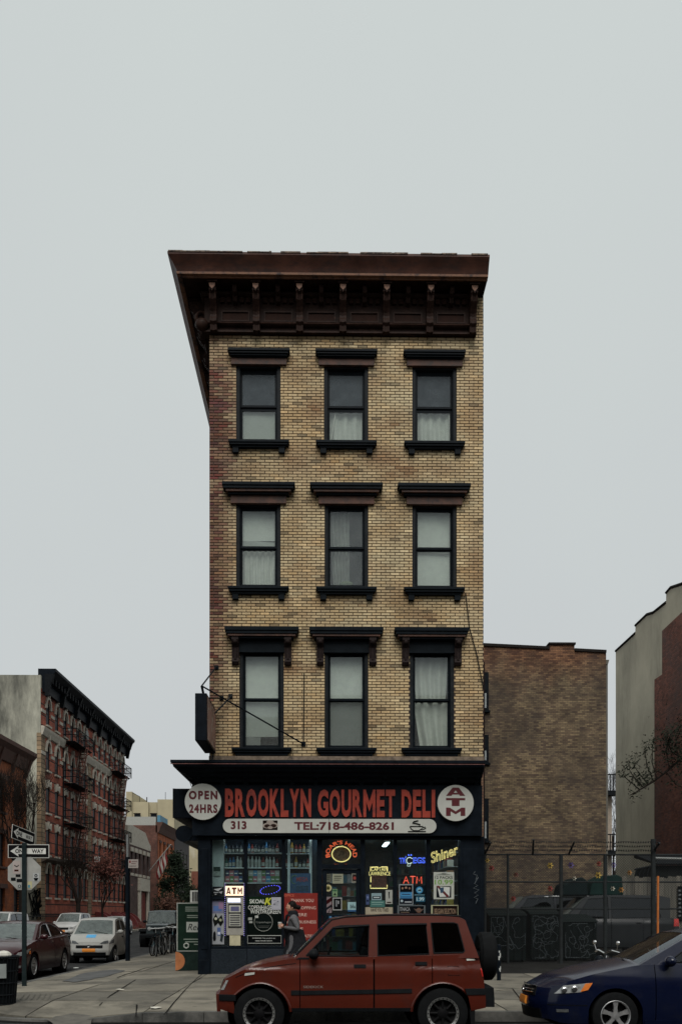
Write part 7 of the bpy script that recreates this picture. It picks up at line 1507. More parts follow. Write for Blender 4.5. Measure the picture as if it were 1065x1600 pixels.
# ---------------------------------------------------------------- corner pole with one way signs and stop sign back
px_, py_ = G(38, 1541, .16); pz0 = sz(px_, py_)
sp_ = thing('sign_pole', 'dark green street pole by the maroon saloon carrying two one way signs', 'sign pole', (px_, py_, pz0)); sc = F/(py_+D)
MB().box(px_-.045, px_+.045, py_-.03, py_+.03, pz0-.1, PZ(1318, py_)).build('pole', mat('green_pole_paint', (.022, .034, .036), .5, 0, .3, 8.), sp_, bevel=.008)
SGN = mat('sign_black', (.012, .012, .013), .5); SWH = mat('sign_white', (.50, .50, .47), .5, 0, .1, 6.)
def oneway(name, w_, h_, org, rz, label):
    t = thing(name, label, 'sign', (0, 0, 0)); q = .012
    MB().box(-w_/2, w_/2, 0, .006, -h_/2, h_/2).build('plate', SWH, t); MB().box(-w_/2+q, w_/2-q, -.003, -.0005, -h_/2+q, h_/2-q).build('field', SGN, t)
    m = MB(); a = -w_/2+.06*w_; y = -.006; m.poly([(a, y, 0), (a+.20*w_, y, .40*h_), (a+.19*w_, y, .21*h_), (w_/2-.08*w_, y, .21*h_), (w_/2-.08*w_, y, -.21*h_), (a+.19*w_, y, -.21*h_), (a+.20*w_, y, -.40*h_)]); m.build('arrow', SWH, t, recalc=False)
    m = MB(); m.text('ONE', -w_*.32, -w_*.07, -h_*.155, h_*.155, -.008, bold=.03); m.text('WAY', w_*.08, w_*.37, -h_*.155, h_*.155, -.008, bold=.03); m.build('lettering', SGN, t)
    move(t, org, rz); return t
x, z = W(45, 1330.5, py_+.06); oneway('one_way_sign', .86, .285, (x, py_+.045, z), R(1), 'straight on black and white one way sign, lower of two on the corner pole')
x, z = W(37, 1306, py_+.06); oneway('one_way_sign', .86, .29, (x, py_+.05, z), R(76), 'obliquely turned black and white one way sign on top of the corner pole').rotation_euler.y = R(8)
x, z = W(39.5, 1365.5, py_+.1); r_ = .375
t = thing('stop_sign_back', 'bare grey back of an octagonal stop sign with stickers on the corner pole', 'sign', (x, py_+.06, z-r_)); m = MB(); m.prism([(x+r_*cos(pi/8+pi/4*k), z+r_*sin(pi/8+pi/4*k)) for k in range(8)], 'y', py_+.04, py_+.046); m.build('plate', mat('sign_back_metal', (.30, .30, .28), .5, .3, .15, 5.), t)
def stk(u0, v0, u1, v1, col, lab, it=()): poster('sticker', lab, 'sticker', u0, v0, u1, v1, py_+.034, col, it, thick=.002)
stk(20, 1346, 32, 1366, 'b3a7a2', 'tall pale sticker with dark marks on the stop sign back', [('p', [(.2, .3), (.5, .42), (.8, .3), (.8, .38), (.5, .5), (.2, .38)], '1d1a1a'), ('r', .2, .68, .75, .82, '4a1a18')]); stk(51.5, 1365, 61, 1377.5, 'b3b6b6', 'white sticker with a black round head drawing on the stop sign back', [('c', .5, .32, .26, '15171a'), ('c', .5, .34, .13, 'a5a8a8'), ('p', [(.1, .6), (.9, .6), (.7, .95), (.3, .95)], '15171a')])
stk(17, 1372, 24.5, 1377, '1d2426', 'small dark green sticker low on the stop sign back'); stk(26, 1374, 34.5, 1379, '24262a', 'small black sticker on the stop sign back beside the pole'); stk(43, 1378, 50, 1389, 'b9b48f', 'yellow and blue sticker at the bottom of the stop sign back', [('r', .1, .5, .6, .9, '4f8aa0')]); stk(27, 1382, 34, 1389, '9a9d9c', 'round-lettered grey sticker at the bottom edge of the stop sign back', [('c', .5, .5, .35, '33383c'), ('c', .5, .5, .2, 'a9acab')]); stk(24.5, 1367, 32, 1371, '2a2b2c', 'tiny black strip sticker on the stop sign back')
px2, py2 = G(199.5, 1502, .16); z2 = sz(px2, py2); t = thing('sign_pole', 'plain dark pole on the kerb beside the two-seat car', 'sign pole', (px2, py2, z2))
MB().tube([(px2, py2, z2-.1), (px2, py2, PZ(1340, py2))], .075, 8).build('pole', NAVY, t, smooth=50); MB().tube([(px2, py2, PZ(1340, py2)), (px2, py2, PZ(1305, py2))], .05, 8).build('upper_pole', STEEL, t, smooth=50)
poster('parking_sign', 'small white parking sign with red print fixed to the plain dark pole', 'sign', 200.5, 1343.5, 216, 1357, py2-.09, 'a39a94', [('r', .08, .15, .25, .4, '7a2a2a'), ('r', .35, .2, .9, .28, '6a4a48'), ('r', .3, .45, .75, .52, '6a4a48'), ('r', .1, .75, .8, .80, '2a2a2a')])
# litter basket
bx_, by_ = G(0, 1573, .10); bz = sz(bx_, by_)-.02; t = thing('litter_basket', 'dark wire litter basket with stickers at the corner kerb', 'bin', (bx_, by_, bz)); hB = .80
m = MB()
for k in range(30): a = 2*pi*k/30; m.tube([(bx_+.25*cos(a), by_+.25*sin(a), bz), (bx_+.31*cos(a), by_+.31*sin(a), bz+hB)], .007, 4)
for q in (0, .2, .45, .7, 1.): m.ring((bx_, by_, bz+hB*q), .25+.06*q, .010 if q < 1 else .02, 'z', 26, 5)
m.build('basket', IRON, t); MB().lathe([(0, bz+.02), (.235, bz+.02), (.29, bz+hB-.03), (.27, bz+hB-.04), (0, bz+hB-.12)], 'z', 20, (bx_, by_, 0)).build('liner', mat('black_bag', (.01, .012, .014), .35), t, smooth=50)
m = MB(); a = R(-62); m.grid(lambda p, q: (bx_+.31*cos(a+.35*(p-.5)), by_+.31*sin(a+.35*(p-.5)), bz+.45+.24*q), 4, 2); m.build('sticker', cm('8e9492'), t, recalc=False)
m = MB(); m.ball((bx_+.10, by_-.1, bz+hB+.03), (.13, .10, .08), 8, 6); m.build('rubbish', cm('c8c6bb'), t)
# sandwich board beside the corner
sy = 1.5; x0, x1 = PX(276, sy), XL-.14; zz = [sz(x0, sy)+.004, PZ(1487, sy), PZ(1411, sy)]
t = thing('sidewalk_board', 'tall green advertising board with white text and orange foot at the building corner', 'sign', ((x0+x1)/2, sy, zz[0]))
MB().box(x0, x1, sy, sy+.04, zz[1], zz[2]).build('frame', cm('a9ada6'), t); MB().box(x0+.025, x1-.01, sy-.004, sy-.0005, zz[1]+.025, zz[2]-.025).build('panel', mat('green_print', (.018, .042, .028), .5, 0, .3, 3.), t)
MB().box(x0-.03, x1, sy-.01, sy+.08, zz[0], zz[1]-.002).build('foot', mat('green_foot', (.022, .04, .034), .6, 0, .4, 6.), t); m = MB(); m.add([(x0-.03, sy-.012, zz[0])]+[(x0-.03+.24*cos(a), sy-.012, (zz[0]+zz[1])/2+.24*sin(a)) for a in [-pi/2+pi*k/12 for k in range(13)]], [tuple(range(14))]); m.build('orange_disc', mat('orange_print', (.33, .12, .045), .6), t, recalc=False)
m = MB()
for k, (v, a, b) in enumerate(((1418, .25, .9), (1421, .25, .95), (1424, .25, .85), (1431, .3, .9), (1434, .3, .9), (1468, .2, .7), (1472, .25, .9), (1476, .5, .9))): z = PZ(v, sy); m.box(lerp(x0, x1, a), lerp(x0, x1, b), sy-.007, sy-.0045, z-.012, z+.012)
m.build('printed_lines', cm('8c978c'), t); MB().box(lerp(x0, x1, .28), x1-.02, sy-.007, sy-.0045, PZ(1457, sy), PZ(1441, sy)).build('white_card', cm('b0b4ad'), t); m = MB(); m.text('Relax', lerp(x0, x1, .32), lerp(x0, x1, .88), PZ(1454, sy), PZ(1444, sy), sy-.009, shear=.3); m.build('script', cm('15181a'), t)
m = MB(); m.ring((lerp(x0, x1, .28), sy-.008, PZ(1478, sy)), .06, .02, 'y', 16, 5); m.build('round_emblem', cm('b5bab2'), t)
t = thing('side_air_conditioner', 'white box air conditioner on the side wall above the green board', 'air conditioner', (XL-.3, 3, 2)); MB().box(PX(297, 3), XL-.2, 3, 3.6, PZ(1411, 3), PZ(1392, 3)).build('casing', WHT, t, bevel=.01); m = MB()
for k in range(4): xx = lerp(PX(301, 3), PX(308, 3), k/3); m.box(xx-.012, xx+.012, 2.99, 3.0, PZ(1409, 3), PZ(1394, 3))
m.build('slot', IRON, t)
# ---------------------------------------------------------------- bicycles in the rack
def bicycle(col, tone):
    t = thing('bicycle', 'x', 'bicycle'); FR = mat('bike_frame_'+tone, col, .4, .2, .2, 10.); r = .34
    for x in (-.52, .52):
        m = MB(); m.ring((x, 0, r), r, .022, 'y', 24, 6); w_ = m.build('wheel', RUB, t); m = MB(); m.ring((x, 0, r), r-.03, .010, 'y', 20, 4)
        for k in range(12): a = 2*pi*k/12; m.tube([(x, 0, r), (x+(r-.03)*cos(a), 0, r+(r-.03)*sin(a))], .003, 3)
        m.build('spokes', STEEL, w_)
    bb, st, hd, hb = (-.05, 0, .29), (-.17, 0, .78), (.36, 0, .82), (.40, 0, .66)
    m = MB(); m.tube([bb, st], .018); m.tube([st, hd], .018); m.tube([bb, hb], .020); m.tube([hd, hb], .022); m.tube([bb, (-.52, .04, r)], .012); m.tube([st, (-.52, .04, r)], .011); m.build('frame', FR, t)
    m = MB(); m.tube([hb, (.47, 0, .45), (.52, .05, r)], .014); m.tube([hb, (.47, 0, .45), (.52, -.05, r)], .014); m.build('fork', FR, t)
    m = MB(); m.tube([hd, (.34, 0, .98)], .014); m.tube([(.30, -.28, 1.0), (.36, -.12, .98), (.36, .12, .98), (.30, .28, 1.0)], .014); m.build('handlebar', STEEL, t)
    m = MB(); m.tube([st, (-.19, 0, .90)], .013); m.ball((-.2, 0, .93), (.14, .065, .035), 10, 6); m.build('saddle', RUB, t)
    m = MB(); m.lathe([(.09, -.01), (.09, .01), (0, .01)], 'y', 14, (bb[0], -.05, bb[2])); m.tube([(bb[0], -.06, bb[2]), (bb[0]+.12, -.08, bb[2]-.12)], .010); m.tube([(bb[0], .06, bb[2]), (bb[0]-.12, .08, bb[2]+.12)], .010); m.build('crank', STEEL, t); return t
protos = [(bicycle((.015, .016, .018), 'black'), 'black'), (bicycle((.02, .06, .075), 'teal'), 'teal blue'), (bicycle((.28, .28, .27), 'silver'), 'silver')]; used = set()
rk = thing('bicycle_rack', 'low steel hoop rack holding the parked bicycles at the kerb', 'bike rack', (-6, 12.5, .17)); m = MB()
spots = []
for k in range(8): x, y = G(238+5.3*k, 1495-1.1*k, .17); spots.append((x, y+.45))
for k, (x, y) in enumerate(spots[::2]): m.tube([(x+.12, y-.3, sz(x, y)), (x+.12, y-.3, sz(x, y)+.7), (x+.12, y+.3, sz(x, y)+.7), (x+.12, y+.3, sz(x, y))], .025, 6)
m.build('hoop', STEEL, rk)
order = [0, 1, 0, 2, 0, 1, 0, 2]
for k, (x, y) in enumerate(spots):
    i = order[k]; o, tone = protos[i]
    if i in used: o = copy_tree(o)
    used.add(i); move(o, (x, y, sz(x, y)), R(-90+random.Random(k).uniform(-16, 22))); o.rotation_euler.x = R(random.Random(k+50).uniform(-6, 6))
    tag(o, '%s bicycle locked in the hoop rack at the kerb' % tone, 'bicycle', '%s bicycles in the rack' % tone)
# ================================================================ lot and buildings on the right
m = MB(); m.grid(lambda a, b: (lerp(XR, 40, a), lerp(.05, 40, b), .226), 6, 6); struct(m.build('lot_ground', mat('lot_asphalt', (.03, .03, .029), .9, 0, .4, 1.5, bump=.4, bscale=40), None))
BWM = brickmat('sooty_brown_brick', (.205, .152, .088), (.075, .050, .035), (.055, .045, .034), axis='XZ', bw=.20, bh=.072, bump=.5, dirt=((.034, .027, .023), .30, .44, .68), redtop=(11.4, (1.0, .58, .48)))
by = 15.7
bw = thing('brown_brick_building', 'tall windowless sooty brown brick wall with a chimney behind the fenced lot', 'building', (PX(850, by), by+4, .2))
prof = [(690, 1002), (755, 1008), (858, 1014)]; X0, X1 = PX(690, by), PX(946.5, by)
top = [(X1, PZ(1018.5, by, 946)), (PX(897, by), PZ(1016, by, 897)), (PX(897, by), PZ(1006, by, 897)), (PX(858, by), PZ(1006, by, 858)), (PX(858, by), PZ(1013, by, 858)), (PX(755, by), PZ(1008, by, 755)), (X0, PZ(1004, by, 700))]
m = MB(); m.prism([(X0, .2), (X1, .2)]+top, 'y', by, by+.35); m.build('wall', BWM, bw)
m = MB(); m.box(X0, X1, by+.36, by+12, .2, PZ(1030, by)); m.build('core', mat('building_core', (.05, .035, .028), .9), bw)
m = MB()
for (u0, v0), (u1, v1) in (((755, 1007.4), (858, 1012.4)), ((897, 1015.4), (946.5, 1018))): m.add([(PX(u0, by), by-.06, PZ(v0, by, u0)-.06), (PX(u1, by), by-.06, PZ(v1, by, u1)-.06), (PX(u1, by), by-.06, PZ(v1, by, u1)+.05), (PX(u0, by), by-.06, PZ(v0, by, u0)+.05), (PX(u0, by), by+.4, PZ(v0, by, u0)-.06), (PX(u1, by), by+.4, PZ(v1, by, u1)-.06), (PX(u1, by), by+.4, PZ(v1, by, u1)+.05), (PX(u0, by), by+.4, PZ(v0, by, u0)+.05)], [(0, 1, 2, 3), (4, 5, 6, 7), (0, 1, 5, 4), (2, 3, 7, 6), (1, 2, 6, 5), (0, 3, 7, 4)])
m.box(PX(856.5, by), PX(898.5, by), by-.07, by+.5, PZ(1007.5, by, 875), PZ(1004.5, by, 875)); m.build('coping', mat('dark_coping', (.03, .026, .024), .8), bw)
m = MB(); m.box(X1+.002, PX(952, by), by+.25, by+11, .2, PZ(1027, by)); m.prism([(X1+.01, PZ(1027, by)), (PX(954, by), PZ(1027, by)), (PX(952, by), PZ(1034, by)), (X1+.01, PZ(1034, by))], 'y', by+.22, by+11); m.build('return_pier', mat('grey_pier', (.11, .105, .09), .9, 0, .2, 2.), bw)
for v0, v1 in ((1050, 1110), (1148, 1192), (1248, 1314)):
    a, b = PX(738, by-.05), PX(763, by-.05); w_ = MB().box(a, b, by-.05, by-.002, PZ(v1, by), PZ(v0, by)).build('window', SASH, bw); MB().box(a+.05, b-.09, by-.056, by-.051, PZ(v1-4, by), PZ((v0+v1)/2+3, by)).build('pane', mat('pale_far_pane', (.25, .27, .27), .2), w_); MB().box(a+.05, b-.09, by-.056, by-.051, PZ((v0+v1)/2-2, by), PZ(v0+5, by)).build('pane', PAN, w_); MB().box(a-.1, b+.06, by-.12, by-.002, PZ(v1+3, by), PZ(v1, by)-.002).build('sill', SASH, w_)
# grey stuccoed party wall with exposed red brick part
GX = 15.6
def GP(u, v): 
    # point on plane x=GX seen at pixel u,v
    a = (u-532.5)/F; # (X c - Yp s) = a (X s + Yp c)
    Yp = GX*(cY-a*sY)/(a*cY+sY); d = GX*sY+Yp*cY; return Yp-D, CZ-(v-HZ)/F*d
gb = thing('grey_stucco_building', 'tall pale grey stuccoed party wall with exposed red brick lower part at the lot edge', 'building', (GX+4, 22, .2))
tp = [GP(961.5, 1018), GP(992, 990), GP(992.3, 978), GP(1010, 961), GP(1020, 958), GP(1040, 942), GP(1040.3, 927), GP(1047, 919), GP(1065, 913), GP(1130, 872)]
base = [(tp[-1][0], .2), (tp[0][0], .2)]
m = MB(); n = len(tp); m.prism([(y, z) for y, z in base]+tp, 'x', GX, GX+.4); m.build('wall', mat('pale_stucco', (.40, .372, .29), .95, 0, .16, .5, bump=.15, bscale=5, dirt=((.20, .19, .15), .3, .48, .70, (1, 1, .3))), gb)
MB().box(GX+.41, GX+12, tp[-1][0], tp[0][0]-.02, .2, 15.3).build('core', mat('building_core', (.05, .035, .028), .9), gb)
m = MB()
for p, q in zip(tp, tp[1:]):
    if abs(p[0]-q[0]) > .4: m.tube([(GX+.0, p[0], p[1]+.02), (GX+.0, q[0], q[1]+.02)], .07, 5)
m.build('coping', mat('dark_coping', (.03, .026, .024), .8), gb)
m = MB(); q = [GP(1023.5, 1440), GP(1023.5, 1062), GP(1035.5, 1054), GP(1035.5, 986), GP(1065, 958), GP(1130, 905), GP(1130, 1440)]; q[0] = (q[0][0], .2); q[-1] = (q[-1][0], .2); m.prism(q, 'x', GX-.05, GX-.002); m.build('brick_part', brickmat('sooty_red_brick', (.24, .085, .055), (.12, .045, .032), (.07, .06, .052), axis='YZ', bw=.225, bh=.085, bump=.7, dirt=((.05, .042, .04), .45, .45, .7)), gb)
# far slice between the walls: fire escape and bare tree
fs = thing('far_building', 'narrow far building slice with black fire escape balconies between the two walls', 'building', (32, 85, 0)); Yf = 70
MB().box(PX(946, Yf), PX(955.5, Yf), Yf, Yf+6, 0, PZ(1235, Yf)).build('wall', mat('far_tan_wall', (.24, .20, .16), .9), fs)
for v in (1236, 1330): m = MB(); m.box(PX(948, Yf-1), PX(965, Yf-1), Yf-1.2, Yf-.02, PZ(v+6, Yf-1), PZ(v-1, Yf-1)); m.tube([(PX(948, Yf-1), Yf-1.2, PZ(v-26, Yf-1)), (PX(966, Yf-1), Yf-1.2, PZ(v-26, Yf-1))], .06, 4); [m.tube([(PX(u, Yf-1), Yf-1.2, PZ(v-26, Yf-1)), (PX(u, Yf-1), Yf-1.2, PZ(v, Yf-1))], .05, 4) for u in (952, 957, 961)]; m.build('balcony', IRON, fs)
tree('bare_tree', 'thin bare tree far off in the gap between the two walls', (PX(958, 90), 90, 0), 20, 31, 6, .5, .2, 3, trunk=.2)
# ---------------------------------------------------------------- chain-link fence
FY = 4.6; GALV = mat('dark_galvanised', (.040, .046, .048), .6, 0, .3, 10.); WIRE = mat('fence_wire', (.042, .046, .048), .6, 0, .2)
fx0, fx1 = PX(757, FY), PX(1090, FY); zr = PZ(1335, FY); z0 = .235
fe = thing('chain_link_fence', 'tall chain-link fence with barbed wire across the lot beside the deli building', 'fence', ((fx0+fx1)/2, FY, z0))
for u in (757.5, 793, 876, 945, 1020, 1078):
    x = PX(u, FY); MB().tube([(x, FY, z0-.1), (x, FY, PZ(1311, FY) if u == 1020 else zr)], .075 if u == 1020 else .055 if u in (876, 945) else .038, 8).build('post', GALV, fe, smooth=50)
for v in (1335.5, 1378.5, 1420.5): MB().tube([(fx0, FY, PZ(v, FY)), (fx1, FY, PZ(v, FY))], .026, 6).build('rail', GALV, fe, smooth=50)
m = MB(); H_ = zr-z0-.03; Wd = fx1-fx0; sp = .075; wr = .0035
k = -H_
while k < Wd:
    for sg in (1, -1):
        a0, a1 = max(0, k), min(Wd, k+H_); za, zb2 = z0+.02+(a0-k), z0+.02+(a1-k)
        if sg < 0: za, zb2 = z0+.02+H_-(a0-k), z0+.02+H_-(a1-k)
        dx = wr*1.41; y_ = FY+sg*.004-.03; m.add([(fx0+a0-dx, y_, za), (fx0+a0+dx, y_, za), (fx0+a1+dx, y_, zb2), (fx0+a1-dx, y_, zb2)], [(0, 1, 2, 3)])
    k += sp
stuff(m.build('wire_mesh', WIRE, fe, recalc=False))
for (ua, va, ub, vb) in ((757, 1335, 766, 1317), (757, 1335, 752, 1312), (832, 1335, 833, 1312), (888, 1335, 897, 1315), (1020, 1330, 1030, 1317)): MB().tube([(PX(ua, FY), FY, PZ(va, FY)), (PX(ub, FY-.3), FY-.3, PZ(vb, FY-.3))], .03, 6).build('barb_arm', GALV, fe)
for k, v in enumerate((1316, 1322.5, 1329)):
    yq = FY-.3+.1*k; m = MB(); pts = [(lerp(fx0, PX(1022, FY), j/24), yq+.02*sin(j*2), PZ(v, yq)+.03*sin(j*1.7+k)) for j in range(25)]; m.tube(pts, .006, 4)
    for j in range(70): x = lerp(fx0, PX(1022, FY), j/69); m.box(x-.006, x+.006, yq-.03, yq+.03, PZ(v, yq)-.025, PZ(v, yq)+.025)
    m.build('barbed_wire', WIRE, fe)
# pinwheel flowers tied to the fence
PET = {'red': '7a1d20', 'dark red': '521418', 'yellow': 'a3893a', 'purple': '3f3270', 'white': 'a9a698', 'orange': '9a6a2e'}
def pinwheel(u, v, c, lab, r=.085):
    x, z = W(u, v, FY-.06); t = thing('pinwheel_flower', lab, 'pinwheel', (x, FY-.06, z)); 
    for k in range(6):
        a = 2*pi*k/6; m = MB(); m.add([(x, FY-.06, z), (x+r*.7*cos(a-.35), FY-.085, z+r*.7*sin(a-.35)), (x+r*cos(a), FY-.07, z+r*sin(a)), (x+r*.7*cos(a+.35), FY-.06, z+r*.7*sin(a+.35))], [(0, 1, 2, 3)]); m.build('petal', cm(PET[c], .6), t, recalc=False)
    MB().ball((x, FY-.07, z), r*.25, 8, 6).build('hub', cm('4a3a20'), t)
for u, v, c, lab, r in ((767.5, 1357, 'red', 'red pinwheel on the fence panel next to the building', .09), (805.5, 1367.5, 'dark red', 'dark red pinwheel low on the fence right of the thin post', .085), (859, 1353, 'yellow', 'yellow pinwheel high on the fence left of the heavy post', .10), (891.5, 1352.5, 'purple', 'purple pinwheel on the upper fence right of the heavy post', .10), (935, 1350, 'red', 'red pinwheel near the top rail above the green tarpaulin', .085), (896.5, 1373, 'white', 'small white pinwheel just above the middle rail', .07), (934, 1368, 'yellow', 'large yellow pinwheel in front of the green tarpaulin', .11), (859, 1389, 'red', 'red pinwheel above the parked van bonnet', .09), (801.5, 1405, 'red', 'red pinwheel on the fence before the dark van', .085), (761, 1345, 'yellow', 'faded yellow pinwheel at the fence corner by the building', .07), (958, 1352, 'purple', 'purple pinwheel beside the gap between the walls', .09), (970, 1391, 'orange', 'orange pinwheel over the rear of the parked grey vehicle', .09), (983, 1364, 'orange', 'orange pinwheel over the wooden fence', .08), (956.5, 1389, 'white', 'white pinwheel at the roof rack of the parked grey vehicle', .075)): pinwheel(u, v, c, lab, r)
m = MB(); 
# ---------------------------------------------------------------- dumpsters and clutter behind the fence
def dumpster(u0, u1, v, y, label, seed):
    x0, x1 = PX(u0, y), PX(u1, y); zt_ = PZ(v, y); t = thing('dumpster', label, 'dumpster', ((x0+x1)/2, y+.6, z0)); DM = mat('dark_green_dumpster', (.013, .020, .020), .6, 0, .4, 4.)
    m = MB(); m.prism([(y+.05, z0+.05), (y+1.2, z0+.05), (y+1.3, zt_-.1), (y, zt_-.1)], 'x', x0, x1); m.build('tub', DM, t, bevel=.01)
    m = MB(); m.prism([(y-.03, zt_-.1), (y+1.32, zt_-.1), (y+1.32, zt_+.14), (y+.2, zt_-.02)], 'x', x0-.03, x1+.03); m.build('lid', DM, t)
    for k in range(5): x = lerp(x0+.08, x1-.08, k/4); MB().box(x-.035, x+.035, y-.035, y+.03, z0+.06, zt_-.12).build('rib', DM, t)
    rnd = random.Random(seed)
    for s in range(9):
        cx = lerp(x0+.2, x1-.2, rnd.random()); cz = rnd.uniform(z0+.3, zt_-.3); m = MB(); p = []
        a = rnd.uniform(0, 6)
        for j in range(22): a += rnd.uniform(-.9, 1.3); cx += .07*cos(a); cz += .085*sin(a); cx = min(x1-.05, max(x0+.05, cx)); cz = min(zt_-.15, max(z0+.1, cz)); p.append((cx, y-.04, cz))
        m.tube(p, .007, 4); m.build('graffiti', cm('5d666a'), t)
    for k in range(4): MB().ball((lerp(x0+.1, x1-.1, k/3), y+.1, z0+.045), .05, 8, 6).build('caster', RUB, t)
dumpster(764, 822, 1426, 5.3, 'dark green dumpster behind the fence next to the building', 3); dumpster(829, 874, 1424, 5.6, 'dark dumpster covered in white graffiti scrawls behind the fence', 5); dumpster(880, 932, 1436, 6.0, 'low dark dumpster behind the fence before the parked grey vehicle', 8)
# vehicles in the lot
sedan('grey_suv', 'dark grey large estate vehicle with roof load parked behind the fence', carpaint('dark_grey_paint', (.014, .016, .018), .3, .3), 5.3, .98, 2.08, (PX(822, 9), 9.9, .23), 0, 'suv', hood=1.2, zb=1.25, suv=True, plate=False)
sedan('dark_van', 'dark van parked deeper in the lot beside the brown wall', DKCAR, 4.6, .95, 2.15, (PX(764, 12.3), 13.1, .23), 0, 'van', hood=.5, zb=1.3, suv=True, plate=False)
y9 = 9.25; t = thing('roof_load', 'roof rack load under a dark green tarpaulin on the parked grey vehicle', 'tarpaulin', (PX(930, y9), y9+.6, 2.3)); TARP = mat('green_tarp', (.012, .040, .036), .6, 0, .3, 5., bump=.3, bscale=6)
def tarp(u0, u1, v, y0, y1, nm, m_): 
    a, b = PX(u0, y0), PX(u1, y0); zt_ = PZ(v, y0); zb2 = 2.30
    m = MB(); m.prism([(a, zb2), (b, zb2), (b-.05, zt_-.1), (b-.2, zt_), (a+.5, zt_-.03), (a+.1, zt_-.25)], 'y', y0, y1); m.build(nm, m_, t, bevel=.04)
tarp(876, 919, 1371, y9, y9+1.2, 'bundle', mat('dark_tarp', (.010, .022, .024), .6)); tarp(920.5, 974, 1367, y9, y9+1.2, 'bundle', TARP)
m = MB()
for u in (870, 900, 930, 955): m.tube([(PX(u, y9), y9+.1, 2.29), (PX(u, y9), y9+1.1, 2.29)], .02)
for yy in (y9+.1, y9+1.1): m.tube([(PX(862, y9), yy, 2.27), (PX(968, y9), yy, 2.27)], .022)
m.build('rack_bar', STEEL, t)
# wooden fence of single planks
wy = 10.8; t = thing('plank_fence', 'weathered grey wooden plank fence beside the orange pole', 'fence', (PX(1020, wy), wy, .23)); rnd = random.Random(6)
WD = [mat('weathered_plank_%d' % k, c, .9, 0, .35, 3., stretch=(6, 6, .4)) for k, c in enumerate(((.10, .095, .08), (.13, .12, .10), (.075, .07, .06)))]
u = 972
while u < 1100:
    a, b = PX(u, wy), PX(u+6.1, wy); MB().box(a, b, wy+rnd.uniform(-.01, .01), wy+.03, .22, PZ(1371, wy)+rnd.uniform(-.04, .06)).build('plank', rnd.choice(WD), t); u += 6.5
m = MB()
for v in (1385, 1440): m.box(PX(972, wy), PX(1100, wy), wy+.04, wy+.1, PZ(v+3, wy), PZ(v, wy))
m.build('rail', WD[2], t)
t = thing('shed', 'dark lean-to shed roof with white pipe above the plank fence', 'shed', (PX(1050, 12), 12.6, .23)); MB().box(PX(1024, 12), PX(1110, 12), 12, 14.2, .23, PZ(1352, 12)).build('wall', mat('shed_wall', (.02, .024, .024), .8), t); m = MB(); m.prism([(11.8, PZ(1352, 12)), (11.8, PZ(1350, 12)), (14.3, PZ(1350, 12)+.5), (14.3, PZ(1352, 12)+.4)], 'x', PX(1022, 12), PX(1112, 12)); m.build('roof', IRON, t); m = MB(); m.tube([(PX(1022, 11.7), 11.7, PZ(1341, 11.7)), (PX(1110, 11.7), 11.7, PZ(1343, 11.7))], .05, 6); m.tube([(PX(1026, 11.7), 11.7, PZ(1341, 11.7)), (PX(1026, 11.7), 12.0, PZ(1354, 11.7))], .04); m.build('pipe', cm('8f9390'), t)
t = thing('patio_grill', 'dark patio chairs and grill frame standing on top of the wall behind the plank fence', 'chair', (PX(1002, 11.5), 11.5, .23)); m = MB()
for u in (992, 998, 1004, 1010): m.tube([(PX(u, 11.5), 11.5, .23), (PX(u, 11.5), 11.5, PZ(1367, 11.5)), (PX(u+4, 11.5), 11.5, PZ(1356, 11.5))], .03, 5)
m.tube([(PX(991, 11.5), 11.5, PZ(1359, 11.5)), (PX(1018, 11.5), 11.5, PZ(1353, 11.5))], .04); m.build('frame', IRON, t)
tag(MB().tube([(PX(1027, 3.9), 3.9, .22), (PX(1027.5, 3.9), 3.9, PZ(1369, 3.9))], .034, 8).build('orange_pole', mat('orange_paint', (.36, .11, .025), .6, 0, .3, 5.), None, smooth=50), 'slim orange painted pole standing before the plank fence', 'pole')
poster('lot_sign', 'black board with small white symbols at the edge of the plank fence', 'sign', 1058, 1385, 1066, 1440, wy-.05, '14181a', [('r', .2, .1+.12*k, .7, .15+.12*k, '6a6f70') for k in range(7)])
# posts with torn stickers by the shop corner
for (u, vb, vt, lab) in ((766.5, 1521, 1474, 'steel post with torn white stickers beside the shop pilaster'), (779, 1531, 1478, 'shorter steel post with one long white sticker in front of the other')):
    x, y = G(u, vb, .23); t = thing('bollard', lab, 'bollard', (x, y, .22)); zt_ = PZ(vt, y); MB().tube([(x, y, .2), (x, y, zt_)], .045, 10).build('post', NAVY, t, smooth=50); MB().ball((x, y, zt_), (.046, .046, .03), 10, 6).build('cap', NAVY, t)
    rnd = random.Random(int(u)); m = MB()
    for k in range(9):
        zq = lerp(.35, zt_-.08, rnd.random()); h = rnd.uniform(.03, .10); a = rnd.uniform(-2.2, -.9)
        m.grid(lambda p, q: (x+.047*cos(a+.6*p), y+.047*sin(a+.6*p), zq+h*q), 3, 1)
    m.build('sticker', cm('b9bcb8'), t, recalc=False)
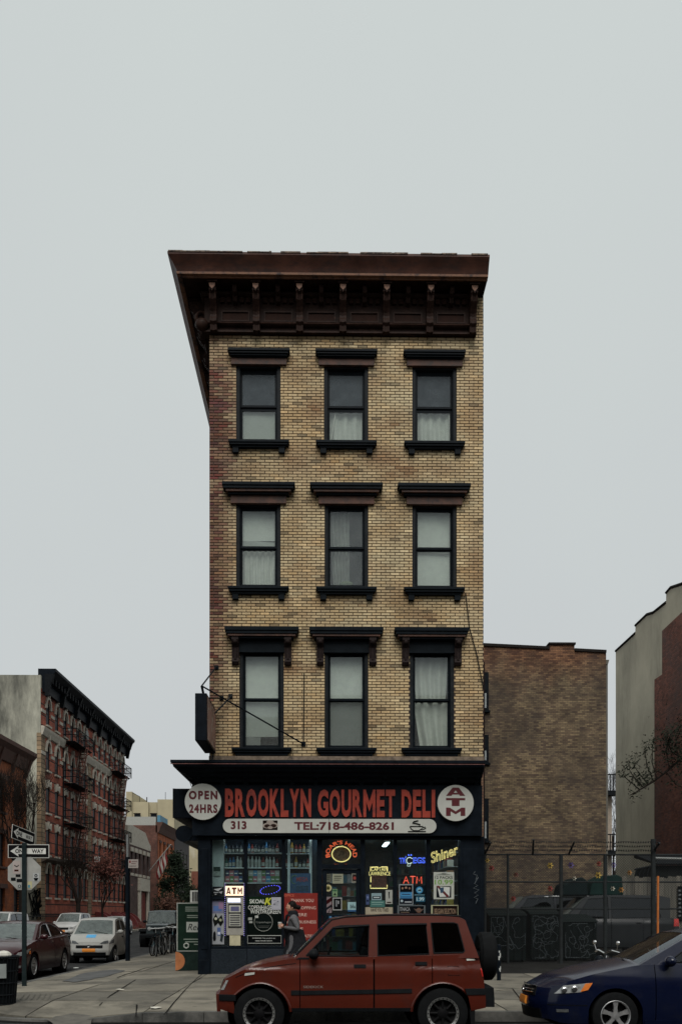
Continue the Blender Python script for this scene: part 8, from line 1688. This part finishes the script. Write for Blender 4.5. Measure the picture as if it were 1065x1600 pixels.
# motorcycle half hidden behind the blue saloon
t = thing('motorcycle', 'motorcycle with chrome handlebar half hidden behind the blue saloon', 'motorcycle'); r = .31
for x in (-.68, .68):
    m = MB(); m.ring((x, 0, r), r-.06, .06, 'y', 26, 8); w_ = m.build('wheel', RUB, t, smooth=60); m = MB(); m.lathe([(0, -.02), (.2, -.01), (.2, .01), (0, .02)], 'y', 20, (x, 0, r)); m.build('rim', ALLOY, w_)
m = MB(); m.ball((-.1, 0, .74), (.28, .14, .14), 14, 8); m.build('tank', mat('black_tank', (.01, .011, .013), .2, coat=.6), t, smooth=60); m = MB(); m.ball((.32, 0, .70), (.36, .12, .07), 12, 8); m.build('seat', RUB, t, smooth=60)
m = MB(); m.box(-.2, .2, -.16, .16, .25, .58); m.tube([(.1, -.16, .3), (.75, -.18, .28)], .045); m.build('engine', STEEL, t, bevel=.02); m = MB()
for s in (-.09, .09): m.tube([(-.68, s, r), (-.48, s, .92)], .022)
m.build('fork', CHR, t); m = MB(); m.tube([(-.40, -.36, .99), (-.46, -.2, 1.03), (-.47, 0, .97), (-.46, .2, 1.03), (-.40, .36, .99)], .016); m.build('handlebar', CHR, t); m = MB(); m.ball((-.60, 0, .84), (.09, .09, .09), 12, 8); m.build('headlamp', BLK, t, smooth=60)
for s in (-1, 1): m = MB(); m.tube([(-.42, s*.30, 1.0), (-.44, s*.34, 1.14)], .008); m.ball((-.44, s*.34, 1.18), (.02, .06, .045), 10, 6); m.build('mirror', CHR, t, smooth=60)
m = MB(); m.tube([(.68, .1, r), (.2, .1, .6), (-.45, 0, .85)], .02); m.tube([(.68, -.1, r), (.2, -.1, .6)], .02); m.build('frame', BLK, t); m = MB(); m.tube([(.25, .16, .3), (.3, .3, .02)], .012); m.build('side_stand', STEEL, t)
move(t, (PX(946, -6.3)+.3, -6.3, sz(5, -6.3)), R(24)); t.scale = (.86, .86, .86)
# ---------------------------------------------------------------- leafy branch reaching over from the right
ty = 8.2; t = thing('fruit_tree', 'tree at the lot edge whose dark leafy branch reaches across the grey wall', 'tree', (PX(1096, ty), ty, .23)); rnd = random.Random(15); W3 = lambda u, v, dy=0: Vector((PX(u, ty+dy), ty+dy, PZ(v, ty+dy)))
MB().tube([(PX(1100, ty), ty, .1), W3(1098, 1330), W3(1092, 1240), W3(1085, 1200)], [.16, .13, .11, .08], 8).build('trunk', BARK, t)
br = MB(); limb = [W3(1088, 1205), W3(1065, 1183), W3(1040, 1205, -.2), W3(1022, 1219, -.3), W3(1005, 1230, -.4), W3(990, 1239, -.4), W3(983, 1242, -.4)]; br.tube(limb, [.06, .05, .04, .035, .028, .02, .012], 6); tips = []
for (pts) in ([(999, 1233), (985, 1222), (974, 1212), (973, 1200)], [(1005, 1230), (990, 1214), (983, 1202), (984, 1186)], [(1012, 1225), (1000, 1210), (990, 1196), (993, 1180)], [(1020, 1219), (1010, 1195), (1008, 1178), (1009, 1158)], [(1026, 1215), (1018, 1190), (1019, 1165), (1021, 1152)], [(1035, 1208), (1024, 1203), (1010, 1213), (998, 1218)], [(1045, 1200), (1040, 1170), (1046, 1150), (1058, 1135)], [(1060, 1187), (1055, 1160), (1062, 1140), (1070, 1120)], [(1040, 1205), (1055, 1225), (1068, 1230), (1080, 1228)], [(1065, 1183), (1050, 1175), (1040, 1155), (1043, 1140)]):
    P = [W3(u, v, rnd.uniform(-.7, .2)) if i else W3(u, v, -.3) for i, (u, v) in enumerate(pts)]; br.tube(P, [.022, .016, .011, .006], 5); tips += [(p, .5) for p in P[1:]]+[(P[2].lerp(P[3], .5), .5)]
br.build('branches', BARK, t, recalc=False)
lf = MB()
def leaves(c, n, s):
    for k in range(n):
        p = c+Vector((rnd.gauss(0, s), rnd.gauss(0, s), rnd.gauss(0, s))); q = rnd.uniform(.04, .075); u = Vector((rnd.uniform(-1, 1), rnd.uniform(-1, 1), rnd.uniform(-1, .6))).normalized(); v = u.orthogonal().normalized(); lf.poly([p-u*q, p+v*q*.45, p+u*q, p-v*q*.45])
for p, _ in tips: leaves(p, 16, .09)
for u, v, n, s in ((1003, 1221, 70, .16), (1012, 1219, 70, .15), (1052, 1150, 160, .3), (1062, 1165, 200, .35), (1050, 1180, 120, .25), (1068, 1140, 200, .35), (1045, 1165, 90, .22), (988, 1243, 40, .1), (1060, 1200, 90, .25), (1075, 1175, 300, .5)): leaves(W3(u, v, -.3), n, s)
lf.build('crown', mat('dark_leaves', (.022, .028, .018), .7, 0, .6, 6.), t, recalc=False)

# ================================================================ the other side of the street (behind the viewer, seen in the glass)
OY = -41.; mb = MB(); mb.box(-60, 60, OY-1, -33, -.1, .15); struct(mb.build('opposite_sidewalk', CONC, None))
xx = -52.; rnd = random.Random(77)
for k, (wd, hgt, c) in enumerate([(22, 14.5, (.11, .055, .040)), (14, 16., (.16, .10, .06)), (13, 15., (.10, .045, .035)), (15, 16.5, (.14, .09, .065)), (20, 13.5, (.12, .06, .04)), (20, 15., (.10, .07, .055))]):
    t = thing('opposite_house', '%s brick house of %d storeys on the opposite side of the street' % (['dark red', 'tan', 'maroon', 'grey brown', 'rust', 'umber'][k], 4), 'building', (xx+wd/2, OY-4, 0)); nb = int(wd//2.6); hl = []
    for i in range(nb):
        xc = xx+wd*(i+.5)/nb
        for z in (4.6, 7.9, 11.2): hl.append((xc-.5, xc+.5, z, z+1.9))
        hl.append((xc-.9, xc+.9, .5, 3.2))
    wall_holes(MB(), xx, xx+wd-.05, 0, hgt, hl, .2, lambda a, z, d: (a, OY-d, z)).build('front_wall', brickmat('opposite_brick_%d' % k, c, tuple(q*.75 for q in c), (.05, .04, .035), axis='XZ'), t, recalc=False)
    MB().box(xx, xx+wd-.05, OY-9, OY-.21, 0, hgt-.1).build('core', mat('house_core', (.03, .02, .018), .9), t)
    m = MB(); m.prism([(OY-.3, hgt), (OY+.7, hgt), (OY+.6, hgt-.3), (OY+.15, hgt-.9), (OY-.3, hgt-.9)], 'x', xx, xx+wd-.06); m.build('cornice', NAVY, t)
    for h in hl: MB().box(h[0]+.002, h[1]-.002, OY-.2, OY-.12, h[2]+.002, h[3]-.002).build('window', PAN, t)
    if k in (2, 3):
        for z in (4.3, 7.6, 10.9): m = MB(); m.box(xx+wd*.3, xx+wd*.7, OY+.02, OY+1.1, z-.1, z); m.tube([(xx+wd*.3, OY+1.08, z+.95), (xx+wd*.7, OY+1.08, z+.95)], .03, 4); [m.box(q-.015, q+.015, OY+1.07, OY+1.09, z, z+.95) for q in [xx+wd*(.3+.4*j/20) for j in range(21)]]; m.build('fire_escape', IRON, t)
    xx += wd

# houses that carry the side street on behind the corner building, and the block that closes it
def street_house(name, label, y0, y1, hgt, c, k):
    t = thing(name, label, 'building', (XL+5, (y0+y1)/2, 0)); nb = int((y1-y0)//3); hl = [(y0+(y1-y0)*(i+.5)/nb-.5, y0+(y1-y0)*(i+.5)/nb+.5, z, z+2) for i in range(nb) for z in (1.6, 5., 8.4)]
    wall_holes(MB(), y0, y1, 0, hgt, hl, .15, lambda a, z, d: (XL+.1+d, a, z)).build('front_wall', brickmat('rear_brick_%d' % k, c, tuple(q*.75 for q in c), (.05, .04, .035), axis='YZ'), t, recalc=False)
    MB().box(XL+.26, 6.4, y0, y1-.02, 0, hgt-.1).build('core', mat('house_core', (.03, .02, .018), .9), t)
    MB().box(XL-.4, XL+.3, y0, y1-.03, hgt, hgt+.5).build('cornice', NAVY, t)
    for h in hl: MB().box(XL+.17, XL+.24, h[0]+.002, h[1]-.002, h[2]+.002, h[3]-.002).build('window', PAN, t)
street_house('rear_house', 'rust brick row house directly behind the corner building', 15.2, 27, 12., (.20, .08, .05), 1); street_house('rear_house', 'tan brick row house two doors behind the corner building', 27.1, 41, 11., (.22, .16, .10), 2); street_house('rear_house', 'brown brick row house three doors behind the corner building', 41.1, 60, 12.5, (.14, .08, .06), 3)
cb2 = thing('street_end_block', 'grey apartment block closing the far end of the side street', 'building', (-8, 210, 0)); hl = [(x-.7, x+.7, z, z+1.8) for x in [-28+3.2*i for i in range(15)] for z in (2, 5.4, 8.8, 12.2)]
wall_holes(MB(), -30, 20, 0, 15.5, hl, .2, lambda a, z, d: (a, 200.5+d, z)).build('front_wall', mat('grey_render', (.16, .15, .14), .9, 0, .2, .3), cb2, recalc=False); MB().box(-30, 20, 200.75, 212, 0, 15.4).build('core', mat('house_core', (.03, .02, .018), .9), cb2)
for h in hl: MB().box(h[0]+.002, h[1]-.002, 200.6, 200.7, h[2]+.002, h[3]-.002).build('window', PAN, cb2)
